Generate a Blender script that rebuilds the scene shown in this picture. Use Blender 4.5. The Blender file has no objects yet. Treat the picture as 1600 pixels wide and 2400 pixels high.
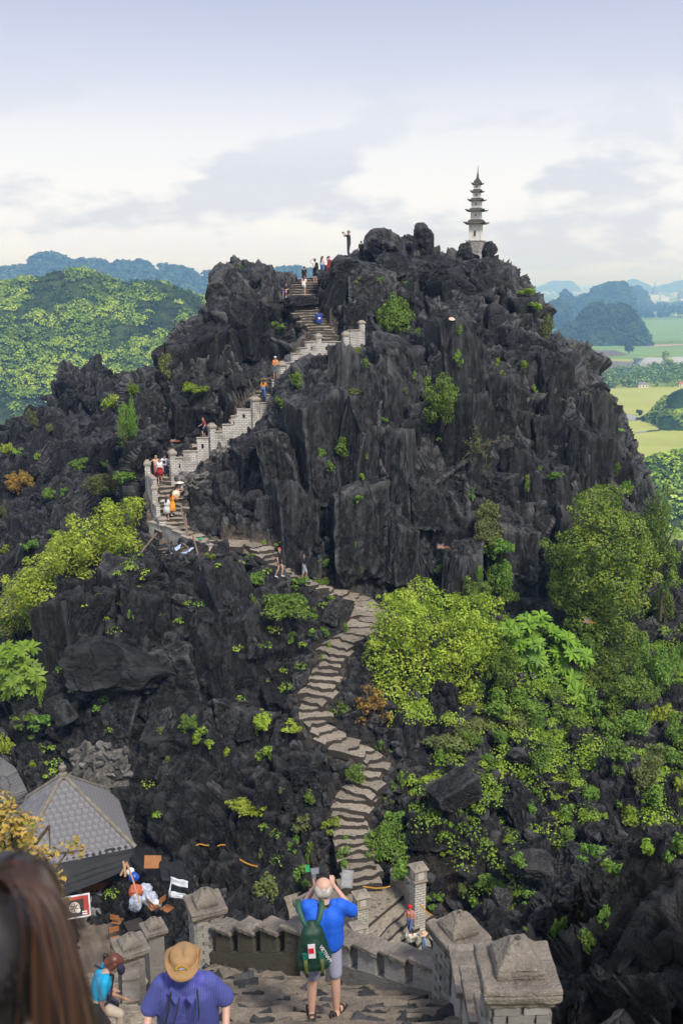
import bpy, bmesh, math, random
import numpy as np
from mathutils import Vector, Matrix, Quaternion
from mathutils.bvhtree import BVHTree

random.seed(7)
RNG = np.random.default_rng(11)
SC = bpy.context.scene
COL = SC.collection

# ------------------------------------------------------------------ camera
FPX = 2333.0                       # focal length in pixels of the 1600x2400 picture
TILT = math.atan(540.0 / FPX)
CT, ST = math.cos(TILT), math.sin(TILT)
cam_data = bpy.data.cameras.new('camera')
cam = bpy.data.objects.new('camera', cam_data)
COL.objects.link(cam)
cam_data.sensor_fit = 'VERTICAL'
cam_data.sensor_height = 36.0
cam_data.sensor_width = 24.0
cam_data.lens = 36.0 * FPX / 2400.0
cam.rotation_euler = (math.pi / 2 - TILT, 0, 0)
cam_data.clip_start = 0.1
cam_data.clip_end = 120000
cam_data.dof.use_dof = True
cam_data.dof.focus_distance = 45.0
cam_data.dof.aperture_fstop = 4.0
SC.camera = cam
SC.render.resolution_x, SC.render.resolution_y = 682, 1024

# ------------------------------------------------------------------ world, sun, exposure
SUN_ELEV, SUN_AZ = math.radians(50), math.radians(152)      # azimuth clockwise from +Y
w = bpy.data.worlds.new('World'); SC.world = w; w.use_nodes = True
nt = w.node_tree; nt.nodes.clear()
def N(tree, typ, **kw):
    n = tree.nodes.new(typ)
    for k, v in kw.items(): setattr(n, k, v)
    return n
def ramp(tree, stops, interp='LINEAR'):
    n = tree.nodes.new('ShaderNodeValToRGB'); r = n.color_ramp; r.interpolation = interp
    while len(r.elements) < len(stops): r.elements.new(0.5)
    for e, (p, c) in zip(r.elements, stops):
        e.position = p; e.color = (c, c, c, 1) if isinstance(c, (int, float)) else (*c[:3], 1)
    return n
def mth(tree, op, a, b=None, clamp=False):
    n = tree.nodes.new('ShaderNodeMath'); n.operation = op; n.use_clamp = clamp
    for i, x in enumerate((a, b)):
        if x is None: continue
        if isinstance(x, (int, float)): n.inputs[i].default_value = x
        else: tree.links.new(x, n.inputs[i])
    return n.outputs[0]
def mixc(tree, fac, a, b, blend='MIX'):
    n = tree.nodes.new('ShaderNodeMix'); n.data_type = 'RGBA'; n.blend_type = blend
    for sock, x in ((n.inputs[0], fac), (n.inputs[6], a), (n.inputs[7], b)):
        if isinstance(x, (int, float)): sock.default_value = x
        elif isinstance(x, tuple): sock.default_value = (*x[:3], 1)
        else: tree.links.new(x, sock)
    return n.outputs[2]
out = N(nt, 'ShaderNodeOutputWorld'); bg = N(nt, 'ShaderNodeBackground')
sky = N(nt, 'ShaderNodeTexSky', sky_type='NISHITA', sun_disc=False)
sky.sun_elevation = SUN_ELEV; sky.sun_rotation = SUN_AZ; sky.air_density = 1.0; sky.dust_density = 2.0; sky.ozone_density = 1.5
tc = N(nt, 'ShaderNodeTexCoord'); sep = N(nt, 'ShaderNodeSeparateXYZ')
nt.links.new(tc.outputs['Generated'], sep.inputs[0])
elev = sep.outputs['Z']
# the cloud deck: lavender grey overhead, thin and white low down, with drifting patches
mp = N(nt, 'ShaderNodeMapping'); mp.inputs['Scale'].default_value = (1.0, 1.0, 2.6); mp.inputs['Location'].default_value = (1.62, 0.4, 0.0)
nt.links.new(tc.outputs['Generated'], mp.inputs[0])
n1 = N(nt, 'ShaderNodeTexNoise'); n1.inputs['Scale'].default_value = 5.2; n1.inputs['Detail'].default_value = 7; n1.inputs['Roughness'].default_value = 0.55
nt.links.new(mp.outputs[0], n1.inputs['Vector'])
n2 = N(nt, 'ShaderNodeTexNoise'); n2.inputs['Scale'].default_value = 11.0; n2.inputs['Detail'].default_value = 8; n2.inputs['Roughness'].default_value = 0.6
nt.links.new(mp.outputs[0], n2.inputs['Vector'])
deck = ramp(nt, [(0.0, (0.88, 0.88, 0.95)), (0.035, (0.88, 0.87, 0.92)), (0.085, (0.93, 0.91, 0.91)), (0.13, (0.86, 0.86, 0.90)), (0.19, (0.66, 0.68, 0.82)), (0.25, (0.50, 0.54, 0.72)), (1.0, (0.44, 0.48, 0.66))])
nt.links.new(elev, deck.inputs[0])
patch = ramp(nt, [(0.49, 0.0), (0.545, 1.0)]); nt.links.new(n1.outputs[0], patch.inputs[0])
lowband = ramp(nt, [(0.0, 0.0), (0.012, 0.9), (0.10, 1.0), (0.15, 0.35), (0.24, 0.12), (1.0, 0.12)]); nt.links.new(elev, lowband.inputs[0])
puff = ramp(nt, [(0.49, 0.0), (0.57, 1.0)]); nt.links.new(n2.outputs[0], puff.inputs[0])
lowpuff = ramp(nt, [(0.0, 0.0), (0.015, 0.9), (0.055, 0.8), (0.085, 0.0), (1.0, 0.0)]); nt.links.new(elev, lowpuff.inputs[0])
c1 = mixc(nt, mth(nt, 'MULTIPLY', mth(nt, 'MULTIPLY', patch.outputs[0], lowband.outputs[0]), 0.62), deck.outputs[0], (0.55, 0.58, 0.72))
c2 = mixc(nt, mth(nt, 'MULTIPLY', mth(nt, 'MULTIPLY', puff.outputs[0], lowpuff.outputs[0]), 0.75), c1, (0.97, 0.94, 0.925))
skys = mixc(nt, 1.0, sky.outputs[0], (0.10, 0.10, 0.10), 'MULTIPLY')
allsky = mixc(nt, 0.88, skys, c2)
nt.links.new(allsky, bg.inputs['Color']); bg.inputs['Strength'].default_value = 0.43
nt.links.new(bg.outputs[0], out.inputs['Surface'])

sun_d = bpy.data.lights.new('sun', 'SUN'); sun_d.energy = 1.5; sun_d.angle = math.radians(10); sun_d.color = (1.0, 0.95, 0.86)
sun = bpy.data.objects.new('sun', sun_d); COL.objects.link(sun)
sd = Vector((math.sin(SUN_AZ) * math.cos(SUN_ELEV), math.cos(SUN_AZ) * math.cos(SUN_ELEV), math.sin(SUN_ELEV)))
sun.rotation_euler = (-sd).to_track_quat('-Z', 'Y').to_euler()
vs = SC.view_settings
vs.view_transform = 'Standard'; vs.look = 'None'; vs.gamma = 1.0; vs.use_curve_mapping = False; vs.exposure = 1.42
SC.cycles.use_denoising = True
SC.cycles.max_bounces = 6; SC.cycles.diffuse_bounces = 2; SC.cycles.glossy_bounces = 2; SC.cycles.transmission_bounces = 4
SC.cycles.transparent_max_bounces = 8; SC.cycles.volume_bounces = 4
SC.cycles.use_adaptive_sampling = True; SC.cycles.adaptive_threshold = 0.012

# ------------------------------------------------------------------ helpers
def PX(u, v, d):
    """the place seen at pixel (u, v) of the photograph, d metres deep"""
    a = (u - 800.0) / FPX; b = (1200.0 - v) / FPX
    return np.array([a * d, (CT + b * ST) * d, (-ST + b * CT) * d])
def PXZ(u, v, z):
    b = (1200.0 - v) / FPX
    return PX(u, v, z / (-ST + b * CT))
def PXY(u, v, y):
    b = (1200.0 - v) / FPX
    return PX(u, v, y / (CT + b * ST))
def to_px(p):
    d = p[1] * CT - p[2] * ST
    up = p[1] * ST + p[2] * CT
    return 800 + p[0] / d * FPX, 1200 - up / d * FPX, d

def link(o, parent=None):
    COL.objects.link(o)
    if parent is not None: o.parent = parent
    return o
def tag(o, label=None, cat=None, group=None, kind=None):
    if label: o['label'] = label
    if cat: o['category'] = cat
    if group: o['group'] = group
    if kind: o['kind'] = kind
    return o
def empty(name, loc=(0, 0, 0), rz=0.0):
    o = bpy.data.objects.new(name, None); o.empty_display_size = 0.2
    o.location = loc; o.rotation_euler = (0, 0, rz)
    COL.objects.link(o); return o
def mesh_np(name, V, F, mats=(), smooth=False, fmat=None):
    """V (n,3); F (m,k) ints, all faces with k corners"""
    V = np.asarray(V, np.float32); F = np.asarray(F, np.int32)
    me = bpy.data.meshes.new(name)
    k = F.shape[1]
    me.vertices.add(len(V)); me.vertices.foreach_set('co', V.ravel())
    me.loops.add(F.size); me.loops.foreach_set('vertex_index', F.ravel())
    me.polygons.add(len(F)); me.polygons.foreach_set('loop_start', np.arange(0, F.size, k, dtype=np.int32))
    if smooth: me.polygons.foreach_set('use_smooth', np.ones(len(F), bool))
    for m in mats: me.materials.append(m)
    if fmat is not None: me.polygons.foreach_set('material_index', np.asarray(fmat, np.int32))
    me.update(calc_edges=True); return me
def obj(name, me, parent=None, loc=None, rot=None):
    o = bpy.data.objects.new(name, me)
    if loc is not None: o.location = loc
    if rot is not None: o.rotation_euler = rot
    return link(o, parent)
def mesh_py(name, V, F, mat=None, smooth=False):
    me = bpy.data.meshes.new(name); me.from_pydata([tuple(map(float, v)) for v in V], [], [tuple(map(int, f)) for f in F])
    if mat is not None: me.materials.append(mat)
    if smooth:
        for p in me.polygons: p.use_smooth = True
    me.update(); return me
def grid_faces(nr, nc):
    i = np.arange(nr * nc).reshape(nr, nc)
    return np.stack([i[:-1, :-1], i[:-1, 1:], i[1:, 1:], i[1:, :-1]], -1).reshape(-1, 4)

# ------------------------------------------------------------------ noise
def _h(ix, iy, iz, s):
    h = (ix.astype(np.uint32) * np.uint32(374761393) + iy.astype(np.uint32) * np.uint32(668265263)
         + iz.astype(np.uint32) * np.uint32(2147483647 & 0x5bd1e995) + np.uint32((s * 974711) & 0xffffffff))
    h = (h ^ (h >> np.uint32(13))) * np.uint32(1274126177)
    h = (h ^ (h >> np.uint32(16))) * np.uint32(2246822519)
    return h ^ (h >> np.uint32(15))
def _f(h): return (h & np.uint32(0xffffff)).astype(np.float32) / np.float32(0xffffff)
def vnoise(P, seed=0):
    P = np.asarray(P, np.float32)
    I = np.floor(P).astype(np.int64); T = P - I; T = T * T * T * (T * (T * 6 - 15) + 10)
    x, y, z = I[:, 0], I[:, 1], I[:, 2]; tx, ty, tz = T[:, 0], T[:, 1], T[:, 2]
    r = 0
    for dx in (0, 1):
        for dy in (0, 1):
            for dz in (0, 1):
                wgt = (tx if dx else 1 - tx) * (ty if dy else 1 - ty) * (tz if dz else 1 - tz)
                r = r + wgt * _f(_h(x + dx, y + dy, z + dz, seed))
    return r * 2 - 1
def fbm(P, octv=4, seed=0, gain=0.5, ridged=False):
    a, r, P = 1.0, 0, np.asarray(P, np.float32)
    tot = 0
    for k in range(octv):
        n = vnoise(P, seed + 17 * k)
        if ridged: n = 1 - 2 * np.abs(n)
        r = r + a * n; tot += a; a *= gain; P = P * 2.03 + 5.1
    return r / tot
def worley(P, seed=0):
    """F1, F2, id of the nearest seed (uint32), vector from the seed"""
    P = np.asarray(P, np.float32); I = np.floor(P).astype(np.int64)
    n = len(P); f1 = np.full(n, 9e9, np.float32); f2 = np.full(n, 9e9, np.float32)
    ids = np.zeros(n, np.uint32); dv = np.zeros((n, 3), np.float32)
    for dx in (-1, 0, 1):
        for dy in (-1, 0, 1):
            for dz in (-1, 0, 1):
                cx, cy, cz = I[:, 0] + dx, I[:, 1] + dy, I[:, 2] + dz
                h = _h(cx, cy, cz, seed)
                q = np.stack([cx + _f(h), cy + _f(h * np.uint32(1664525) + np.uint32(1013904223)), cz + _f(h * np.uint32(22695477) + np.uint32(12345))], 1)
                d = P - q.astype(np.float32); dd = np.einsum('ij,ij->i', d, d)
                closer = dd < f1
                f2 = np.where(closer, f1, np.minimum(f2, dd)); f1 = np.where(closer, dd, f1)
                ids = np.where(closer, h, ids); dv[closer] = d[closer]
    return np.sqrt(f1), np.sqrt(f2), ids, dv
def rnd(ids, k): return _f(_h(ids.astype(np.int64), ids.astype(np.int64) >> 7, np.full(len(ids), k, np.int64), 99 + k))
def sstep(x, a, b):
    t = np.clip((x - a) / (b - a), 0, 1); return t * t * (3 - 2 * t)
# ------------------------------------------------------------------ materials
MATS = {}
def newmat(name):
    m = bpy.data.materials.new(name); m.use_nodes = True
    t = m.node_tree; b = t.nodes['Principled BSDF']
    MATS[name] = m
    return m, t, b
def coord(t, kind='Object', scale=(1, 1, 1)):
    c = N(t, 'ShaderNodeTexCoord'); mpn = N(t, 'ShaderNodeMapping'); mpn.inputs['Scale'].default_value = scale
    t.links.new(c.outputs[kind], mpn.inputs[0]); return mpn.outputs[0]
def noise(t, vec, scale, detail=4, rough=0.55):
    n = N(t, 'ShaderNodeTexNoise'); n.inputs['Scale'].default_value = scale; n.inputs['Detail'].default_value = detail; n.inputs['Roughness'].default_value = rough
    t.links.new(vec, n.inputs['Vector']); return n.outputs['Fac']
def bump(t, b, h, strength=0.5, dist=0.05):
    n = N(t, 'ShaderNodeBump'); n.inputs['Strength'].default_value = strength; n.inputs['Distance'].default_value = dist
    t.links.new(h, n.inputs['Height']); t.links.new(n.outputs[0], b.inputs['Normal']); return n
def rmp(t, fac, stops):
    r = ramp(t, stops); t.links.new(fac, r.inputs[0]); return r.outputs[0]

def plain(name, col, rough=0.7, var=0.25, scale=8.0, bstr=0.2, metallic=0.0, bdist=0.01):
    m, t, b = newmat(name)
    v = coord(t); n = noise(t, v, scale, 5, 0.6)
    lo = tuple(c * (1 - var) for c in col); hi = tuple(min(1, c * (1 + var)) for c in col)
    t.links.new(rmp(t, n, [(0.3, lo), (0.7, hi)]), b.inputs['Base Color'])
    b.inputs['Roughness'].default_value = rough; b.inputs['Metallic'].default_value = metallic
    if bstr: bump(t, b, noise(t, v, scale * 4, 4), bstr, bdist)
    return m

def rock_material(name, lo, hi, edge, pale=0.0, scale=1.0, soilcol=(0.20, 0.155, 0.11)):
    m, t, b = newmat(name)
    v = coord(t, 'Object'); vz = coord(t, 'Object', (1, 1, 0.28))
    big = noise(t, v, 0.35 * scale, 5, 0.6); fine = noise(t, v, 3.2 * scale, 6, 0.65); streak = noise(t, vz, 1.3 * scale, 5, 0.6)
    c = rmp(t, big, [(0.3, lo), (0.7, hi)])
    c = mixc(t, rmp(t, streak, [(0.50, 0.0), (0.74, 0.62)]), c, edge)
    c = mixc(t, rmp(t, fine, [(0.33, 0.85), (0.52, 0.0)]), c, tuple(x * 0.35 for x in lo))
    spk = noise(t, v, 6.5 * scale, 6, 0.72); c = mixc(t, rmp(t, spk, [(0.53, 0.0), (0.70, 0.55)]), c, edge)
    geo = N(t, 'ShaderNodeNewGeometry')
    c = mixc(t, rmp(t, geo.outputs['Pointiness'], [(0.508, 0.0), (0.575, 0.75)]), c, edge)
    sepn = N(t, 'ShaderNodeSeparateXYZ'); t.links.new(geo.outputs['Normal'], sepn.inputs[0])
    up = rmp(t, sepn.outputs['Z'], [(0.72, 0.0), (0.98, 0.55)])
    top_blotch = noise(t, v, 1.1 * scale, 5, 0.7)
    c = mixc(t, mth(t, 'MULTIPLY', up, rmp(t, top_blotch, [(0.48, 0.0), (0.66, 1.0)])), c, tuple(x * 1.3 for x in edge))  # paler grey blotches, only on faces that point up
    if pale > 0:
        pn = noise(t, vz, 0.42 * scale, 6, 0.62)
        c = mixc(t, rmp(t, pn, [(0.735 - 0.03 * pale, 0.0), (0.80 - 0.03 * pale, 0.85)]), c, (0.27, 0.23, 0.19))
    at = N(t, 'ShaderNodeAttribute'); at.attribute_name = 'soil'
    sn = noise(t, v, 2.5, 6, 0.7)
    sf = mth(t, 'MULTIPLY', at.outputs['Fac'], rmp(t, sn, [(0.38, 0.0), (0.56, 1.0)]))
    c = mixc(t, sf, c, soilcol)
    oi = N(t, 'ShaderNodeObjectInfo'); ov = mth(t, 'ADD', mth(t, 'MULTIPLY', mth(t, 'POWER', oi.outputs['Random'], 1.6), 1.10), 0.50)
    hv = N(t, 'ShaderNodeHueSaturation'); t.links.new(c, hv.inputs['Color']); t.links.new(ov, hv.inputs['Value']); c = hv.outputs[0]
    t.links.new(c, b.inputs['Base Color'])
    b.inputs['Roughness'].default_value = 0.72; b.inputs['Specular IOR Level'].default_value = 0.35
    wv = N(t, 'ShaderNodeTexVoronoi', feature='DISTANCE_TO_EDGE'); wv.inputs['Scale'].default_value = 0.95 * scale
    wadd = N(t, 'ShaderNodeVectorMath', operation='ADD'); t.links.new(coord(t, 'Object', (1, 1, 0.45)), wadd.inputs[0])
    wn = N(t, 'ShaderNodeTexNoise'); wn.inputs['Scale'].default_value = 1.7 * scale; wn.inputs['Detail'].default_value = 3; t.links.new(v, wn.inputs['Vector'])
    wsc = N(t, 'ShaderNodeVectorMath', operation='SCALE'); wsc.inputs['Scale'].default_value = 0.7; t.links.new(wn.outputs['Color'], wsc.inputs[0]); t.links.new(wsc.outputs[0], wadd.inputs[1])
    t.links.new(wadd.outputs[0], wv.inputs['Vector'])
    crackh = rmp(t, wv.outputs['Distance'], [(0.0, 0.0), (0.05, 1.0)])
    flute = noise(t, coord(t, 'Object', (1, 1, 0.16)), 4.5 * scale, 5, 0.65)
    h = mth(t, 'ADD', mth(t, 'MULTIPLY', fine, 0.8), mth(t, 'MULTIPLY', noise(t, v, 11 * scale, 5, 0.7), 0.4))
    h = mth(t, 'ADD', mth(t, 'ADD', h, mth(t, 'MULTIPLY', crackh, 0.45)), mth(t, 'MULTIPLY', flute, 0.6))
    bump(t, b, h, 1.0, 0.30 / scale)
    return m
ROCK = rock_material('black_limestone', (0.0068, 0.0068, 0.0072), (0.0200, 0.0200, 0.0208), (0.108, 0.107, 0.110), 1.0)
ROCK_FAR = rock_material('black_limestone_jagged', (0.0080, 0.0080, 0.0085), (0.0200, 0.0200, 0.0210), (0.090, 0.089, 0.092), 0.3)
ROCK_GREY = rock_material('grey_limestone', (0.045, 0.044, 0.046), (0.085, 0.083, 0.085), (0.16, 0.155, 0.15), 0.0)
RUBBLE_STONE = rock_material('rubble_masonry', (0.13, 0.12, 0.11), (0.26, 0.24, 0.22), (0.38, 0.35, 0.32), 0.0, 2.0)

def leaf_material(name, cols, rough=0.55, trans=0.35):
    m, t, b = newmat(name)
    geo = N(t, 'ShaderNodeNewGeometry')
    k = len(cols) - 1
    ta = N(t, 'ShaderNodeAttribute'); ta.attribute_name = 'tint'
    fac = mth(t, 'ADD', mth(t, 'MULTIPLY', geo.outputs['Random Per Island'], 0.5), mth(t, 'MULTIPLY', ta.outputs['Fac'], 0.5))
    c = rmp(t, fac, [(i / k, col) for i, col in enumerate(cols)])
    oi = N(t, 'ShaderNodeObjectInfo')
    hs = N(t, 'ShaderNodeHueSaturation'); t.links.new(c, hs.inputs['Color'])
    t.links.new(mth(t, 'ADD', mth(t, 'MULTIPLY', oi.outputs['Random'], 0.03), 0.485), hs.inputs['Hue'])
    t.links.new(mth(t, 'ADD', mth(t, 'MULTIPLY', oi.outputs['Random'], 0.35), 0.82), hs.inputs['Value'])
    c = hs.outputs[0]
    t.links.new(c, b.inputs['Base Color']); b.inputs['Roughness'].default_value = rough; b.inputs['Specular IOR Level'].default_value = 0.3
    tr = N(t, 'ShaderNodeBsdfTranslucent'); t.links.new(mixc(t, 1.0, c, (1.0, 1.0, 0.55), 'MULTIPLY'), tr.inputs['Color'])
    mx = N(t, 'ShaderNodeMixShader'); mx.inputs[0].default_value = trans
    t.links.new(b.outputs[0], mx.inputs[1]); t.links.new(tr.outputs[0], mx.inputs[2])
    t.links.new(mx.outputs[0], t.nodes['Material Output'].inputs['Surface'])
    return m
LEAF = {
    'lime': leaf_material('leaf_lime', [(0.13, 0.21, 0.025), (0.30, 0.40, 0.04), (0.45, 0.54, 0.065), (0.58, 0.64, 0.10)]),
    'green': leaf_material('leaf_green', [(0.06, 0.13, 0.022), (0.14, 0.25, 0.04), (0.23, 0.36, 0.06), (0.31, 0.44, 0.08)]),
    'fresh': leaf_material('leaf_fresh', [(0.12, 0.21, 0.025), (0.23, 0.36, 0.04), (0.34, 0.47, 0.055), (0.43, 0.54, 0.08)]),
    'dark': leaf_material('leaf_dark', [(0.06, 0.115, 0.025), (0.11, 0.18, 0.035), (0.18, 0.26, 0.05), (0.30, 0.37, 0.075)]),
    'dull': leaf_material('leaf_dull', [(0.09, 0.12, 0.04), (0.15, 0.19, 0.06), (0.22, 0.25, 0.08), (0.28, 0.28, 0.11)]),
    'orange': leaf_material('leaf_orange', [(0.12, 0.15, 0.03), (0.30, 0.19, 0.045), (0.44, 0.25, 0.06), (0.52, 0.32, 0.09)]),
    'hill': leaf_material('leaf_hill', [(0.03, 0.07, 0.02), (0.16, 0.25, 0.04), (0.36, 0.48, 0.06), (0.55, 0.64, 0.09)], trans=0.2),
    'hilldark': leaf_material('leaf_hill_dark', [(0.012, 0.028, 0.012), (0.022, 0.05, 0.018), (0.04, 0.085, 0.022), (0.07, 0.13, 0.03)], trans=0.15),
}
LEAF['tree'] = leaf_material('leaf_tree', [(0.06, 0.125, 0.024), (0.16, 0.28, 0.045), (0.29, 0.42, 0.065), (0.44, 0.54, 0.09)])
BARK = plain('bark', (0.10, 0.075, 0.055), 0.9, 0.4, 12, 0.6)

def brick_paint_material(name, base, grime, bs=(0.26, 0.085), mortar=0.35, soot=0.5):
    m, t, b = newmat(name)
    v = coord(t, 'Object'); n = noise(t, v, 2.2, 6, 0.65); n2 = noise(t, v, 9.0, 5, 0.7)
    c = rmp(t, n2, [(0.28, tuple(x * 0.55 for x in base)), (0.6, base)])
    c = mixc(t, rmp(t, n, [(0.5 - 0.16 * soot, 0.0), (0.72, 0.92)]), c, grime)
    gp = N(t, 'ShaderNodeNewGeometry'); c = mixc(t, rmp(t, gp.outputs['Pointiness'], [(0.515, 0.0), (0.57, 0.6)]), c, tuple(min(1, x * 1.45) for x in base))
    n4 = noise(t, v, 26, 5, 0.75); c = mixc(t, rmp(t, n4, [(0.58, 0.0), (0.70, 0.55)]), c, tuple(min(1, x * 1.7) for x in base)); c = mixc(t, rmp(t, noise(t, v, 5.5, 6, 0.75), [(0.30, 0.8), (0.43, 0.0)]), c, tuple(x * 0.4 for x in grime))
    t.links.new(c, b.inputs['Base Color']); b.inputs['Roughness'].default_value = 0.88; b.inputs['Specular IOR Level'].default_value = 0.2
    bump(t, b, mth(t, 'ADD', n2, noise(t, v, 40, 4)), 0.9, 0.03)
    return m
BRICKW = brick_paint_material('whitewashed_brick', (0.52, 0.49, 0.45), (0.17, 0.145, 0.12), soot=0.35)
BRICKD = brick_paint_material('dirty_whitewashed_brick', (0.40, 0.375, 0.345), (0.10, 0.088, 0.075), soot=0.75)
MORTAR = brick_paint_material('mortar', (0.22, 0.20, 0.18), (0.08, 0.07, 0.06), soot=0.6)
MOSSWALL = brick_paint_material('black_mossy_render', (0.10, 0.088, 0.066), (0.022, 0.021, 0.017), soot=0.9)
CAPSTONE = brick_paint_material('stained_cement', (0.33, 0.285, 0.235), (0.09, 0.077, 0.064), soot=0.7)
def tread_material():
    m, t, b = newmat('worn_step_stone')
    v = coord(t, 'Object'); n = noise(t, v, 1.6, 6, 0.65); n2 = noise(t, v, 7.0, 6, 0.7)
    c = rmp(t, n2, [(0.25, (0.16, 0.13, 0.10)), (0.5, (0.38, 0.32, 0.245)), (0.75, (0.50, 0.435, 0.35))])
    vo = N(t, 'ShaderNodeTexVoronoi'); vo.inputs['Scale'].default_value = 3.0; t.links.new(v, vo.inputs['Vector'])
    c = mixc(t, rmp(t, vo.outputs['Distance'], [(0.20, 0.75), (0.30, 0.0)]), c, (0.10, 0.092, 0.088))
    c = mixc(t, rmp(t, n, [(0.58, 0.0), (0.74, 0.6)]), c, (0.12, 0.10, 0.085))
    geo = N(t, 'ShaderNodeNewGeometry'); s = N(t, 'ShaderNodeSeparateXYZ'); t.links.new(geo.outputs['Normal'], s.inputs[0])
    c = mixc(t, rmp(t, s.outputs['Z'], [(0.3, 0.92), (0.75, 0.0)]), c, (0.050, 0.041, 0.034))  # steep faces coloured darker: the risers' shade is painted in
    oi = N(t, 'ShaderNodeObjectInfo'); hv = N(t, 'ShaderNodeHueSaturation'); t.links.new(c, hv.inputs['Color']); t.links.new(mth(t, 'ADD', mth(t, 'MULTIPLY', oi.outputs['Random'], 0.45), 0.82), hv.inputs['Value']); c = hv.outputs[0]
    t.links.new(c, b.inputs['Base Color']); b.inputs['Roughness'].default_value = 0.85
    bump(t, b, mth(t, 'ADD', n2, noise(t, v, 22, 5)), 1.0, 0.09)
    return m
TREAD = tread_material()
SOILM = plain('trodden_earth', (0.17, 0.135, 0.105), 0.95, 0.35, 1.5, 0.6, bdist=0.05)
# ------------------------------------------------------------------ the rock: control profiles in pixels and depth, then a fine displaced sheet
A_COLS = [
 [(310,1310,66),(308,1200,71),(306,1100,73),(306,1000,74),(308,950,74.5),(310,925,75),(314,905,75.5)],
 [(335,1300,60),(335,1180,63.5),(328,1090,66),(322,1000,67),(320,950,67.5),(320,915,68),(326,888,69)],
 [(400,1310,58),(400,1200,62),(405,1120,65),(400,1000,67.3),(395,930,68),(393,850,69),(405,790,70.5)],
 [(480,1310,57.5),(470,1230,60.5),(480,1060,65),(480,960,67.5),(478,880,68.5),(475,800,70),(480,748,72)],
 [(512,1320,57.2),(500,1250,59.8),(512,1040,65.2),(508,940,67.6),(505,860,68.8),(505,760,70.8),(508,725,72.2)],
 [(540,1330,57),(530,1260,59),(540,1030,65.3),(535,930,67.8),(530,840,69),(522,740,71),(522,652,72.5)],
 [(590,1340,57),(580,1280,58.5),(585,1090,63),(590,985,65.8),(580,880,69),(570,760,71),(558,636,73)],
 [(650,1380,56),(645,1320,57.2),(640,1080,62),(640,955,66),(640,880,69),(630,760,71),(628,655,73)],
 [(700,1400,56.5),(690,1350,57.5),(690,1100,62),(690,930,65),(690,840,68.5),(690,760,70),(692,670,74.5)],
 [(750,1420,57),(745,1385,58),(745,1100,61.5),(745,900,65),(745,838,67.5),(745,740,70.5),(745,650,75)],
 [(800,1440,57.5),(800,1395,58.5),(800,1100,61.5),(800,900,65),(805,838,67.5),(800,720,70.5),(790,640,73.5)],
 [(860,1450,58),(860,1400,59),(860,1100,61.5),(860,905,65),(860,830,68),(860,700,71),(862,600,74.5)],
 [(940,1450,58),(940,1410,59),(940,1100,61.5),(940,900,65),(940,820,67.5),(940,700,71),(940,585,75)],
 [(1020,1450,58),(1020,1420,59),(1020,1100,62),(1020,880,65.5),(1020,800,67.5),(1020,700,71),(1022,618,75)],
 [(1110,1470,58),(1110,1430,59),(1110,1100,62.5),(1110,870,66),(1110,780,68),(1110,690,71),(1110,612,75.5)],
 [(1180,1480,58),(1180,1430,59),(1180,1100,62.5),(1180,860,67),(1180,760,69.5),(1180,690,72),(1185,640,76)],
 [(1260,1500,58),(1260,1430,59.5),(1260,1120,63),(1260,870,68),(1262,800,70),(1262,760,72),(1258,712,75)],
 [(1285,1505,58.4),(1285,1430,59.7),(1285,1130,63.2),(1285,900,68),(1285,840,70),(1284,812,72),(1284,795,74.5)],
 [(1330,1510,59),(1330,1430,60),(1330,1150,63.5),(1330,930,68),(1330,880,70),(1330,850,72),(1330,828,74)],
 [(1390,1520,60),(1390,1450,61),(1390,1200,64),(1390,1010,68),(1390,960,69.5),(1390,915,71.5),(1390,885,73.5)],
 [(1440,1520,61),(1440,1450,62),(1440,1250,65),(1440,1100,68),(1440,1050,69.5),(1440,1005,71),(1440,975,73)],
 [(1490,1520,62),(1490,1460,63),(1490,1320,66),(1490,1220,68),(1490,1180,69.5),(1490,1140,71),(1488,1108,73)],
 [(1520,1540,64),(1520,1480,65),(1520,1400,67),(1520,1330,69),(1520,1280,71),(1520,1230,73),(1518,1195,75)],
 [(1560,1560,68),(1560,1500,70),(1560,1440,73),(1560,1400,76),(1560,1370,79),(1560,1340,82),(1560,1320,85)],
]
def vd(u, *p): return [(u, v, d) for v, d in p]
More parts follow.
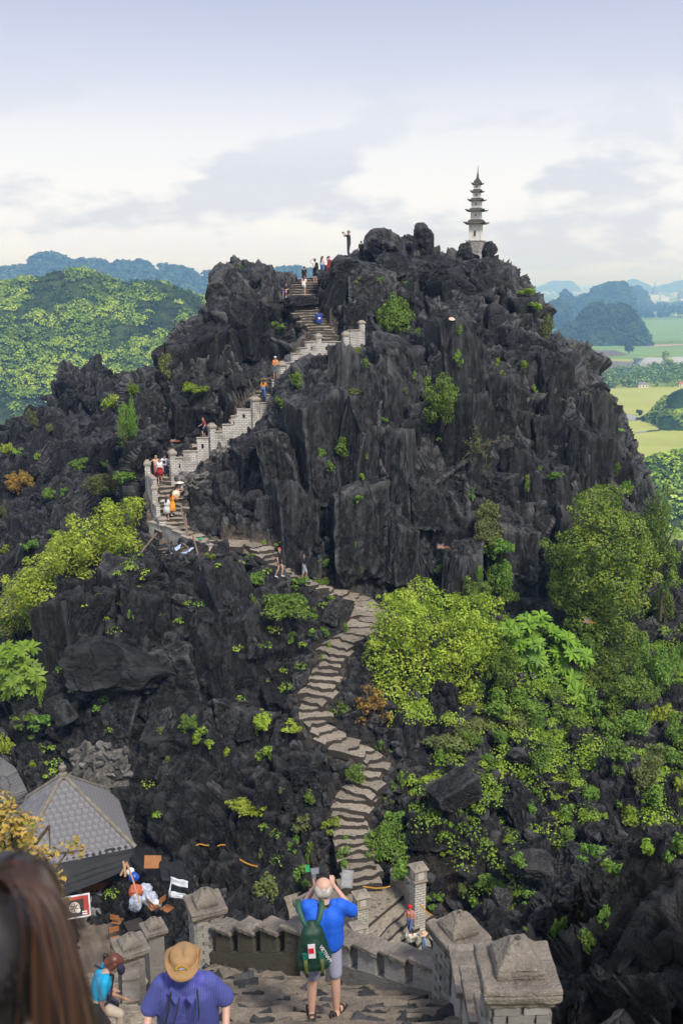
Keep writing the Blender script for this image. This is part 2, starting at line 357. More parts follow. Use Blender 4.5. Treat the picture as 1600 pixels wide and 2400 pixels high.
B_COLS = [
 vd(-150,(2250,42),(2100,45),(1980,47),(1850,49),(1700,54),(1560,60),(1450,66),(1350,72),(1260,80)),
 vd(20,(2250,42),(2100,44.5),(1980,47),(1850,48.5),(1700,51),(1560,58),(1450,63),(1350,70),(1250,78)),
 vd(110,(2250,41),(2120,44),(1980,46.5),(1850,48.5),(1700,50.5),(1600,55),(1480,60),(1400,65),(1300,72)),
 vd(150,(2250,41),(2120,44),(1980,46.5),(1850,48.3),(1720,49.5),(1640,50),(1500,52),(1425,53),(1405,60)),
 vd(220,(2250,41),(2120,43.5),(1980,46.5),(1850,48),(1730,49.3),(1640,50),(1460,52),(1385,53.2),(1345,60)),
 vd(320,(2250,40.5),(2120,43),(1980,46),(1850,47.8),(1730,49.3),(1640,50),(1440,52.2),(1315,53.5),(1290,60)),
 vd(420,(2250,40),(2120,42.5),(1980,45),(1850,47),(1740,49),(1650,50),(1440,52.3),(1300,54),(1268,59)),
 vd(520,(2250,39.5),(2120,42),(1980,44.5),(1850,46.5),(1740,48.7),(1650,50),(1450,52),(1325,54.5),(1275,58.5)),
 vd(620,(2250,39.5),(2120,42),(1980,44.3),(1850,46.3),(1730,48.5),(1640,50.3),(1480,52.3),(1390,55),(1320,58)),
 vd(700,(2250,39.5),(2120,42),(1980,44),(1850,46),(1720,48.3),(1620,50.3),(1500,52.6),(1420,55),(1380,57.5)),
 vd(800,(2250,39.5),(2120,42.2),(1980,44),(1850,46),(1720,48.3),(1620,50.3),(1500,53),(1430,55.5),(1390,58.5)),
 vd(900,(2250,39.5),(2120,42.2),(1980,44),(1850,46),(1720,48.3),(1620,50.3),(1500,53.5),(1440,56),(1400,59)),
 vd(1000,(2250,39),(2120,41.8),(1980,44),(1850,46),(1730,48.5),(1640,50.5),(1540,53),(1470,56),(1420,59)),
 vd(1150,(2250,39),(2120,41.5),(1980,43.5),(1850,46),(1740,48.5),(1660,50.5),(1570,53),(1500,56),(1440,59.5)),
 vd(1300,(2250,38),(2120,41),(1980,43.5),(1850,46.3),(1750,48.8),(1670,51),(1590,53.5),(1520,57),(1460,60.5)),
 vd(1450,(2250,37),(2120,40.5),(1980,43.5),(1850,46.5),(1750,49.3),(1670,52),(1590,55),(1520,59),(1470,63)),
 vd(1550,(2250,37),(2120,40.5),(1980,43.7),(1850,47),(1740,50),(1640,54),(1520,58),(1400,63),(1300,68)),
 vd(1780,(2250,37),(2120,40.5),(1980,43.7),(1850,47),(1740,50),(1640,54),(1520,58),(1400,63),(1300,68)),
]
C_COLS = [
 vd(-150,(1400,66),(1250,78),(1150,86),(1090,92),(1060,98),(1040,102)),
 vd(0,(1380,66),(1240,78),(1150,86),(1090,92),(1060,97),(1032,101)),
 vd(60,(1350,67),(1230,79),(1130,86),(1060,92),(1020,97),(990,101)),
 vd(120,(1330,68),(1200,79),(1100,86),(1030,92),(995,97),(968,101)),
 vd(150,(1330,68),(1195,79),(1090,86),(1015,92),(970,97),(925,100)),
 vd(168,(1330,68),(1190,79),(1090,86),(1010,92),(960,97),(895,100)),
 vd(205,(1330,68),(1190,79),(1090,86),(1010,92),(960,97),(890,100)),
 vd(222,(1330,68),(1190,79),(1090,86),(1010,92),(960,97),(880,100)),
 vd(255,(1330,68),(1190,79),(1090,86),(1015,92),(965,97),(900,100)),
 vd(286,(1330,68),(1190,79),(1090,86),(1030,92),(985,97),(915,100)),
 vd(300,(1330,68),(1200,78),(1110,85),(1060,91),(1020,96),(975,99)),
 vd(330,(1330,68),(1220,76),(1150,83),(1110,89),(1080,93),(1060,96)),
 vd(370,(1330,68),(1240,75),(1190,81),(1160,86),(1140,90),(1125,93)),
]
D_COLS = [
 vd(-300,(2700,20),(2560,23),(2460,27),(2390,32),(2345,36),(2320,39)),
 vd(330,(2700,20),(2560,23),(2460,27),(2390,32),(2345,36),(2320,39)),
 vd(560,(2600,14.5),(2400,18),(2280,22.5),(2210,28),(2160,35),(2125,42)),
 vd(760,(2640,14),(2470,17),(2400,21.5),(2350,28),(2310,34),(2290,38)),
 vd(980,(2640,13.0),(2480,16.0),(2400,21),(2350,28),(2310,34),(2290,38)),
 vd(1130,(2700,9.5),(2480,12.5),(2350,16.5),(2270,23),(2210,31),(2160,40)),
 vd(1330,(2700,8.5),(2450,12),(2340,15.5),(2250,21.5),(2180,29.5),(2110,41.5)),
 vd(1430,(2700,8),(2400,11.8),(2270,15.2),(2180,20.5),(2100,28.5),(2040,41)),
 vd(1530,(2700,7),(2360,10.8),(2215,14),(2130,18.5),(2060,26),(2010,40)),
 vd(1620,(2700,6.5),(2320,10.3),(2165,13.2),(2075,17.5),(2020,25),(1980,40)),
 vd(1850,(2700,6),(2250,10),(2080,13),(1990,17),(1940,25),(1930,40)),
]
def ctrl(cols, back=None):
    M = np.array([[PX(*p) for p in c] for c in cols])            # columns x rows x 3
    if back is not None:
        add = [M[:, -1:] + np.array(b) for b in back]
        M = np.concatenate([M] + add, 1)
    return M
def resample(M, axis_n, smooth):
    """M (n, k, 3) -> (axis_n, k, 3) along the first axis, evenly by mean length"""
    seg = np.linalg.norm(np.diff(M, axis=0), axis=2).mean(1); s = np.concatenate([[0], np.cumsum(seg)])
    q = np.linspace(0, s[-1], axis_n); i = np.clip(np.searchsorted(s, q, side='right') - 1, 0, len(s) - 2)
    t = ((q - s[i]) / (s[i + 1] - s[i]))[:, None, None]
    lin = M[i] * (1 - t) + M[i + 1] * t
    if not smooth: return lin
    im, ip = np.maximum(i - 1, 0), np.minimum(i + 2, len(M) - 1)
    p0, p1, p2, p3 = M[im], M[i], M[i + 1], M[ip]
    cr = 0.5 * ((2 * p1) + (-p0 + p2) * t + (2 * p0 - 5 * p1 + 4 * p2 - p3) * t * t + (-p0 + 3 * p1 - 3 * p2 + p3) * t ** 3)
    return lin * (1 - smooth) + cr * smooth
def sheet(M, res_u, res_v, smooth=0.6):
    lu = np.linalg.norm(np.diff(M, axis=0), axis=2).sum(0).mean(); lv = np.linalg.norm(np.diff(M, axis=1), axis=2).sum(1).mean()
    G = resample(M, max(3, int(lu / res_u)), smooth)
    G = np.swapaxes(resample(np.swapaxes(G, 0, 1), max(3, int(lv / res_v)), smooth), 0, 1)
    return G                                                     # (nu, nv, 3)
def normals(G):
    du = np.gradient(G, axis=0); dv = np.gradient(G, axis=1)
    n = np.cross(du, dv); n /= np.linalg.norm(n, axis=2, keepdims=True) + 1e-9
    return n
for _c in A_COLS:
    _u = _c[3][0]; _k = float(np.interp(_u, [560, 690, 1300, 1480], [0, 1, 1, 0]))
    _c[2] = (_c[2][0], _c[2][1], _c[2][2] - 1.6 * _k); _c[3] = (_c[3][0], _c[3][1], _c[3][2] - 3.2 * _k)
BACKA = [(0.5, 5, -1.0), (1.0, 14, -16), (1.0, 20, -40)]
BACKC = [(0, 4, -1.0), (0, 14, -14), (0, 30, -40)]
MA, MB_, MC_, MD_ = ctrl(A_COLS, BACKA), ctrl(B_COLS), ctrl(C_COLS, BACKC), ctrl(D_COLS)
# coarse copies of the bare sheets: where the paths run
def coarse_bvh(Ms):
    V, F, b = [], [], 0
    for M in Ms:
        G = sheet(M, 0.8, 0.8); f = grid_faces(G.shape[0], G.shape[1]) + b
        V.append(G.reshape(-1, 3)); F.append(f); b += G.shape[0] * G.shape[1]
    return BVHTree.FromPolygons(np.concatenate(V).tolist(), np.concatenate(F).tolist())
BARE = coarse_bvh([MA, MB_])
def bare_hit(u, v):
    d = Vector(PX(u, v, 1.0)).normalized(); h = BARE.ray_cast(Vector((0, 0, 0)), d)
    return np.array(h[0]) if h[0] is not None else None

# the stairs and trodden ways, by pixel along their middle line with half width in metres
PATHS = {
 'lower': ([(852,2082),(838,2030),(818,1960),(818,1900),(840,1855),(868,1815),(885,1785),(848,1765),(800,1748),(755,1715),(728,1680),(738,1640),(765,1600),(768,1555),(772,1530),(800,1510),(835,1485),(858,1455),(872,1430),(862,1412),(838,1402)], 0.95),
 'ledge': ([(838,1402),(800,1392),(762,1382),(735,1370),(700,1352),(672,1340),(640,1322),(632,1300),(610,1282),(570,1272)], 0.8),
 'turn': ([(570,1272),(520,1272),(470,1268),(430,1258),(405,1240),(392,1222),(402,1195),(408,1170),(400,1150),(385,1135)], 0.85),
 'middle': ([(385,1135),(385,1118),(398,1100),(430,1075),(470,1040),(520,1008),(575,965),(610,935),(640,895),(668,860),(705,825),(740,806)], 0.75),
 'upper': ([(740,806),(755,795),(752,775),(735,750),(715,725),(705,708),(708,690),(722,668),(738,652)], 1.05),
}
PATH3, PATHW = {}, {}
for k, (pts, hw) in PATHS.items():
    P = np.array([bare_hit(*p) for p in pts])
    # sub-sample, smooth a little, keep climbing
    s = np.concatenate([[0], np.cumsum(np.linalg.norm(np.diff(P, axis=0), axis=1))])
    q = np.linspace(0, s[-1], max(8, int(s[-1] / 0.25)))
    P = np.stack([np.interp(q, s, P[:, i]) for i in range(3)], 1)
    for _ in range(6): P[1:-1] = 0.5 * P[1:-1] + 0.25 * (P[:-2] + P[2:])
    PATH3[k] = P; PATHW[k] = hw
ALLP = np.concatenate([PATH3[k] for k in PATH3]); ALLW = np.concatenate([np.full(len(PATH3[k]), PATHW[k]) for k in PATH3])
def near_path(P):
    """horizontal distance to the trodden way in half widths, and its height there (only where the way is at about the same height)"""
    n = len(P); best = np.full(n, 9e9, np.float32); zz = np.zeros(n, np.float32)
    for s0 in range(0, n, 20000):
        p = P[s0:s0 + 20000]
        d = np.sqrt((p[:, None, 0] - ALLP[None, :, 0]) ** 2 + (p[:, None, 1] - ALLP[None, :, 1]) ** 2 + 0.25 * (p[:, None, 2] - ALLP[None, :, 2]) ** 2) / ALLW[None, :]
        j = d.argmin(1); best[s0:s0 + 20000] = d[np.arange(len(p)), j]; zz[s0:s0 + 20000] = ALLP[j, 2]
    return best, zz
CLEAR = [(406,1118),(432,1114),(463,1072),(498,1052),(520,1034),(543,1012),(570,996),(598,986),(620,964),(640,934),(660,908),(683,874),(702,856),(717,840),(746,839),(778,838),(810,838),(830,812),(847,795),(348,1141),(360,1200),(372,1240),(390,1264),(410,1277),(450,1290),(495,1294),(735,792),(722,765),(712,735),(705,705),(690,690),(672,690),(760,1387),(730,1374),(700,1360),(650,1352),(620,1305),(580,1282),(540,1280),(800,1398),(838,1406),(420,1160),(440,1140)]
WALLPTS = [[(348,1141),(360,1200),(372,1240),(390,1264),(410,1277),(450,1290),(495,1294)], [(406,1118),(432,1114),(463,1072),(498,1052),(520,1034),(543,1012),(570,996),(598,986),(620,964),(640,934),(660,908),(683,874),(702,856),(717,840),(746,839),(778,838),(810,838),(830,812),(847,795)]]
_w = []
for L in WALLPTS:
    for (a, b) in zip(L[:-1], L[1:]):
        for t in np.linspace(0, 1, 4)[:-1]:
            u, v = a[0] + (b[0] - a[0]) * t, a[1] + (b[1] - a[1]) * t; h = bare_hit(u, v)
            if h is not None:
                d = to_px(h)[2] - 0.55; _w.append(PX(u, v + 3, d))
ALLP = np.concatenate([ALLP, np.array(_w)]); ALLW = np.concatenate([ALLW, np.full(len(_w), 0.55)])
EXTRA_FLAT = []      # (x, y, radius, z): spots levelled for a platform

def rock_disp(P, n, big, med, small, zs, seed, amp=1.0, jag=0.0, open_=1.0):
    """P (m,3) points, n normals; cell sizes in metres; zs squeezes the cells upright"""
    W = P + 0.35 * np.stack([fbm(P * 0.45, 3, seed + 1), fbm(P * 0.45, 3, seed + 2), fbm(P * 0.35, 3, seed + 3)], 1)
    out = np.zeros(len(P), np.float32); side = np.zeros((len(P), 3), np.float32)
    for k, (c, a, crack, tilt) in enumerate(((big, 0.30 * big, 0.30 * big, 0.22), (med, 0.30 * med, 0.30 * med, 0.30), (small, 0.22 * small, 0.25 * small, 0.35))):
        z = zs if k < 2 else (0.5 + 0.5 * zs)
        Q = W / np.array([c, c, c / z], np.float32)
        f1, f2, ids, dv = worley(Q, seed + 31 * k)
        r1, r2, r3, r4 = rnd(ids, 1), rnd(ids, 2), rnd(ids, 3), rnd(ids, 4)
        gap = f2 - f1
        o = a * (r1 * 2 - 1) * 1.0 + c * tilt * (dv[:, 0] * (r2 - 0.5) + dv[:, 1] * (r3 - 0.5) + dv[:, 2] * (r4 - 0.35) * 1.2) * 2
        o = o - crack * (1 - sstep(gap, 0.0, 0.16)) * (0.35 + 0.65 * r4) * open_
        out += o
    out += 0.10 * fbm(P * np.array([3.0, 3.0, 0.9]), 4, seed + 7, ridged=True) * (0.5 + 0.5 * zs)
    out += 0.06 * fbm(P * 4.0, 3, seed + 8)
    if jag:
        out += jag * np.maximum(0, fbm(P * np.array([1.1, 1.1, 0.5]), 4, seed + 9, 0.55, True)) ** 1.5
    return out * amp
def build_rock(name, M, res, big, med, small, zs, seed, amp, jag, mat, kind_label=None, smooth=0.6, carve=True, edge_fix=0):
    G = sheet(M, res, res, smooth); nu, nv = G.shape[:2]
    n = normals(G).reshape(-1, 3); P = G.reshape(-1, 3).astype(np.float32)
    if n[:, 1].mean() > 0: n = -n
    d0 = np.zeros(len(P), np.float32)
    if name.startswith('limestone_peak'):
        d0 = -1.0 * ((P[:, 2] < -5.6) & (P[:, 0] > -3.5) & (P[:, 1] < 66)) * sstep(near_path(P)[0], 2.0, 3.5)
    d = d0 + rock_disp(P, n, big, med, small, zs, seed, amp, jag)
    soil = np.zeros(len(P), np.float32)
    if name.startswith('limestone_peak'):
        dd = P[:, 1] * CT - P[:, 2] * ST; uu = 800 + P[:, 0] / dd * FPX; vv = 1200 - (P[:, 1] * ST + P[:, 2] * CT) / dd * FPX
        wl = np.array(WALLPTS[1], float); vb = np.interp(uu, wl[:, 0], wl[:, 1]); k = sstep(vv, vb - 14, vb - 4) * (1 - sstep(vv, vb + 40, vb + 75)) * (uu > 400) * (uu < 850) * (dd < 74)
        d = d * (1 - k) + (np.minimum(d, 0) * 0.5 - 0.3) * k
    if carve:
        r, zz = near_path(P)
        keep = sstep(r, 0.85, 1.35); d = d * keep
        Pz = P[:, 2]; P = P + n * d[:, None]
        low = 1 - sstep(r, 0.9, 1.25)
        P[:, 2] = P[:, 2] * (1 - low) + np.minimum(P[:, 2], zz - 0.12) * low
        soil = (1 - sstep(r, 0.8, 1.25)) * 0.9
        for (x, y, rad, z) in EXTRA_FLAT:
            rr = np.hypot(P[:, 0] - x, P[:, 1] - y) / rad; k = (1 - sstep(rr, 0.85, 1.25)) * (np.abs(P[:, 2] - z) < 4)
            P[:, 2] = P[:, 2] * (1 - k) + np.minimum(P[:, 2], z - 0.1) * k; soil = np.maximum(soil, k)
    else:
        P = P + n * d[:, None]
    me = mesh_np(name, P, grid_faces(nu, nv)[:, ::-1], [mat], True)
    at = me.attributes.new('soil', 'FLOAT', 'POINT'); at.data.foreach_set('value', soil.astype(np.float32))
    o = obj(name, me); tag(o, kind='structure'); return o
PLAT_Z = -25.6
EXTRA_FLAT += [(0.9, 38.0, 2.3, PLAT_Z), (3.4, 36.3, 3.0, PLAT_Z - 1.2)]
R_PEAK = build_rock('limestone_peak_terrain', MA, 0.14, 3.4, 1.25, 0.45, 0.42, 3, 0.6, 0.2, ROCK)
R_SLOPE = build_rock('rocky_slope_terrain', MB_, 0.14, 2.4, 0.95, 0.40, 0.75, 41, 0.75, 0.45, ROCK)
R_RIDGE = build_rock('jagged_ridge_terrain', MC_, 0.3, 2.6, 1.1, 0.6, 0.8, 77, 0.7, 0.0, ROCK_FAR, carve=False)
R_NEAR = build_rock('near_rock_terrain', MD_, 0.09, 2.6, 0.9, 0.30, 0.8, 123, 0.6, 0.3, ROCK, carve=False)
# ------------------------------------------------------------------ rock blocks: faceted bodies cut by planes, roughened; alike ones share a mesh
def ico(sub):
    bm = bmesh.new(); bmesh.ops.create_icosphere(bm, subdivisions=sub, radius=1.0)
    V = np.array([v.co[:] for v in bm.verts]); F = np.array([[v.index for v in f.verts] for f in bm.faces]); bm.free()
    return V, F
def cube_grid(n):
    bm = bmesh.new(); bmesh.ops.create_cube(bm, size=2.0)
    bmesh.ops.subdivide_edges(bm, edges=bm.edges[:], cuts=n, use_grid_fill=True)
    bmesh.ops.triangulate(bm, faces=bm.faces[:])
    V = np.array([v.co[:] for v in bm.verts]); F = np.array([[v.index for v in f.verts] for f in bm.faces]); bm.free()
    return V, F
BASES = {('c', 3): cube_grid(5), ('c', 4): cube_grid(21), ('i', 3): ico(3), ('i', 4): ico(4), ('i', 5): ico(5)}
def block_shape(seed, sub, kind):
    """a body of about unit half size, trimmed by random planes into flat facets, then roughened"""
    r = np.random.default_rng(seed)
    if kind == 'slab':
        V, F = BASES['c', sub]; V = V.copy()
        sh = r.normal(0, 0.10, (3, 3)); np.fill_diagonal(sh, 1.0); V = V @ sh.T
        V[:, :2] *= (1 - 0.12 * r.uniform(-0.4, 1) * V[:, 2:3])
        cuts = [(np.array([r.normal(), r.normal(), r.normal() * 0.5]), r.uniform(1.02, 1.34)) for _ in range(7)]
        cuts.append((np.array([r.normal(0, .35), r.normal(0, .35), 1.0]), r.uniform(0.7, 0.95)))
        nz, off_r = 1.0, 1.0
    elif kind == 'boulder':
        V, F = BASES['i', sub]; V = V * 1.35
        cuts = [(r.normal(0, 1, 3), r.uniform(0.62, 1.0)) for _ in range(14)]; nz = 1.0
    else:
        V, F = BASES['c', sub]; V = V.copy()
        V[:, 0] *= 1 - 0.42 * (V[:, 2] + 1) / 2 * r.uniform(0.4, 1.3); V[:, 1] *= 1 - 0.42 * (V[:, 2] + 1) / 2 * r.uniform(0.3, 1.3)
        V[:, 0] += 0.3 * r.normal() * V[:, 2]; V[:, 1] += 0.2 * r.normal() * V[:, 2]
        cuts = [(np.array([r.normal(), r.normal(), r.normal() * 0.5]), r.uniform(0.75, 1.2)) for _ in range(8)]
        cuts.append((np.array([r.normal(0, .9), r.normal(0, .9), 1.0]), r.uniform(0.45, 0.9)))
        nz = 1.6
    for n, h in cuts:
        n = n / np.linalg.norm(n); e = V @ n - h; V = V - np.maximum(e, 0)[:, None] * n
    off = seed * 3.7
    nn = V / np.maximum(np.linalg.norm(V, axis=1, keepdims=True), 1e-6)
    warp = 0.15 * np.stack([fbm(V * 2 + 9 + k, 2, seed + 3 + k) for k in range(3)], 1)
    f1, f2, ids, dv = worley(V * 1.25 + off + warp, seed + 9)
    g1, g2, gid, gv = worley(V * 3.4 + off + 2 * warp, seed + 13)
    dn = 0.06 * nz * (rnd(gid, 2) - 0.5) - 0.045 * (1 - sstep(g2 - g1, 0, 0.14)) + 0.03 * fbm(V * 9.0 + off, 3, seed + 21, ridged=True)
    dn += 0.045 * nz * fbm(V * 2.6 + off, 4, seed) + 0.03 * nz * fbm(V * np.array([7, 7, 1.5]) + off, 3, seed + 5, ridged=True)
    dn += 0.13 * nz * (rnd(ids, 1) - 0.5) - 0.10 * (1 - sstep(f2 - f1, 0, 0.12))
    if kind == 'slab': dn = dn * 0.62
    return (V + nn * dn[:, None]).astype(np.float32), F
NB = 12
BLK = {}
for kind in ('slab', 'boulder', 'shard'):
    for sub in (3, 4):
        for k in range(NB if sub == 4 else 6):
            V, F = block_shape(100 * len(kind) + k, sub, kind)
            BLK[kind, sub, k] = (V, F)
BLKMESH = {}
def block_mesh(kind, sub, k, mat):
    key = (kind, sub, k, mat.name)
    if key not in BLKMESH:
        V, F = BLK[kind, sub, k]; me = BLKMESH[key] = mesh_np('rock_block', V, F, [mat], True); me.set_sharp_from_angle(angle=math.radians(32))
    return BLKMESH[key]
def grid_of(o, shape=None):
    n = len(o.data.vertices); V = np.empty(n * 3, np.float32); o.data.vertices.foreach_get('co', V)
    Nn = np.empty(n * 3, np.float32); o.data.vertices.foreach_get('normal', Nn)
    return V.reshape(-1, 3), Nn.reshape(-1, 3)
def scatter(o, rng, n_try, spacing, zsq, cond, avoid=1.4, taken=None):
    V, Nn = grid_of(o); idx = rng.integers(0, len(V), n_try); P, n = V[idx], Nn[idx]
    ok = cond(P, n)
    r, _ = near_path(P); ok &= r > avoid
    P, n = P[ok], n[ok]; keep = []
    S = P / np.array([spacing, spacing, spacing / zsq]); cells = {}
    for i, q in enumerate(S):
        c = tuple(np.floor(q).astype(int)); good = True
        for dx in (-1, 0, 1):
            for dy in (-1, 0, 1):
                for dz in (-1, 0, 1):
                    for j in cells.get((c[0] + dx, c[1] + dy, c[2] + dz), ()):
                        if ((S[j] - q) ** 2).sum() < 1: good = False
        if good: cells.setdefault(c, []).append(i); keep.append(i)
    return P[keep], n[keep]
def eul(rz, tx, ty): return Matrix.Rotation(rz, 3, 'Z') @ Matrix.Rotation(tx, 3, 'X') @ Matrix.Rotation(ty, 3, 'Y')
def seen_size(p, s):
    u, v, d = to_px(p)
    if d < 1 or not (-60 < u < 1660 and -60 < v < 2460): return 0.0
    return s / d
CREST = [(300,905),(318,895),(330,885),(393,850),(396,800),(411,790),(440,772),(461,760),(507,731),(513,700),(515,650),(540,640),(555,628),(575,642),(600,640),(628,652),(650,668),(662,690),(690,700),(735,690),(742,655),(760,640),(780,612),(800,606),(845,606),(858,600),(866,570),(880,552),(905,546),(930,556),(958,560),(965,552),(985,548),(1012,552),(1022,570),(1026,600),(1060,602),(1072,590),(1150,590),(1160,605),(1180,618),(1192,655),(1225,690),(1262,705),(1278,725),(1268,770),(1285,795),(1330,818),(1370,838),(1385,860),(1395,890),(1420,930),(1440,968),(1460,1018),(1480,1068),(1500,1128),(1515,1180),(1560,1320),(1700,1500)]
_cu = np.array([c[0] for c in CREST], float); _cv = np.array([c[1] for c in CREST], float)
def crest_v(u): return np.interp(u, _cu, _cv)
def tame(c, s, crest=True):
    """lower a block that would break the skyline or hide a wall or stair behind it; None if it cannot be"""
    c = np.array(c, float)
    for _ in range(4):
        u, v, d = to_px(c + np.array([0, 0, s[2] * .92])); hw = max(s[0], s[1]) * .8 / d * FPX; need = 0.0
        if crest:
            if u - hw < 300 and v < 1180: return None
            lim = max(crest_v(u - hw * .8), crest_v(u), crest_v(u + hw * 1.0)) - 3; need = max(need, lim - v)
        if not crest and u < 380 and d < 58:
            need = max(need, float(np.interp(u + hw * .3, [40, 130, 165, 230, 300, 370], [1540, 1430, 1400, 1335, 1292, 1272])) - v)
        for (cu, cv) in CLEAR:
            if abs(cu - u) < hw * 1.15 + 6 and v < cv and to_px(c)[1] > cv - 25: need = max(need, cv + 2 - v)
        if need <= 0: return c
        dz = need * d / FPX
        if dz > 1.75 * s[2]: return None
        c[2] -= dz
    return None
class Blocks:
    def __init__(self, parent, mat, crest=None): self.parent, self.mat, self.items, self.crest = parent, mat, [], crest
    def add(self, p, R, size, kind):
        self.items.append((np.asarray(p, float), R, np.asarray(size, float), kind, random.randrange(NB)))
    def finish(self, most=300, name='rock_block'):
        it = sorted(self.items, key=lambda t: -seen_size(t[0], float(np.prod(t[2]) ** (1 / 3))))
        for p, R, s, kind, k in it[:most]:
            ob = bpy.data.objects.new(name, block_mesh(kind, 4, k, self.mat)); COL.objects.link(ob)
            M = R.to_4x4() @ Matrix.Diagonal((*s, 1)); M.translation = Vector(p); ob.parent = self.parent; ob.matrix_local = M
        rest = it[most:]
        if rest:
            Vs, Fs, b = [], [], 0
            for p, R, s, kind, k in rest:
                V, F = BLK[kind, 3, k % 6]; W = (V * s) @ np.array(R).T + p
                Vs.append(W); Fs.append(F + b); b += len(V)
            ob = obj('rock_fragments', mesh_np('rock_fragments', np.concatenate(Vs), np.concatenate(Fs), [self.mat], True), self.parent)
            tag(ob, kind='stuff')
rb = np.random.default_rng(5)
def yaw_of(n): return math.atan2(n[1], n[0]) - math.pi / 2
def upright(B, P, Nn, w, h, dpt, sink, kind, tilt, yawj=0.4):
    for p, n in zip(P, Nn):
        s = np.array([rb.uniform(*w), rb.uniform(*dpt), rb.uniform(*h)]) * 0.5
        hz = np.array([n[0], n[1], 0.0]); L = np.linalg.norm(hz)
        rz = yaw_of(n) + rb.normal(0, yawj) if L > 0.25 else rb.uniform(0, 6.28)
        c = p - n * (s[1] * sink if L > 0.5 else s[2] * sink)
        hd = np.hypot(ALLP[:, 0] - c[0], ALLP[:, 1] - c[1]); j = hd.argmin()
        if hd[j] < 2.2 + max(s[0], s[1]) and abs(ALLP[j, 2] - c[2]) < 7:
            if hd[j] < ALLW[j] + 0.75 * max(s[0], s[1]) and ALLP[j, 2] > c[2] - s[2] - 0.6: 
                if max(s[0], s[1]) > 1.2 or ALLP[j, 2] + 0.1 < c[2] + s[2]: continue
            if ALLP[j, 1] > c[1] - 0.3: c[2] = min(c[2], ALLP[j, 2] + 0.05 - s[2])
        if B.crest is not None:
            c = tame(c, s, B.crest)
            if c is None: continue
        B.add(c, eul(rz, rb.normal(0, tilt), rb.normal(0, tilt)), s, kind)
steep = lambda P, n: n[:, 2] < 0.62
gentle = lambda P, n: n[:, 2] >= 0.5
anyw = lambda P, n: n[:, 2] > -2
front = lambda P: P[:, 1] < 84
# the peak
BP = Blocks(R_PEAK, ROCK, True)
def wallzone(P):      # the broad fissured wall
    return (P[:, 2] < -5.6) & (P[:, 0] > -3.5) & (P[:, 1] < 66)
upright(BP, *scatter(R_PEAK, rb, 9000, 2.5, 0.36, lambda P, n: wallzone(P) & front(P), 2.2), (2.0, 3.6), (4.5, 9.0), (3.0, 4.4), 0.80, 'slab', 0.03, 0.12)
upright(BP, *scatter(R_PEAK, rb, 9000, 1.9, 0.42, lambda P, n: wallzone(P) & front(P), 1.9), (1.2, 2.4), (2.2, 5.0), (2.0, 3.0), 0.86, 'slab', 0.05, 0.2)
upright(BP, *scatter(R_PEAK, rb, 9000, 2.2, 0.5, lambda P, n: ~wallzone(P) & front(P), 2.4), (2.2, 4.2), (2.6, 5.4), (2.2, 3.4), 0.78, 'slab', 0.06, 0.22)
upright(BP, *scatter(R_PEAK, rb, 9000, 1.7, 0.6, lambda P, n: ~wallzone(P) & front(P), 1.9), (1.2, 2.6), (1.4, 3.2), (1.4, 2.4), 0.70, 'slab', 0.10, 0.3)
upright(BP, *scatter(R_PEAK, rb, 5000, 1.3, 0.8, lambda P, n: front(P) & (n[:, 2] > 0.55), 1.5), (0.6, 1.6), (0.5, 1.4), (0.6, 1.4), 0.45, 'boulder', 0.3, 1.0)
upright(BP, *scatter(R_PEAK, rb, 60000, 0.42, 1.0, lambda P, n: near_path(P)[0] < 1.9, 1.08), (0.3, 0.75), (0.3, 0.8), (0.3, 0.65), 0.25, 'boulder', 0.5, 3)
BP.finish(300)
# the slope below it: fins and rubble
BS = Blocks(R_SLOPE, ROCK, False)
leftmass = lambda P: (P[:, 0] < -3) & (P[:, 2] > -21.5) & (P[:, 1] > 45)
upright(BS, *scatter(R_SLOPE, rb, 9000, 2.4, 0.55, lambda P, n: leftmass(P), 2.4), (2.2, 4.2), (2.8, 5.6), (2.0, 3.2), 0.75, 'slab', 0.07, 0.3)
upright(BS, *scatter(R_SLOPE, rb, 9000, 2.6, 0.8, lambda P, n: ~leftmass(P), 2.2), (1.4, 3.2), (1.8, 3.8), (1.0, 2.2), 0.55, 'shard', 0.22, 3)
upright(BS, *scatter(R_SLOPE, rb, 16000, 1.5, 0.8, anyw, 1.7), (0.7, 1.7), (0.9, 2.2), (0.6, 1.3), 0.45, 'shard', 0.33, 3)
rub = lambda P, n: (P[:, 0] > 2.0)
upright(BS, *scatter(R_SLOPE, rb, 16000, 1.0, 1.0, rub, 1.5), (0.5, 1.5), (0.35, 1.0), (0.5, 1.2), 0.20, 'boulder', 0.45, 3)
upright(BS, *scatter(R_SLOPE, rb, 60000, 0.42, 1.0, lambda P, n: near_path(P)[0] < 1.7, 0.80), (0.3, 0.7), (0.3, 0.7), (0.3, 0.6), 0.35, 'boulder', 0.5, 3)
BS.finish(300)
BR = Blocks(R_RIDGE, ROCK_FAR)
upright(BR, *scatter(R_RIDGE, rb, 9000, 2.2, 0.7, lambda P, n: P[:, 1] < 108, 0), (1.4, 3.2), (2.4, 5.4), (1.0, 2.2), 0.5, 'shard', 0.30, 3)
upright(BR, *scatter(R_RIDGE, rb, 9000, 1.6, 1.0, lambda P, n: P[:, 1] < 108, 0), (0.9, 2.4), (0.7, 1.8), (0.9, 1.8), 0.4, 'shard', 0.6, 3)
BR.finish(300)
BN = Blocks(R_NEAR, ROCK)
def rightn(P):
    d = P[:, 1] * CT - P[:, 2] * ST; u = 800 + P[:, 0] / d * FPX
    return ((P[:, 0] > 2.6) | (P[:, 1] > 17)) & ~((u > 740) & (u < 1080)) & (u > 440)
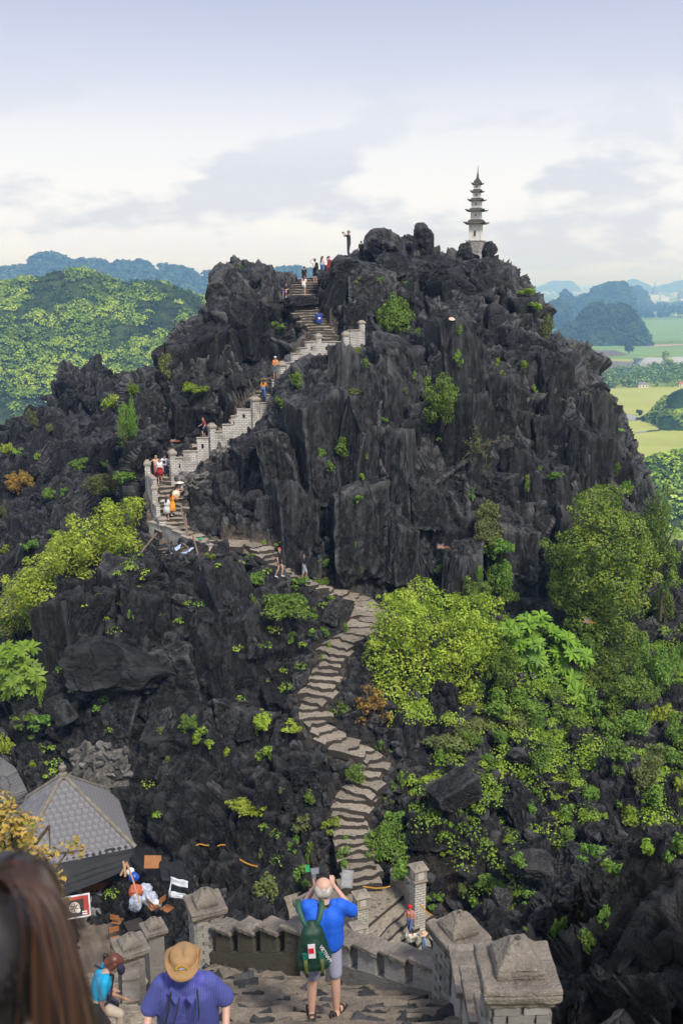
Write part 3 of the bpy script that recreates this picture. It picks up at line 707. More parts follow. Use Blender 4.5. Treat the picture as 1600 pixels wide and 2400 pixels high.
upright(BN, *scatter(R_NEAR, rb, 9000, 1.5, 0.7, lambda P, n: rightn(P), 0), (0.8, 2.2), (1.0, 2.4), (0.7, 1.5), 0.6, 'shard', 0.3, 3)
upright(BN, *scatter(R_NEAR, rb, 9000, 0.9, 1.0, lambda P, n: rightn(P), 0), (0.4, 1.2), (0.35, 0.9), (0.4, 0.9), 0.45, 'boulder', 0.4, 3)
BN.finish(300)
# ------------------------------------------------------------------ stairs on the hill: every step a worn slab of its own
def step_mesh(seed):
    r = np.random.default_rng(seed); nx, ny = 13, 6
    X, Y = np.meshgrid(np.linspace(-1, 1, nx), np.linspace(0, 1, ny), indexing='ij')
    fr = 0.30 * fbm(np.stack([X[:, 0] * 2.2, X[:, 0] * 0, X[:, 0] * 0 + seed], 1), 3, seed) + 0.10 * (X[:, 0] ** 2) * r.uniform(-1, 1)
    Yd = Y + fr[:, None] * (1 - Y)
    Z = 0.22 * fbm(np.stack([X.ravel() * 2, Y.ravel() * 2, np.full(X.size, seed * 1.3)], 1), 3, seed).reshape(X.shape) - 0.22 * (np.abs(X) ** 6) - 0.10 * (1 - Y) ** 8
    top = np.stack([X * (1 + 0.05 * r.normal()), Yd, Z], -1).reshape(-1, 3)
    F = grid_faces(nx, ny).tolist(); V = top.tolist()
    rim = [i * ny for i in range(nx)] + [(nx - 1) * ny + j for j in range(1, ny)] + [i * ny + ny - 1 for i in range(nx - 2, -1, -1)] + [j for j in range(ny - 2, 0, -1)]
    low = []
    for k, i in enumerate(rim):
        x, y, z = V[i]; low.append(len(V)); V.append([x * 1.01, y - 0.03 if y < 0.4 else y, z - 1.2 - 0.2 * r.random()])
    m = len(rim)
    for k in range(m): F.append([rim[k], low[k], low[(k + 1) % m], rim[(k + 1) % m]])
    me = mesh_py('step', V, F, TREAD, True); me.set_sharp_from_angle(angle=math.radians(40)); return me
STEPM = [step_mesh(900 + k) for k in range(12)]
def flight(root, P, hw, rise=0.17, longest=0.75, lift=0.02, wj=0.28):
    s = np.concatenate([[0], np.cumsum(np.linalg.norm(np.diff(P[:, :2], axis=0), axis=1))])
    i0 = 0; n = 0; q = np.linspace(0, s[-1], int(s[-1] / 0.04)); Z = np.interp(q, s, P[:, 2]); XY = np.stack([np.interp(q, s, P[:, 0]), np.interp(q, s, P[:, 1])], 1)
    last = 0
    for i in range(1, len(q)):
        if abs(Z[i] - Z[last]) >= rise or q[i] - q[last] > longest or i == len(q) - 1:
            a, b = XY[last], XY[i]; run = max(np.linalg.norm(b - a), 0.12)
            j0, j1 = max(0, last - 12), min(len(q) - 1, i + 12); t = XY[j1] - XY[j0]; t /= np.linalg.norm(t) + 1e-9
            up = Z[i] >= Z[last]
            if not up: a, t = b, -t
            zt = max(Z[i], Z[last]) + lift
            o = bpy.data.objects.new('step', STEPM[(n * 5 + 3) % 12]); COL.objects.link(o); o.parent = root
            w_ = hw * (1 + random.uniform(-wj, wj))
            sx = w_ * random.choice((-1, 1))
            o.matrix_local = Matrix.Translation((a[0] - t[0] * 0.05 + random.uniform(-.15, .15), a[1] - t[1] * 0.05, zt)) @ Matrix.Rotation(math.atan2(-t[0], t[1]) + random.uniform(-.13, .13), 4, 'Z') @ Matrix.Diagonal((w_, run + 0.30, 0.26, 1))
            n += 1; last = i
    return n
def stairway(name, keys, label, rise, hws):
    root = empty(name); tag(root, label, 'stairs')
    for k, hw in zip(keys, hws): flight(root, PATH3[k], hw, rise)
    return root
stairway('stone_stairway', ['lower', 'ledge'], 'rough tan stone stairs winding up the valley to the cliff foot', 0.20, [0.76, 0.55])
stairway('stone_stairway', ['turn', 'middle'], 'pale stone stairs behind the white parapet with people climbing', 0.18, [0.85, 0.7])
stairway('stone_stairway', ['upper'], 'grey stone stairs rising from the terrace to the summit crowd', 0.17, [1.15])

# ------------------------------------------------------------------ whitewashed parapets on the hill
def hill_brick():
    m, t, b = newmat('whitewashed_brick_courses')
    geo = N(t, 'ShaderNodeNewGeometry'); s = N(t, 'ShaderNodeSeparateXYZ'); t.links.new(geo.outputs['Position'], s.inputs[0])
    cb = N(t, 'ShaderNodeCombineXYZ'); t.links.new(mth(t, 'ADD', s.outputs['X'], mth(t, 'MULTIPLY', s.outputs['Y'], 0.8)), cb.inputs[0]); t.links.new(s.outputs['Z'], cb.inputs[1])
    br = N(t, 'ShaderNodeTexBrick'); br.inputs['Scale'].default_value = 1.0; br.inputs['Brick Width'].default_value = 0.30; br.inputs['Row Height'].default_value = 0.115; br.inputs['Mortar Size'].default_value = 0.013
    br.inputs['Color1'].default_value = (0.68, 0.65, 0.60, 1); br.inputs['Color2'].default_value = (0.55, 0.52, 0.48, 1); br.inputs['Mortar'].default_value = (0.19, 0.17, 0.15, 1)
    t.links.new(cb.outputs[0], br.inputs['Vector'])
    v = geo.outputs['Position']; n = noise(t, v, 1.4, 6, 0.65)
    c = mixc(t, rmp(t, n, [(0.46, 0.0), (0.70, 0.8)]), br.outputs['Color'], (0.16, 0.14, 0.12))
    t.links.new(c, b.inputs['Base Color']); b.inputs['Roughness'].default_value = 0.9
    bump(t, b, mth(t, 'ADD', br.outputs['Fac'], noise(t, v, 14, 5)), 0.5, -0.02)
    return m
HBRICK = hill_brick()
def box_vf(x0, x1, y0, y1, z0, z1):
    V = [(x0, y0, z0), (x1, y0, z0), (x1, y1, z0), (x0, y1, z0), (x0, y0, z1), (x1, y0, z1), (x1, y1, z1), (x0, y1, z1)]
    F = [(0, 3, 2, 1), (4, 5, 6, 7), (0, 1, 5, 4), (1, 2, 6, 5), (2, 3, 7, 6), (3, 0, 4, 7)]
    return V, F
class MB:
    def __init__(self): self.V, self.F = [], []
    def add(self, V, F):
        b = len(self.V); self.V += [tuple(v) for v in V]; self.F += [tuple(i + b for i in f) for f in F]; return self
    def box(self, x0, x1, y0, y1, z0, z1): return self.add(*box_vf(x0, x1, y0, y1, z0, z1))
    def frustum(self, w0, w1, z0, z1, d0=None, d1=None, cx=0, cy=0):
        d0 = w0 if d0 is None else d0; d1 = w1 if d1 is None else d1
        V = [(cx - w0, cy - d0, z0), (cx + w0, cy - d0, z0), (cx + w0, cy + d0, z0), (cx - w0, cy + d0, z0), (cx - w1, cy - d1, z1), (cx + w1, cy - d1, z1), (cx + w1, cy + d1, z1), (cx - w1, cy + d1, z1)]
        return self.add(V, [(0, 3, 2, 1), (4, 5, 6, 7), (0, 1, 5, 4), (1, 2, 6, 5), (2, 3, 7, 6), (3, 0, 4, 7)])
    def tube(self, pts, rad, n=8, cap=True):
        pts = [np.asarray(p, float) for p in pts]; rad = [rad] * len(pts) if np.isscalar(rad) else rad; rings = []
        up = np.array([0.0, 0.0, 1.0])
        for i, p in enumerate(pts):
            t = pts[min(i + 1, len(pts) - 1)] - pts[max(i - 1, 0)]; t = t / (np.linalg.norm(t) + 1e-9)
            a = np.cross(t, up if abs(t[2]) < 0.95 else np.array([1.0, 0, 0])); a /= np.linalg.norm(a); b = np.cross(t, a)
            rings.append([p + rad[i] * (math.cos(k * 2 * math.pi / n) * a + math.sin(k * 2 * math.pi / n) * b) for k in range(n)])
        V = [v for r in rings for v in r]; F = []
        for i in range(len(pts) - 1):
            for k in range(n): F.append((i * n + k, i * n + (k + 1) % n, (i + 1) * n + (k + 1) % n, (i + 1) * n + k))
        if cap: F.append(tuple(range(n - 1, -1, -1))); F.append(tuple((len(pts) - 1) * n + k for k in range(n)))
        return self.add(V, F)
    def lathe(self, prof, n=16, cx=0, cy=0, sq=1.0):
        V, F = [], []
        for r, z in prof:
            for k in range(n): V.append((cx + r * math.cos(2 * math.pi * k / n), cy + sq * r * math.sin(2 * math.pi * k / n), z))
        for i in range(len(prof) - 1):
            for k in range(n): F.append((i * n + k, i * n + (k + 1) % n, (i + 1) * n + (k + 1) % n, (i + 1) * n + k))
        F.append(tuple(range(n - 1, -1, -1))); F.append(tuple((len(prof) - 1) * n + k for k in range(n)))
        return self.add(V, F)
    def build(self, name, mat, parent=None, smooth=False, bevel=0.0, loc=None, rot=None, sharp=35):
        me = mesh_py(name, self.V, self.F, mat, smooth)
        if smooth: me.set_sharp_from_angle(angle=math.radians(sharp))
        o = obj(name, me, parent, loc, rot)
        if bevel:
            m = o.modifiers.new('bevel', 'BEVEL'); m.width = bevel; m.segments = 2; m.limit_method = 'ANGLE'; m.angle_limit = math.radians(30)
        return o
def rough_mesh(me, amp, scale, seed):
    V = np.empty(len(me.vertices) * 3, np.float32); me.vertices.foreach_get('co', V); V = V.reshape(-1, 3)
    V += amp * np.stack([fbm(V * scale + k * 7, 3, seed + k) for k in range(3)], 1); me.vertices.foreach_set('co', V.ravel()); me.update()
def pillar_hill(root, u, vt, vb, wpx, d, yaw=0.5):
    base = PX(u, vb, d); mpp = d / FPX; h = (vb - vt) * mpp * 1.03; w_ = wpx * mpp * 0.40
    o = MB().box(-w_, w_, -w_, w_, -0.9, h * 0.86).build('pillar', HBRICK, root, bevel=0.02, loc=base, rot=(0, 0, yaw))
    MB().frustum(w_ * 1.25, w_ * 1.35, h * 0.80, h * 0.87).frustum(w_ * 1.35, w_ * 0.5, h * 0.87 + 0.003, h).build('cap', CAPSTONE, o, bevel=0.015)
    return base
def wall_piece(root, u0, u1, vt, vb, d0, d1, th=0.24, hole=False, low=0.7):
    a, b = PX(u0, vb, d0), PX(u1, vb, d1); mpp = (d0 + d1) / 2 / FPX; h = (vb - vt) * mpp * 1.03
    zb = min(a[2], b[2]); L = math.hypot(b[0] - a[0], b[1] - a[1]); yaw = math.atan2(b[1] - a[1], b[0] - a[0]); zt = (a[2] + b[2]) / 2 + h
    m = MB(); H = zt - zb
    if hole:
        hx0, hx1, hz0, hz1 = L * 0.38, L * 0.58, H * 0.45, H * 0.72
        m.box(0, hx0, -th / 2, th / 2, -low, H).box(hx1, L, -th / 2, th / 2, -low, H).box(hx0 + .001, hx1 - .001, -th / 2, th / 2, hz1, H - .002).box(hx0 + .001, hx1 - .001, -th / 2, th / 2, -low, hz0)
    else: m.box(0, L, -th / 2, th / 2, -low, H)
    o = m.build('wall_section', HBRICK, root, loc=(a[0], a[1], zb), rot=(0, 0, yaw))
    MB().box(-0.03, L + 0.03, -th / 2 - 0.05, th / 2 + 0.05, H - 0.05 + 0.053, H + 0.06).build('coping', CAPSTONE, o, bevel=0.015)
def base_depth(u, v): return to_px(bare_hit(u, v))[2]
wall_mid = empty('parapet_wall'); tag(wall_mid, 'whitewashed stepped brick parapet zigzagging up the peak below the straw hat woman', 'parapet')
DP = {}
for key, (u, vt, vb, wpx) in {'P2': (406,1053,1118,17), 'P3': (498,992,1049,18), 'P4': (598,929,984,21), 'P5': (660.5,848,906,18)}.items():
    DP[key] = base_depth(u, vb) - 0.5; pillar_hill(wall_mid, u, vt, vb, wpx, DP[key])
def pieces(root, ka, kb, ua, ub, L, holes=()):
    for i, (u0, u1, vt, vb) in enumerate(L):
        dd = [DP[ka] + (DP[kb] - DP[ka]) * (u - ua) / (ub - ua) for u in (u0, u1)]
        wall_piece(root, u0, u1, vt, vb, dd[0], dd[1], hole=i in holes)
wall_top = empty('parapet_wall'); tag(wall_top, 'white brick terrace parapet with square loopholes below the upper stairs', 'parapet')
for key, (u, vt, vb, wpx) in {'P6': (746,783,837,15), 'P7': (810,778,835,17), 'P8': (847,752,791,16)}.items():
    DP[key] = base_depth(u, vb) - 0.4; pillar_hill(wall_top, u, vt, vb, wpx, DP[key], 0.3)
wall_low = empty('parapet_wall'); tag(wall_low, 'white brick parapet round the lower platform beside the girl in white', 'parapet')
for key, (u, vt, vb, wpx) in {'P1': (348,1078,1141,16), 'P9': (365,1134,1200,16), 'P10': (382,1210,1250,20)}.items():
    DP[key] = base_depth(u, vb) - 0.2; pillar_hill(wall_low, u, vt, vb, wpx, DP[key], 0.2)
pieces(wall_mid, 'P2', 'P3', 406, 498, [(414,432,1074,1118),(432,463,1059,1112),(463,490,1028,1072)], (0, 2))
pieces(wall_mid, 'P3', 'P4', 498, 598, [(507,523,1013,1046),(523,543,997,1032),(543,557,977,1012),(557,589,961,996)], (2, 3))
pieces(wall_mid, 'P4', 'P5', 598, 660.5, [(608,624,946,982),(624,638,927,955),(638,652,893,932)])
DP['P5b'] = DP['P5']
pieces(wall_top, 'P5b', 'P6', 660.5, 746, [(669,684,852,892),(684,701,831,872),(701,717,818,855),(717,740,803,838)], (3,))
pieces(wall_top, 'P6', 'P7', 746, 810, [(753,778,803,837),(778,803,803.5,836)], (0, 1))
pieces(wall_top, 'P7', 'P8', 810, 847, [(818,840,776,808)])
pieces(wall_low, 'P1', 'P9', 348, 365, [(350,364,1118,1150)])
pieces(wall_low, 'P9', 'P10', 365, 382, [(360,372,1181,1218),(372,380,1215,1240)])
DP['Q'] = base_depth(495, 1288) - 0.8; DP['P10b'] = DP['P10'] - 0.2
pieces(wall_low, 'P10b', 'Q', 385, 495, [(355,392,1229,1264),(392,409,1236,1272),(409,430,1247,1278),(430,451,1260,1284),(451,495,1270,1294)], (4,))
# dry-stone footing that carries the middle parapet
# ------------------------------------------------------------------ the near staircase and its parapet
NEARTREAD = brick_paint_material('near_step_mortar', (0.26, 0.215, 0.165), (0.10, 0.085, 0.07), soot=0.6)
def ZG(y): return -2.2 - 0.62 * y
PAVE = rock_material('paving_stone_grey', (0.03, 0.031, 0.035), (0.075, 0.075, 0.08), (0.15, 0.145, 0.14), 0.0, 3.0)
near_st = empty('stone_stairway'); tag(near_st, 'cobbled grey and tan stone stairs under the bald man with backpack', 'stairs')
def irregular_stone(seed):
    r = np.random.default_rng(seed); n = 11; a = np.sort(r.uniform(0, 2 * math.pi, n) * 0.25 + np.arange(n) * 2 * math.pi / n * 0.97)
    rad = 1 + 0.26 * r.normal(size=n); V = []; F = []
    for k in range(n): V.append((rad[k] * math.cos(a[k]), rad[k] * math.sin(a[k]), -1.0))
    for k in range(n): V.append((0.97 * rad[k] * math.cos(a[k]), 0.97 * rad[k] * math.sin(a[k]), 0.35 + 0.2 * r.normal()))
    for k in range(n): V.append((0.72 * rad[k] * math.cos(a[k]), 0.72 * rad[k] * math.sin(a[k]), 0.9 + 0.25 * r.normal()))
    V.append((0, 0, 1.0))
    for k in range(n):
        j = (k + 1) % n
        F += [(k, j, n + j, n + k), (n + k, n + j, 2 * n + j, 2 * n + k), (2 * n + k, 2 * n + j, 3 * n)]
    me = mesh_py('paving_stone', V, F, None, True); me.set_sharp_from_angle(angle=math.radians(40)); return me
STONES = []
for k in range(10):
    me = irregular_stone(70 + k); me.materials.append(PAVE if k < 7 else NEARTREAD); STONES.append(me)
# parapet line in plan
N1, N2, NM, NL = np.array([1.42, 7.04, -5.4]), np.array([1.48, 11.1, -8.0]), np.array([-0.30, 13.1, -8.95]), np.array([-2.3, 14.9, -10.2])
def wall_x(y): return float(np.interp(y, [0, 7.04, 11.1, 13.1, 14.9, 18], [1.45, 1.42, 1.48, -0.3, -2.3, -4.6]))
y = 1.2; nstone = 0
ND = 26
for k in range(40):
    run = 0.42 + 0.06 * random.random()
    if y > 14.3: break
    x1 = wall_x(y + run * 0.5) - 0.05; x0 = -1.9 if y < 11.5 else max(-2.3, x1 - 2.2)
    zt = ZG(y + run)
    nx = 18; V, F = [], []
    r = np.random.default_rng(300 + k)
    xs = np.linspace(x0, x1, nx); fr = 0.07 * fbm(np.stack([xs * 1.3, xs * 0, xs * 0 + k], 1), 3, 5)
    rows = [(-0.10, -0.75), (-0.02, -0.05), (0.05, 0.0), (run * 0.5, 0.01), (run + 0.15, 0.0)]
    for yy, zz in rows:
        for i in range(nx): V.append((xs[i], y + yy + fr[i] * (1 if yy < 0.3 else 0.2), zt + zz + 0.02 * r.normal()))
    F = [(j * nx + i, j * nx + i + 1, (j + 1) * nx + i + 1, (j + 1) * nx + i) for j in range(len(rows) - 1) for i in range(nx - 1)]
    st = obj('step', mesh_py('step', V, F, NEARTREAD, True), near_st); st.data.set_sharp_from_angle(angle=math.radians(40))
    if 6.5 < y < 14.5:
        x = x0 + 0.1
        while x < x1 - 0.12:
            for row in range(2):
                s = r.uniform(0.12, 0.23); py = y + 0.10 + row * 0.22 + r.uniform(-.05, .05)
                o = bpy.data.objects.new('paving_stone', STONES[int(r.integers(0, 10))]); COL.objects.link(o); o.parent = st
                o.matrix_local = Matrix.Translation((x + r.uniform(-.05, .1), py, zt + 0.05)) @ Matrix.Rotation(r.uniform(0, 6.28), 4, 'Z') @ Matrix.Diagonal((s, s * r.uniform(0.55, 0.9), 0.04, 1)); nstone += 1
            x += r.uniform(0.24, 0.36)
    y += run
# lower side flight on the courtyard side
side_st = empty('stone_stairway'); tag(side_st, 'earthy stone stairs climbed by the woman in turquoise', 'stairs')
y = 7.5
for k in range(64):
    run = 0.42; zt = ZG(y) - 1.0 - max(0, y - 13) * 0.12
    if zt < -26.4: break
    xc = float(np.interp(y, [7, 13, 16, 24, 34], [-3.3, -3.6, -5.6, -6.8, -8.6])); V, F = box_vf(-1.25, 1.25, -0.05, run + 0.1, -0.8, 0)
    me = bpy.data.meshes.get('side_step')
    if me is None:
        o = MB().box(-1.25, 1.25, -0.05, run + 0.1, -0.8, 0).build('step', TREAD, side_st); me = o.data; me.name = 'side_step'
    else: o = obj('step', me, side_st)
    o.location = (xc, y, zt); o.rotation_euler = (0, 0, random.uniform(-.05, .05)); y += run

# bricks: alike ones share a mesh
BRK = []
for k in range(6):
    bm = bmesh.new(); bmesh.ops.create_cube(bm, size=1.0); bmesh.ops.bevel(bm, geom=bm.edges[:], offset=0.06, segments=1, affect='EDGES')
    me = bpy.data.meshes.new('brick'); bm.to_mesh(me); bm.free(); rough_mesh(me, 0.05, 2.0, 40 + k); me.materials.append(BRICKW if k < 4 else BRICKD); BRK.append(me)
def brick(parent, M, l, w_, h):
    o = bpy.data.objects.new('brick', random.choice(BRK)); COL.objects.link(o); o.parent = parent
    o.matrix_local = M @ Matrix.Diagonal((l, w_, h, 1)); return o
def near_pillar(root, top, yaw, cap=0.315, shaft=0.225, height=1.6, bricks=True, brick_rows=99):
    """a brick pillar whose cap slab's upper face lies at `top`"""
    p = obj('pillar', MB().box(-shaft, shaft, -shaft, shaft, -height, -0.10).V and mesh_py('pillar', *box_vf(-shaft + .012, shaft - .012, -shaft + .012, shaft - .012, -height, -0.10), MORTAR), root, top, (0, 0, yaw))
    c = MB().frustum(cap * 0.82, cap * 0.86, -0.20, -0.13).frustum(cap * 0.97, cap, -0.127, -0.055).frustum(cap, cap * 0.97, -0.052, 0.0).build('cap', CAPSTONE, p, bevel=0.016)
    sub = c.modifiers.new('sub', 'SUBSURF'); sub.subdivision_type = 'SIMPLE'; sub.levels = sub.render_levels = 3
    tx = bpy.data.textures.get('chip') or bpy.data.textures.new('chip', 'CLOUDS'); tx.noise_scale = 0.09; tx.noise_depth = 3
    dm = c.modifiers.new('chips', 'DISPLACE'); dm.texture = tx; dm.strength = 0.035; dm.mid_level = 0.5; dm.texture_coords = 'GLOBAL'
    f = MB().frustum(cap * 0.62, cap * 0.60, 0.003, 0.07).frustum(cap * 0.60, cap * 0.20, 0.072, 0.24).build('finial', CAPSTONE, p, bevel=0.014)
    sub = f.modifiers.new('sub', 'SUBSURF'); sub.subdivision_type = 'SIMPLE'; sub.levels = sub.render_levels = 3
    dm = f.modifiers.new('chips', 'DISPLACE'); dm.texture = tx; dm.strength = 0.03; dm.mid_level = 0.5; dm.texture_coords = 'GLOBAL'
    MB().lathe([(0.024, 0.20), (0.024, 0.256), (0.012, 0.2562)], 10).build('rod_hole', MOSSWALL, p)
    if bricks:
        h, l = 0.072, 0.215; n = min(int((height - 0.2) / 0.08), brick_rows)
        for r in range(n):
            z = -0.24 - r * 0.08; off = (r % 2) * 0.5
            for face in range(4):
                Rm = Matrix.Rotation(face * math.pi / 2, 4, 'Z')
                xs = [(-shaft + 0.11, 0.205), (shaft - 0.11, 0.205)] if r % 2 == face % 2 else [(-shaft + 0.055, 0.10), (0.0, 0.215), (shaft - 0.055, 0.10)]
                for x, ll in xs:
                    brick(p, Rm @ Matrix.Translation((x + random.uniform(-.004, .004), -shaft + 0.004 + random.uniform(-.006, .006), z)) @ Matrix.Rotation(random.uniform(-.03, .03), 4, 'Z'), ll * 0.96, 0.05, h)
    return p
def saw_wall(root, a, b, n, ha, th=0.26, mat=BRICKD, bricks=False, body=MORTAR, notch=0.30, skip=0.25):
    """wall from plan point a to b (z = height of the wall's top edge line), n merlons with tops falling toward b"""
    a, b = np.asarray(a, float), np.asarray(b, float); L = math.hypot(*(b - a)[:2]); yaw = math.atan2(b[1] - a[1], b[0] - a[0])
    M = Matrix.Translation(a) @ Matrix.Rotation(yaw, 4, 'Z'); dz = b[2] - a[2]
    m = MB(); s = dz / L
    V = [(0, -th / 2, -notch), (L, -th / 2, dz - notch), (L, -th / 2, dz - ha), (0, -th / 2, -ha)]; V += [(x, th / 2, z) for x, _, z in V]
    m.add(V, [(0, 3, 2, 1), (4, 5, 6, 7), (0, 1, 5, 4), (1, 2, 6, 5), (2, 3, 7, 6), (3, 0, 4, 7)])
    o = m.build('wall', body, root); o.matrix_local = M
    w_ = L / n
    for k in range(n):
        x0, x1 = k * w_ + 0.03, (k + 1) * w_ - w_ * skip; z0 = s * x0; z1 = s * x1
        t0, t1 = z0 + 0.02, z0 - 0.06
        V = [(x0, -th / 2, z0 - notch), (x1, -th / 2, z1 - notch), (x1, -th / 2, t1), (x0, -th / 2, t0)]; V += [(x, th / 2, z) for x, _, z in V]
        me = MB().add(V, [(0, 1, 2, 3), (4, 7, 6, 5), (0, 4, 5, 1), (1, 5, 6, 2), (2, 6, 7, 3), (3, 7, 4, 0)]).build('merlon', mat, o, bevel=0.012)
        V = [(x0 - .05, -th / 2 - .05, t0 + .003), (x1 + .05, -th / 2 - .05, t1 + .003), (x1 + .05, th / 2 + .05, t1 + .003), (x0 - .05, th / 2 + .05, t0 + .003)]; V += [(x, y_, z + 0.075) for x, y_, z in V]
        c = MB().add(V, [(0, 3, 2, 1), (4, 5, 6, 7), (0, 1, 5, 4), (1, 2, 6, 5), (2, 3, 7, 6), (3, 0, 4, 7)]).build('coping', CAPSTONE, o, bevel=0.014)
        sub = c.modifiers.new('sub', 'SUBSURF'); sub.subdivision_type = 'SIMPLE'; sub.levels = sub.render_levels = 3
        dm = c.modifiers.new('chips', 'DISPLACE'); dm.texture = bpy.data.textures['chip']; dm.strength = 0.03; dm.mid_level = 0.5; dm.texture_coords = 'GLOBAL'
    if bricks:
        for r in range(int((ha - notch) / 0.082)):
            z = -notch - 0.045 - r * 0.082; x = 0.12 * (r % 2) + 0.12
            while x < L - 0.1:
                for sd in ((-1,) if bricks == 1 else (-1, 1)):
                    brick(o, Matrix.Translation((x, sd * (th / 2 + 0.004) + random.uniform(-.006, .006), z + s * x)) @ Matrix.Rotation(-math.atan(s), 4, 'Y'), 0.218, 0.05, 0.073)
                x += 0.226
    return o
par = empty('parapet_wall'); tag(par, 'weathered near parapet of brick pillars and saw-toothed merlons beside the bald man', 'parapet')
near_pillar(par, N1, 0.02, 0.315, 0.225, 2.0, brick_rows=8)
near_pillar(par, N2, math.radians(24), 0.315, 0.225, 2.6)
near_pillar(par, NM, math.radians(40), 0.315, 0.225, 2.0)
near_pillar(par, NL, math.radians(22), 0.315, 0.225, 1.9, brick_rows=12)
def dropz(p, dz): return (p[0], p[1], p[2] - dz)
dirv = lambda a, b: (b - a) / np.linalg.norm((b - a)[:2])
e = dirv(N1, N2); saw_wall(par, dropz(N1 + e * .25, 1.05), dropz(N2 - e * .25, 0.62), 3, 1.6, bricks=False, body=BRICKD)
e = dirv(N2, NM); saw_wall(par, dropz(N2 + e * .25, 0.64), dropz(NM - e * .25, 0.62), 4, 1.15, bricks=1, body=MORTAR)
e = dirv(NM, NL); saw_wall(par, dropz(NM + e * .25, 0.55), dropz(NL - e * .25, 0.60), 4, 1.5, mat=MOSSWALL, body=MOSSWALL)
par2 = empty('parapet_wall'); tag(par2, 'small mossy parapet with low capped pillars going down beside the courtyard', 'parapet')
L1, L2 = PX(305, 2212, 21.5), PX(360, 2170, 26.0)
near_pillar(par2, L1, 0.5, 0.36, 0.25, 1.6, bricks=False); near_pillar(par2, L2, 0.5, 0.31, 0.22, 1.6, bricks=False)
e = dirv(NL, L1); 
saw_wall(par2, dropz(L1 + np.array([.35, -1.6, .5]), 0.7), dropz(L1, 0.45), 2, 2.2, mat=BRICKD, body=RUBBLE_STONE)
print('paving stones', nstone)
# ------------------------------------------------------------------ foliage as clouds of leaf-sized faces
def leaf_quads(C, Nn, size, rng, ratio=0.55, fold=0.0):
    """C (n,3) centres, Nn (n,3) facing, size (n,) -> V, F"""
    n = len(C); Nn = Nn / (np.linalg.norm(Nn, axis=1, keepdims=True) + 1e-9)
    t = rng.normal(size=(n, 3)); t -= (t * Nn).sum(1, keepdims=True) * Nn; t /= np.linalg.norm(t, axis=1, keepdims=True) + 1e-9
    b = np.cross(Nn, t); s = size[:, None] * 0.5
    V = np.stack([C - t * s, C + b * s * ratio + Nn * s * 0.12, C + t * s * 1.05 - Nn * s * 0.15, C - b * s * ratio + Nn * s * 0.12], 1).reshape(-1, 3)
    return V, np.arange(4 * n).reshape(n, 4)
def crown_points(lobes, n, rng, up=0.35, inner=0.35):
    L = np.array([(*c, r) for c, r in lobes]); wgt = L[:, 3] ** 2; k = rng.choice(len(L), n, p=wgt / wgt.sum())
    d = rng.normal(size=(n, 3)); d[:, 2] = d[:, 2] * 0.9 + up; d /= np.linalg.norm(d, axis=1, keepdims=True)
    rr = L[k, 3] * np.where(rng.random(n) < inner, rng.uniform(0.35, 0.9, n), rng.uniform(0.85, 1.08, n))
    C = L[k, :3] + d * rr[:, None]
    nn = d + rng.normal(0, 0.45, (n, 3)) + np.array([0, 0, 0.45])
    return C, nn
def crown_lobes(rx, ry, rz, n, rng, lobe=(0.28, 0.5)):
    out = []
    for _ in range(n):
        d = rng.normal(size=3); d /= np.linalg.norm(d); f = rng.uniform(0.25, 0.78)
        r = rng.uniform(*lobe) * (rx * ry * rz) ** (1 / 3)
        out.append(((d[0] * rx * f, d[1] * ry * f, d[2] * rz * f), r))
    return out
def leaf_mesh(name, lobes, n, leaf, mat, rng, up=0.35, inner=0.3, ratio=0.55):
    extra = []
    for (c, r) in lobes:
        for _ in range(4):
            d = rng.normal(size=3); d[2] = d[2] * .8 + .2; d /= np.linalg.norm(d); extra.append((tuple(np.array(c) + d * r * rng.uniform(.75, 1.15)), r * rng.uniform(.22, .42)))
    lobes = [(c, r * .86) for c, r in lobes] + extra
    C, nn = crown_points(lobes, n, rng, up, inner)
    V, F = leaf_quads(C, nn, leaf * rng.uniform(0.65, 1.3, n), rng, ratio)
    me = mesh_np(name, V, F, [mat], False); s = float(np.mean([r for _, r in lobes])); tn = 0.5 + 1.1 * fbm(C / (1.1 * s) + 3, 2, 71) 
    me.attributes.new('tint', 'FLOAT', 'FACE').data.foreach_set('value', np.clip(tn, 0, 1).astype(np.float32)); return me
rf = np.random.default_rng(21)

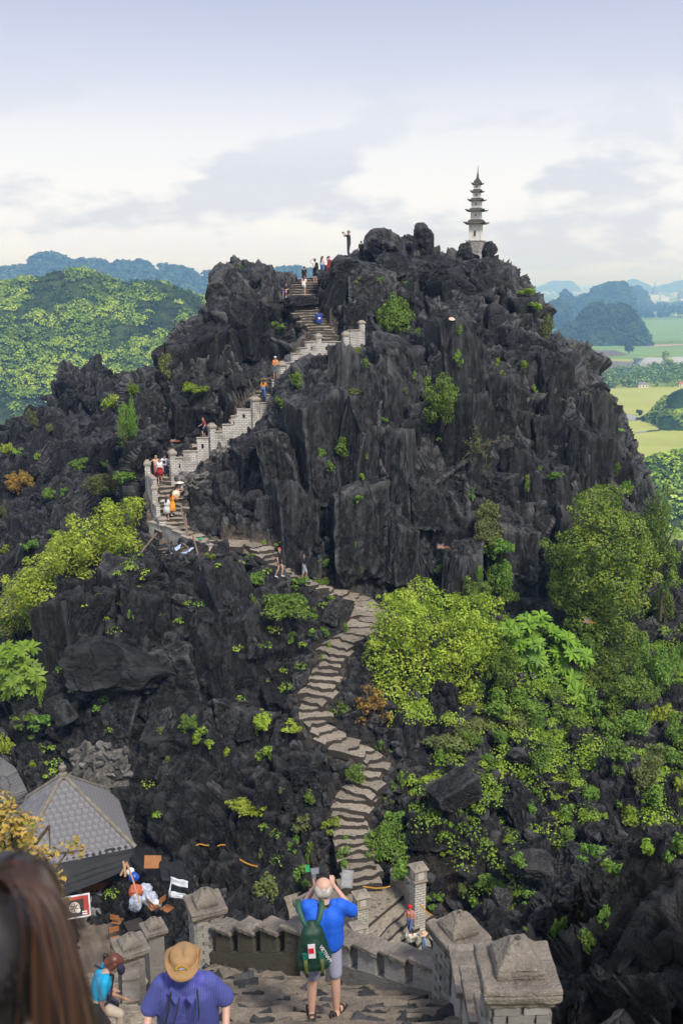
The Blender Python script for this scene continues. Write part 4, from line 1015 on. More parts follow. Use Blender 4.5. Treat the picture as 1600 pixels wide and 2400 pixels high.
# ------------------------------------------------------------------ the plain
PZ = -90.0
def field_material():
    m, t, b = newmat('paddy_fields')
    geo = N(t, 'ShaderNodeNewGeometry'); mpn = N(t, 'ShaderNodeMapping'); mpn.inputs['Scale'].default_value = (0.006, 0.0028, 0.004); mpn.inputs['Rotation'].default_value = (0, 0, 0.12)
    t.links.new(geo.outputs['Position'], mpn.inputs[0])
    vo = N(t, 'ShaderNodeTexVoronoi', distance='CHEBYCHEV'); vo.inputs['Scale'].default_value = 1.0; t.links.new(mpn.outputs[0], vo.inputs['Vector'])
    s = N(t, 'ShaderNodeSeparateColor'); t.links.new(vo.outputs['Color'], s.inputs[0])
    c = rmp(t, s.outputs[0], [(0.0, (0.13, 0.21, 0.045)), (0.35, (0.20, 0.29, 0.055)), (0.7, (0.30, 0.37, 0.07)), (1.0, (0.36, 0.38, 0.09))])
    n = noise(t, geo.outputs['Position'], 0.012, 6, 0.65); c = mixc(t, rmp(t, n, [(0.4, 0.0), (0.7, 0.6)]), c, (0.16, 0.25, 0.05))
    vd2 = N(t, 'ShaderNodeTexVoronoi', feature='DISTANCE_TO_EDGE'); t.links.new(mpn.outputs[0], vd2.inputs['Vector'])
    c = mixc(t, rmp(t, vd2.outputs['Distance'], [(0.012, 0.7), (0.025, 0.0)]), c, (0.10, 0.13, 0.04))
    sx = N(t, 'ShaderNodeSeparateXYZ'); t.links.new(geo.outputs['Position'], sx.inputs[0])
    n3 = noise(t, geo.outputs['Position'], 0.004, 5, 0.6)
    far = mth(t, 'MULTIPLY', rmp(t, mth(t, 'DIVIDE', sx.outputs['Y'], 10000.0), [(0.17, 0.0), (0.22, 1.0)]), rmp(t, n3, [(0.42, 0.0), (0.5, 1.0)]))
    c = mixc(t, far, c, (0.05, 0.085, 0.03))
    t.links.new(c, b.inputs['Base Color']); b.inputs['Roughness'].default_value = 0.95; b.inputs['Specular IOR Level'].default_value = 0.1
    return m
FIELD = field_material()
def far_box(name, x0, x1, y0, y1, z0, z1, mat, parent=None): return MB().box(x0, x1, y0, y1, z0, z1).build(name, mat, parent)
ys = np.concatenate([[-300, 60, 150], np.geomspace(250, 42000, 40)]); xs = np.concatenate([-np.geomspace(24000, 60, 18), [0], np.geomspace(60, 24000, 18)])
G = np.array([[(x, yv, PZ) for yv in ys] for x in xs])
ground = obj('ground', mesh_np('ground', G.reshape(-1, 3), grid_faces(len(xs), len(ys))[:, ::-1], [FIELD])); tag(ground, 'flat plain of green and yellow paddy fields', kind='structure')
def ground_poly(name, pts, mat, dz, label, cat=None, kind='structure'):
    V = [PXZ(u, v, PZ + dz) for u, v in pts]; o = obj(name, mesh_py(name, V, [tuple(range(len(V)))[::-1]], mat)); 
    if o.data.polygons[0].normal.z < 0: o.data.flip_normals()
    return tag(o, label, cat, kind=kind)
def water_material(name, col, rough):
    m, t, b = newmat(name); b.inputs['Base Color'].default_value = (*col, 1); b.inputs['Roughness'].default_value = rough; b.inputs['IOR'].default_value = 1.33; b.inputs['Specular IOR Level'].default_value = 0.6
    geo = N(t, 'ShaderNodeNewGeometry'); bump(t, b, noise(t, geo.outputs['Position'], 0.25, 4), 0.02, 0.3); return m
WATER = water_material('flooded_paddy_water', (0.10, 0.10, 0.09), 0.05); MUDW = water_material('muddy_water', (0.13, 0.09, 0.065), 0.35)
def ragged(pts, seed, amp=3, n=5):
    r = random.Random(seed); out = []
    for i, (u, v) in enumerate(pts):
        u2, v2 = pts[(i + 1) % len(pts)]
        for k in range(n):
            f = k / n; out.append((u + (u2 - u) * f + r.uniform(-amp, amp), v + (v2 - v) * f + r.uniform(-amp, amp) * 0.25))
    return out
ground_poly('water', ragged([(1484,840),(1610,836),(1640,872),(1470,872),(1478,858)], 1), WATER, 0.35, 'bright flooded paddy beyond the village trees')
ground_poly('water', ragged([(1381,845),(1484,848),(1476,871),(1378,872)], 2), MUDW, 0.30, 'brown muddy paddy water beside the bright flood')
ground_poly('water', ragged([(1360,822),(1440,822),(1466,832),(1365,839)], 3), MUDW, 0.30, 'upper brown strip of paddy water near the lone tree')
ground_poly('water', ragged([(1436,969),(1480,971),(1500,982),(1490,986),(1440,983)], 4, 2), WATER, 0.30, 'small pale pool in the yellow paddy')
ground_poly('water', ragged([(1485,1012),(1545,1006),(1550,1009),(1490,1015)], 5, 1.5), WATER, 0.30, 'thin line of puddles across the yellow paddy')
ROADM = plain('dirt_road', (0.40, 0.31, 0.22), 0.95, 0.15, 0.05, 0)
ground_poly('road', [(1280,802),(1440,803),(1530,808),(1610,806),(1610,809),(1530,812),(1440,808),(1280,806)], ROADM, 0.5, 'tan dirt road crossing the fields behind the pagoda hill')
YELLOWF = plain('ripening_paddy', (0.36, 0.38, 0.075), 0.95, 0.12, 0.03, 0); GREENF = plain('young_paddy', (0.16, 0.27, 0.065), 0.95, 0.15, 0.03, 0)
ground_poly('field', ragged([(1400,912),(1615,905),(1640,1000),(1640,1180),(1440,1180),(1400,1000)], 6, 2), YELLOWF, 0.12, 'yellow green ripening paddy right of the cliff')
ground_poly('field', ragged([(1500,752),(1640,745),(1640,798),(1500,800)], 7, 2), GREENF, 0.12, 'fresh green paddy behind the wooded karst')
ground_poly('field', ragged([(1300,812),(1640,812),(1640,834),(1480,836),(1440,820),(1300,818)], 8, 2), GREENF, 0.14, 'green paddy strip around the lone tree')

# ------------------------------------------------------------------ hills
def hill_material(name, lo, hi, rockc, rocky, sc=1.0, thr=0.5):
    m, t, b = newmat(name); geo = N(t, 'ShaderNodeNewGeometry'); p = geo.outputs['Position']
    n = noise(t, p, 0.045 * sc, 7, 0.68); n2 = noise(t, p, 0.012 * sc, 5, 0.6)
    c = rmp(t, n, [(0.3, lo), (0.68, hi)]); c = mixc(t, rmp(t, n2, [(thr, 0.0), (thr + 0.12, rocky)]), c, rockc)
    t.links.new(c, b.inputs['Base Color']); b.inputs['Roughness'].default_value = 0.95; b.inputs['Specular IOR Level'].default_value = 0.1
    bump(t, b, n, 1.0, 4.0 / sc); return m
HILLM = hill_material('rocky_hill', (0.02, 0.035, 0.016), (0.07, 0.10, 0.03), (0.016, 0.016, 0.02), 0.9, 1.6)
FARM = hill_material('forested_mountain', (0.010, 0.022, 0.012), (0.035, 0.065, 0.025), (0.03, 0.035, 0.03), 0.5, 0.5)
KARST = hill_material('wooded_karst', (0.012, 0.028, 0.012), (0.04, 0.08, 0.024), (0.30, 0.26, 0.22), 0.85, 2.2, 0.66)
def relief(name, cols, res, amp, scl, mat, seed, back, label, smooth=0.5):
    M = ctrl(cols, back); Gd = sheet(M, res, res, smooth); nu, nv = Gd.shape[:2]; n = normals(Gd).reshape(-1, 3); P = Gd.reshape(-1, 3)
    if n[:, 1].mean() > 0: n = -n
    d = amp * fbm(P * scl, 5, seed) + amp * 0.6 * fbm(P * scl * np.array([2.2, 2.2, 1.0]), 4, seed + 4, ridged=True)
    P = P + n * d[:, None]
    o = obj(name, mesh_np(name, P, grid_faces(nu, nv)[:, ::-1], [mat], True)); tag(o, label, 'hill' if 'hill' in name else 'mountain', kind='structure'); return o
crestL = [(-120,672),(-60,668),(0,660),(50,652),(100,642),(130,636),(190,634),(240,652),(290,670),(330,664),(380,666),(430,682),(480,706),(520,742),(570,800),(620,880)]
def hill_cols(crest, d0, d1, rows):
    out = []
    for u, vc in crest:
        c = []
        for f in rows:
            d = d0 + (d1 - d0) * f ** 0.9
            vb = 1200 - FPX * math.tan(math.asin(max(-0.99, min(0.99, 0)))) if False else None
            # height rises from the plain at d0 to the crest at d1
            top = PX(u, vc, d1); bot = PXY(u, 1200, d0 * CT); bot = np.array([(u - 800) / FPX * d0, d0 * 1.0, PZ - 2])
            c.append(tuple(bot * (1 - f) + top * f + np.array([0, 0, 0.10 * (top[2] - PZ) * math.sin(math.pi * f)])))
        out.append(c)
    return out
def relief3(name, crest, d0, d1, res, amp, scl, mat, seed, back, label):
    global ctrl
    C = np.array(hill_cols(crest, d0, d1, np.linspace(0, 1, 7)))
    M = np.concatenate([C] + [C[:, -1:] + np.array(b) for b in back], 1)
    Gd = sheet(M, res, res, 0.5); nu, nv = Gd.shape[:2]; n = normals(Gd).reshape(-1, 3); P = Gd.reshape(-1, 3)
    if n[:, 1].mean() > 0: n = -n
    fade = np.repeat(np.ones(nu)[:, None], nv, 1).reshape(-1)
    d = amp * fbm(P * scl, 5, seed) + amp * 0.5 * fbm(P * scl * np.array([2.2, 2.2, 1.2]), 4, seed + 4, ridged=True)
    P = P + n * d[:, None] * fade[:, None]
    o = obj(name, mesh_np(name, P, grid_faces(nu, nv)[:, ::-1], [mat], True)); tag(o, label, kind='structure'); return o, P, n
hillL, HP, HN = relief3('green_hill', crestL, 500, 640, 2.2, 5.0, 0.02, HILLM, 5, [(0, 40, -8), (0, 140, -60), (0, 200, -95)], 'green and black rocky hill across the valley on the left')
# its scrub: one mass of leafy clumps
def clumps_on(P, Nn, n, rad, leaf, per, mat, name, cond, rng, parent=None, label=None):
    idx = rng.integers(0, len(P), n * 3); idx = idx[cond(P[idx], Nn[idx])][:n]
    C, nn, sz = [], [], []
    for i in idx:
        r = rng.uniform(*rad); d = rng.normal(size=(per, 3)); d[:, 2] = np.abs(d[:, 2]) + 0.1; d /= np.linalg.norm(d, axis=1, keepdims=True)
        C.append(P[i] + d * r * rng.uniform(0.7, 1.05, (per, 1)) * np.array([1, 1, 0.75])); nn.append(d + rng.normal(0, 0.35, (per, 3)) + np.array([0, 0, .3])); sz.append(np.full(per, leaf) * rng.uniform(0.6, 1.4, per))
    CC = np.concatenate(C); V, F = leaf_quads(CC, np.concatenate(nn), np.concatenate(sz), rng, 0.8)
    me = mesh_np(name, V, F, [mat]); ct = np.repeat(P[idx], per, 0); R0 = (rad[0] + rad[1]) / 2; tn = 0.55 + 1.0 * fbm(ct / (R0 * 5.0), 3, 72) + 0.9 * fbm(ct / (R0 * 2.2), 2, 73)
    me.attributes.new('tint', 'FLOAT', 'FACE').data.foreach_set('value', np.clip(tn, 0, 1).astype(np.float32)); o = obj(name, me, parent); tag(o, label, kind='stuff'); return o
vis = lambda P: (P[:, 1] < 700)
bare = lambda P: fbm(P * 0.038 + 3, 3, 88)
clumps_on(HP, HN, 4200, (2.0, 5.0), 1.15, 34, LEAF['hill'], 'hillside_scrub', lambda P, n: vis(P) & (bare(P) > -0.16), rf, hillL)
clumps_on(HP, HN, 1300, (1.5, 4.0), 1.15, 28, LEAF['hilldark'], 'hillside_dark_scrub', lambda P, n: vis(P), rf, hillL)
crestM = [(-200,640),(-100,632),(0,628),(36,624),(62,629),(70,612),(95,603),(118,597),(143,598),(161,609),(186,614),(220,612),(250,614),(264,623),(275,614),(296,613),(311,622),(325,614),(343,617),(357,637),(368,637),(376,621),(400,619),(428,622),(454,633),(468,647),(480,637),(510,634),(543,636),(580,640),(625,634),(665,628),(706,629),(760,640),(820,655),(880,690)]
mount, MP, MN = relief3('mountain', crestM, 2050, 2450, 12, 14, 0.006, FARM, 15, [(0, 150, -30), (0, 500, -150)], 'long blue forested mountain range on the horizon')
clumps_on(MP, MN, 3500, (7, 13), 9.0, 12, LEAF['hilldark'], 'mountain_forest', lambda P, n: P[:, 1] < 2700, rf, mount)
def karst(name, crest, d, depth, label, amp, mat=KARST, nleaf=600, leaf=4.0, rad=(5, 9), leafmat='hilldark', res=None):
    """a free-standing hump: front and back, crest given in pixels"""
    us = [c[0] for c in crest]; ring = []
    C = np.array(hill_cols(crest, d - depth * 0.5, d, np.linspace(0, 1, 6)))
    B = C[:, ::-1].copy(); B[:, :, 1] = 2 * d * 1.0 - B[:, :, 1] + (C[:, -1:, 1] - d); 
    M = np.concatenate([C, B[:, 1:]], 1); res = res or d / 500
    Gd = sheet(M, res, res, 0.4); nu, nv = Gd.shape[:2]; n = normals(Gd).reshape(-1, 3); P = Gd.reshape(-1, 3)
    if n[:, 2].mean() < 0: n = -n
    dd = amp * fbm(P * (0.5 / amp) * 0.35, 5, 33) + 0.6 * amp * fbm(P * (0.5 / amp), 4, 34, ridged=True); P = P + n * dd[:, None]
    o = obj(name, mesh_np(name, P, grid_faces(nu, nv)[:, ::-1], [mat], True)); tag(o, label, kind='structure')
    if nleaf: clumps_on(P, n, nleaf, rad, leaf, 20, LEAF[leafmat], 'hill_scrub', lambda Q, k: (Q[:, 1] < d + depth * 0.2) & (fbm(Q * 0.03, 3, 4) > -0.22), rf, o)
    return o
karst('karst_hill', [(1314,800),(1322,770),(1338,758),(1352,750),(1368,738),(1376,722),(1400,714),(1440,714),(1470,722),(1484,740),(1494,755),(1506,772),(1514,800)], 1540, 190, 'rounded dark green karst hill standing in the paddies', 4.5, nleaf=900, leaf=3.4, rad=(4, 7))
karst('karst_hill', [(1270,752),(1278,712),(1300,702),(1318,706),(1330,722),(1334,752)], 2050, 160, 'low wooded hill half hidden by the peak edge', 6, nleaf=300, leaf=4.5)
karst('karst_hill', [(1303,745),(1312,690),(1322,678),(1332,684),(1342,700),(1360,692),(1380,686),(1395,672),(1420,663),(1450,661),(1468,664),(1476,690),(1482,740)], 2650, 260, 'blue karst massif with pale cliffs beyond the green hill', 8, nleaf=500, leaf=6)
karst('karst_hill', [(1470,705),(1478,676),(1490,668),(1504,673),(1512,705)], 3600, 250, 'small blue hill behind the town', 8, FARM, 150, 8)
for k, (cr, dd, lab) in enumerate([([(1275,668),(1290,660),(1310,658),(1335,659),(1350,668)], 9000, 'faint low ridge on the far horizon near the peak'), ([(1455,668),(1470,658),(1487,654),(1500,660),(1520,668)], 8000, 'faint cone hill on the far horizon'), ([(1560,668),(1580,659),(1620,656),(1660,668)], 8500, 'faint ridge at the far right horizon')]):
    karst('distant_hill', cr, dd, 900, lab, 12, FARM, 0)
karst('karst_hill', [(1545,1000),(1552,965),(1572,935),(1590,915),(1630,905),(1680,930),(1700,1000)], 640, 60, 'rounded leafy hill in the fields at the right edge', 1.8, nleaf=700, leaf=1.5, rad=(1.5, 3), leafmat='hill')
karst('karst_hill', [(1508,1230),(1520,1130),(1532,1090),(1545,1072),(1570,1066),(1610,1060),(1660,1090),(1720,1230)], 385, 60, 'dark rocky knoll with trees right of the cliff', 1.6, HILLM, 800, 1.2, (1.2, 2.4), 'hill')

# ------------------------------------------------------------------ village trees, houses, town
def tree_mass(name, boxes, n, rad, leaf, mat, label, per=26):
    C, nn, sz = [], [], []
    for _ in range(n):
        u0, u1, v0, v1 = random.choice(boxes); g = PXZ(random.uniform(u0, u1), random.uniform(v0, v1), PZ); r = random.uniform(*rad)
        d = rf.normal(size=(per, 3)); d /= np.linalg.norm(d, axis=1, keepdims=True)
        C.append(g + np.array([0, 0, r * 1.1]) + d * r * rf.uniform(0.7, 1.05, (per, 1))); nn.append(d + rf.normal(0, .3, (per, 3)) + np.array([0, 0, .4])); sz.append(np.full(per, leaf) * rf.uniform(.6, 1.4, per))
    V, F = leaf_quads(np.concatenate(C), np.concatenate(nn), np.concatenate(sz), rf, 0.8)
    o = obj(name, mesh_np(name, V, F, [mat])); return tag(o, label, kind='stuff')
tree_mass('village_treeline', [(1385,1600,884,908),(1420,1610,872,895),(1520,1610,866,884),(1385,1440,893,910)], 420, (2.5, 5.5), 2.2, LEAF['hill'], 'belt of village trees between the floods and yellow paddy')
tree_mass('distant_treeline', [(1490,1620,726,746),(1500,1620,715,728),(1290,1340,752,760),(1380,1480,745,752)], 380, (5, 10), 6, LEAF['hilldark'], 'dark belt of trees before the town', 18)
tree_mass('distant_treeline', [(0,50,1000,1020),(-40,70,940,1000)], 160, (2, 4.5), 1.8, LEAF['hill'], 'pale trees on the plain below the left hill')
tree_mass('distant_treeline', [(1330,1510,798,801)], 120, (3, 6), 2.6, LEAF['hill'], 'scrub along the foot of the green karst hill')
ROOFR = plain('red_tile_roof', (0.42, 0.13, 0.075), 0.8, 0.2, 0.8, 0); ROOFB = plain('blue_sheet_roof', (0.16, 0.34, 0.46), 0.5, 0.15, 0.5, 0); ROOFG = plain('grey_roof', (0.17, 0.16, 0.16), 0.8, 0.2, 0.5, 0); ROOFT = plain('tan_roof', (0.42, 0.24, 0.15), 0.8, 0.2, 0.5, 0)
WALLC = plain('house_wall_cream', (0.66, 0.60, 0.50), 0.85, 0.08, 0.5, 0); WALLW = plain('house_wall_white', (0.74, 0.74, 0.72), 0.85, 0.06, 0.5, 0); GLASSD = plain('dark_window', (0.03, 0.035, 0.045), 0.2, 0.1, 1, 0); BLUET = plain('blue_tarpaulin', (0.04, 0.16, 0.52), 0.5, 0.15, 0.5, 0)
def house(u, v, wpx, hpx, roof, wall, label, gable=True, floors=1, name='house', nwin=3):
    p = PXZ(u, v, PZ); d = to_px(p)[2]; mpp = d / FPX; w_ = wpx * mpp / 2; h = hpx * mpp; dp = w_ * 0.7
    root = empty(name, p, 0.15 * math.sin(u)); tag(root, label, 'house' if name == 'house' else 'building')
    hw = h * (0.55 if gable else 0.93)
    MB().box(-w_, w_, -dp, dp, -0.5, hw).build('wall', wall, root)
    if gable:
        ov = 1.08; V = [(-w_ * ov, -dp * ov, hw), (w_ * ov, -dp * ov, hw), (w_ * ov, dp * ov, hw), (-w_ * ov, dp * ov, hw), (-w_ * 0.7, 0, h), (w_ * 0.7, 0, h)]
        MB().add(V, [(0, 3, 2, 1), (0, 1, 5, 4), (1, 2, 5), (2, 3, 4, 5), (3, 0, 4)]).build('roof', roof, root)
    else: MB().box(-w_ * 1.03, w_ * 1.03, -dp * 1.03, dp * 1.03, hw + .01, h).build('roof', roof, root)
    for f in range(floors):
        for k in range(nwin):
            x = -w_ + (k + 0.5) * 2 * w_ / nwin; z0 = hw * (f + 0.3) / floors; z1 = hw * (f + 0.78) / floors
            MB().box(x - w_ * 0.35 / nwin, x + w_ * 0.35 / nwin, -dp - 0.06, -dp + 0.1, z0, z1).build('window', GLASSD, root)
house(1404, 884, 33, 21, ROOFR, WALLW, 'white house with red tiled roof beside the muddy water')
house(1428, 884, 13, 10, ROOFR, WALLC, 'tiny red roofed shed next to the red roofed house', nwin=1)
house(1472, 880, 34, 14, ROOFB, WALLW, 'long house with pale blue sheet roof by the flood')
house(1503, 908, 24, 13, ROOFG, WALLC, 'small grey roofed house among the village trees')
house(1457, 803, 18, 10, ROOFT, WALLC, 'tan roofed house at the foot of the green karst')
house(1442, 804, 9, 6, ROOFT, WALLC, 'little tan hut left of the tan roofed house', nwin=1)
house(1506, 804, 11, 8, ROOFT, WALLC, 'small cream house at the right foot of the karst', nwin=1)
house(1596, 905, 16, 10, ROOFR, WALLC, 'red roofed house at the right edge among trees', nwin=2)
house(1351, 816, 10, 4, BLUET, BLUET, 'blue tarpaulin shelter at the field edge, nearer the cliff', False, name='field_shelter', nwin=1)
house(1369, 815, 10, 5, BLUET, BLUET, 'blue tarpaulin shelter at the field edge, nearer the lone tree', False, name='field_shelter', nwin=1)
house(1285, 749, 22, 12, ROOFT, WALLW, 'white house with orange roof beside the low wooded hill')
house(1338, 735, 18, 7, ROOFT, WALLW, 'pale low building in front of the blue massif', False, nwin=4)
house(1366, 735, 14, 6, ROOFT, WALLC, 'cream low building in front of the blue massif', False, nwin=3)
house(1508, 706, 20, 13, WALLC, WALLW, 'leftmost of three white blocks in the far town', False, 3, 'town_building', 5)
house(1531, 704, 20, 13, WALLC, WALLW, 'middle white block below the domed church tower', False, 3, 'town_building', 5)
house(1556, 706, 19, 11, WALLC, WALLW, 'rightmost white block in the far town', False, 3, 'town_building', 5)
for u, v0, v1, lab in ((1531, 695, 659, 'distant domed church tower with thin spire above the white blocks'), (1593, 700, 672, 'distant tower with stepped top at the right edge')):
    p = PXZ(u, 703, PZ); m = to_px(p)[2] / FPX; h = (703 - v1) * m; r = 6 * m
    t0 = empty('church_tower', p); tag(t0, lab, 'tower')
    GREYT = MATS.get('grey_tower') or plain('grey_tower', (0.16, 0.17, 0.20), 0.9, 0.1, 0.01, 0)
    MB().box(-r, r, -r, r, 0, h * 0.45).build('wall', GREYT, t0)
    MB().lathe([(r * 0.95, h * 0.452), (r * 1.0, h * 0.52), (r * 0.85, h * 0.62), (r * 0.5, h * 0.70), (r * 0.15, h * 0.75)], 12).build('dome', GREYT, t0, True)
    MB().lathe([(r * 0.14, h * 0.74), (r * 0.10, h * 0.9), (r * 0.03, h)], 6).build('spire', GREYT, t0)
V, F, b0 = [], [], 0
for k in range(300):
    u, v = random.uniform(1270, 1620), random.choice((random.uniform(676, 700), random.uniform(700, 742)))
    if 1340 < u < 1490 and v > 690: continue
    p = PXZ(u, v, PZ); m = to_px(p)[2] / FPX; a, h = random.uniform(1.2, 4) * m, random.uniform(1.5, 4.5) * m
    bv, bf = box_vf(p[0] - a, p[0] + a, p[1] - a, p[1] + a, PZ, PZ + h); V += bv; F += [tuple(i + b0 for i in f) for f in bf]; b0 += 8
town = obj('town_sprawl', mesh_py('town_sprawl', V, F, WALLC)); tag(town, 'pale sprawl of a far town under the horizon', kind='stuff')

# ------------------------------------------------------------------ the air
hz_m = bpy.data.materials.new('haze'); hz_m.use_nodes = True; ht = hz_m.node_tree; ht.nodes.clear()
ho = N(ht, 'ShaderNodeOutputMaterial'); pv = N(ht, 'ShaderNodeVolumePrincipled'); pv.inputs['Color'].default_value = (0.27, 0.50, 1.0, 1); pv.inputs['Absorption Color'].default_value = (1, 1, 1, 1); pv.inputs['Density'].default_value = 0.00030
pv.inputs['Density Attribute'].default_value = ''; pv.inputs['Anisotropy'].default_value = 0.0
ht.links.new(pv.outputs[0], ho.inputs['Volume'])
hz_m.cycles.homogeneous_volume = True
haze = obj('haze', mesh_py('haze', *box_vf(-26000, 26000, -400, 44000, -96, 86), hz_m)); tag(haze, 'pale blue humid air', kind='stuff')
# ------------------------------------------------------------------ the pagoda
PAGW = brick_paint_material('pagoda_plaster', (0.62, 0.59, 0.55), (0.24, 0.215, 0.19), soot=0.15); PAGR = plain('pagoda_dark_tile', (0.075, 0.066, 0.058), 0.9, 0.35, 6, 0.5)
pg0 = PX(1113, 612, 75.5); pag = empty('pagoda', pg0, math.radians(-20)); tag(pag, 'slender five-tiered stone pagoda with spire on the summit rocks', 'pagoda')
MB().frustum(.66, .58, -.6, .55).frustum(.56, .62, .552, 1.40).frustum(.66, .66, 1.402, 1.52).build('plinth', RUBBLE_STONE, pag, bevel=0.03)
def curl_roof(half, z0, z1, inner):
    n = 9; V, F = [], []
    def ring(h, z, lift, ext):
        b = len(V)
        for side in range(4):
            for k in range(n - 1):
                t = -1 + 2 * k / (n - 1); e = abs(t) ** 4; x, y_ = t * h * (1 + ext * e), -h * (1 + ext * e); a = side * math.pi / 2
                V.append((x * math.cos(a) - y_ * math.sin(a), x * math.sin(a) + y_ * math.cos(a), z + lift * e))
        return b
    m = 4 * (n - 1); H = z1 - z0
    rs_ = [ring(inner, z0 + H * .18, 0, 0), ring(half * .93, z0, .10, .10), ring(half, z0 + H * .12, .15, .14), ring(half * .72, z0 + H * .45, .03, .04), ring(inner * 1.05, z1, 0, 0)]
    for a, b in zip(rs_[:-1], rs_[1:]):
        for k in range(m): F.append((a + k, a + (k + 1) % m, b + (k + 1) % m, b + k))
    F.append(tuple(rs_[-1] + k for k in range(m)))
    return V, F
tiers = [(.434, 1.522, 2.70, .75, 2.66, 3.03), (.35, 3.03, 3.62, .675, 3.59, 3.86), (.33, 3.86, 4.36, .56, 4.33, 4.58), (.24, 4.58, 4.98, .43, 4.95, 5.2), (.225, 5.2, 5.53, .37, 5.5, 5.76)]
for i, (s, z0, z1, rh, r0, r1) in enumerate(tiers):
    b = MB().frustum(s, s * .95, z0, z1).build('storey', PAGW, pag, bevel=0.02)
    for sx in (-1, 1):
        MB().box(sx * s - .03, sx * s + .03, -s - .028, -s + .03, z0 + .01, z1 - .06).build('corner_pilaster', PAGW, b)
    if i == 0:
        MB().box(-.15, .15, -s - .02, -s + .05, z0 + .22, z0 + .78).build('niche_frame', PAGW, b)
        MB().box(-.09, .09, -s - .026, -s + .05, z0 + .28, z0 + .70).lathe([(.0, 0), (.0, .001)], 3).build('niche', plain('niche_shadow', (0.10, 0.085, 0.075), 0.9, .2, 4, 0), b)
    else:
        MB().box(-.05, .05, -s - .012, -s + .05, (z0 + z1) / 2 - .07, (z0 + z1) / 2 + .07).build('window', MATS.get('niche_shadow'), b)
    V, F = curl_roof(rh, r0, r1, s * .98); MB().add(V, F).build('roof', PAGR, pag)
MB().frustum(.22, .20, 5.762, 5.86).frustum(.14, .08, 5.862, 6.08).build('roof_crown', PAGR, pag, bevel=.015)
MB().lathe([(.10, 6.05), (.07, 6.12), (.085, 6.18), (.055, 6.25), (.065, 6.30), (.04, 6.4), (.025, 6.6), (.008, 6.92)], 10).build('spire', PAGR, pag, True)

# ------------------------------------------------------------------ summit boulders, each its own rock
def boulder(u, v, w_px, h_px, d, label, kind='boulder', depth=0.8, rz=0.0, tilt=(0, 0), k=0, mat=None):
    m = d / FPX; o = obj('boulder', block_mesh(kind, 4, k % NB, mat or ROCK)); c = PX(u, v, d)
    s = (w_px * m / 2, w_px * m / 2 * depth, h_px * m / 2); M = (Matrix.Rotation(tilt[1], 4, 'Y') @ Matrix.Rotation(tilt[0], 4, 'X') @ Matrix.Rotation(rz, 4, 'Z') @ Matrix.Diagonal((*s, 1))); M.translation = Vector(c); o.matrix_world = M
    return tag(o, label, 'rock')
for a in [(822,636,84,70,70.5,'dark slanted boulder under the man taking photographs','boulder',1.0,.2,(0,-.35),1), (800,682,62,92,70.2,'long dark slab leaning left beside the summit crowd','slab',.7,.2,(0,.5),2),
          (872,680,112,120,70.8,'big square block with flat top below the highest boulders','slab',.8,.1,(0,.03),3), (905,578,84,70,73,'massive rounded cap rock left of centre on the skyline','boulder',.9,.4,(0,0),4),
          (988,578,70,78,73.5,'massive cap rock nearest the pagoda on the skyline','boulder',.9,1.2,(0,0),5), (935,628,100,58,71.8,'tumbled grey boulder below the skyline cap rocks','boulder',.9,.6,(.1,.1),6),
          (1050,678,130,96,71.5,'broad fractured block left below the pagoda','slab',.8,-.15,(0,-.08),7), (1150,668,92,110,72.2,'craggy block directly below the pagoda','slab',.9,.2,(0,.08),8), (1085,590,38,46,74.6,'knobbly rock hugging the pagoda foot on the left','boulder',.9,.1,(0,0),9),
          (1140,592,42,44,74.9,'knobbly rock hugging the pagoda foot on the right','boulder',.9,.9,(0,0),10), (705,705,70,26,71.2,'flat grey slab edging the upper stairs','slab',.8,.4,(0,-.12),11), (832,745,58,84,69.6,'upright dark block beside the blue bin','slab',.8,.3,(0,.05),5), (1400,905,50,36,70,'loose grey boulder on the right skyline ledge','boulder',.8,.3,(0,.2),2)]:
    boulder(*a, mat=None)
for a in [(1256,2036,98,62,40.5,'large smooth grey boulder in the rubble right of the lamp pillar','boulder',.8,.3,(.1,.12),3), (1180,2105,58,50,40,'grey boulder below the large smooth boulder','boulder',.8,.9,(0,.3),6), (1425,1952,44,28,42.8,'pale lit boulder on the far rubble slope','boulder',.8,.2,(0,.1),8),
          (1215,1775,70,48,47,'dark angular boulder at the top of the rubble slope','boulder',.8,.5,(0,.4),1), (1060,1850,110,60,44,'long dark boulder right of the winding stairs','slab',.7,.3,(.2,-.3),4), (1500,2030,110,50,39,'flat dark boulder at the right edge of the rubble','slab',.8,.2,(0,-.1),9),
          (290,1570,230,120,49.4,'huge tilted dark block on the left crag','boulder',.6,.1,(0,.16),6), (1510,2330,230,170,11.6,'big grey smooth rock at the bottom right corner','boulder',.9,.2,(0,-.3),7), (1520,2090,120,46,33,'flat grey boulder below the right rubble','boulder',.8,.1,(0,-.1),0)]:
    boulder(*a, mat=ROCK_GREY if 'grey' in a[5] or 'pale' in a[5] else None)

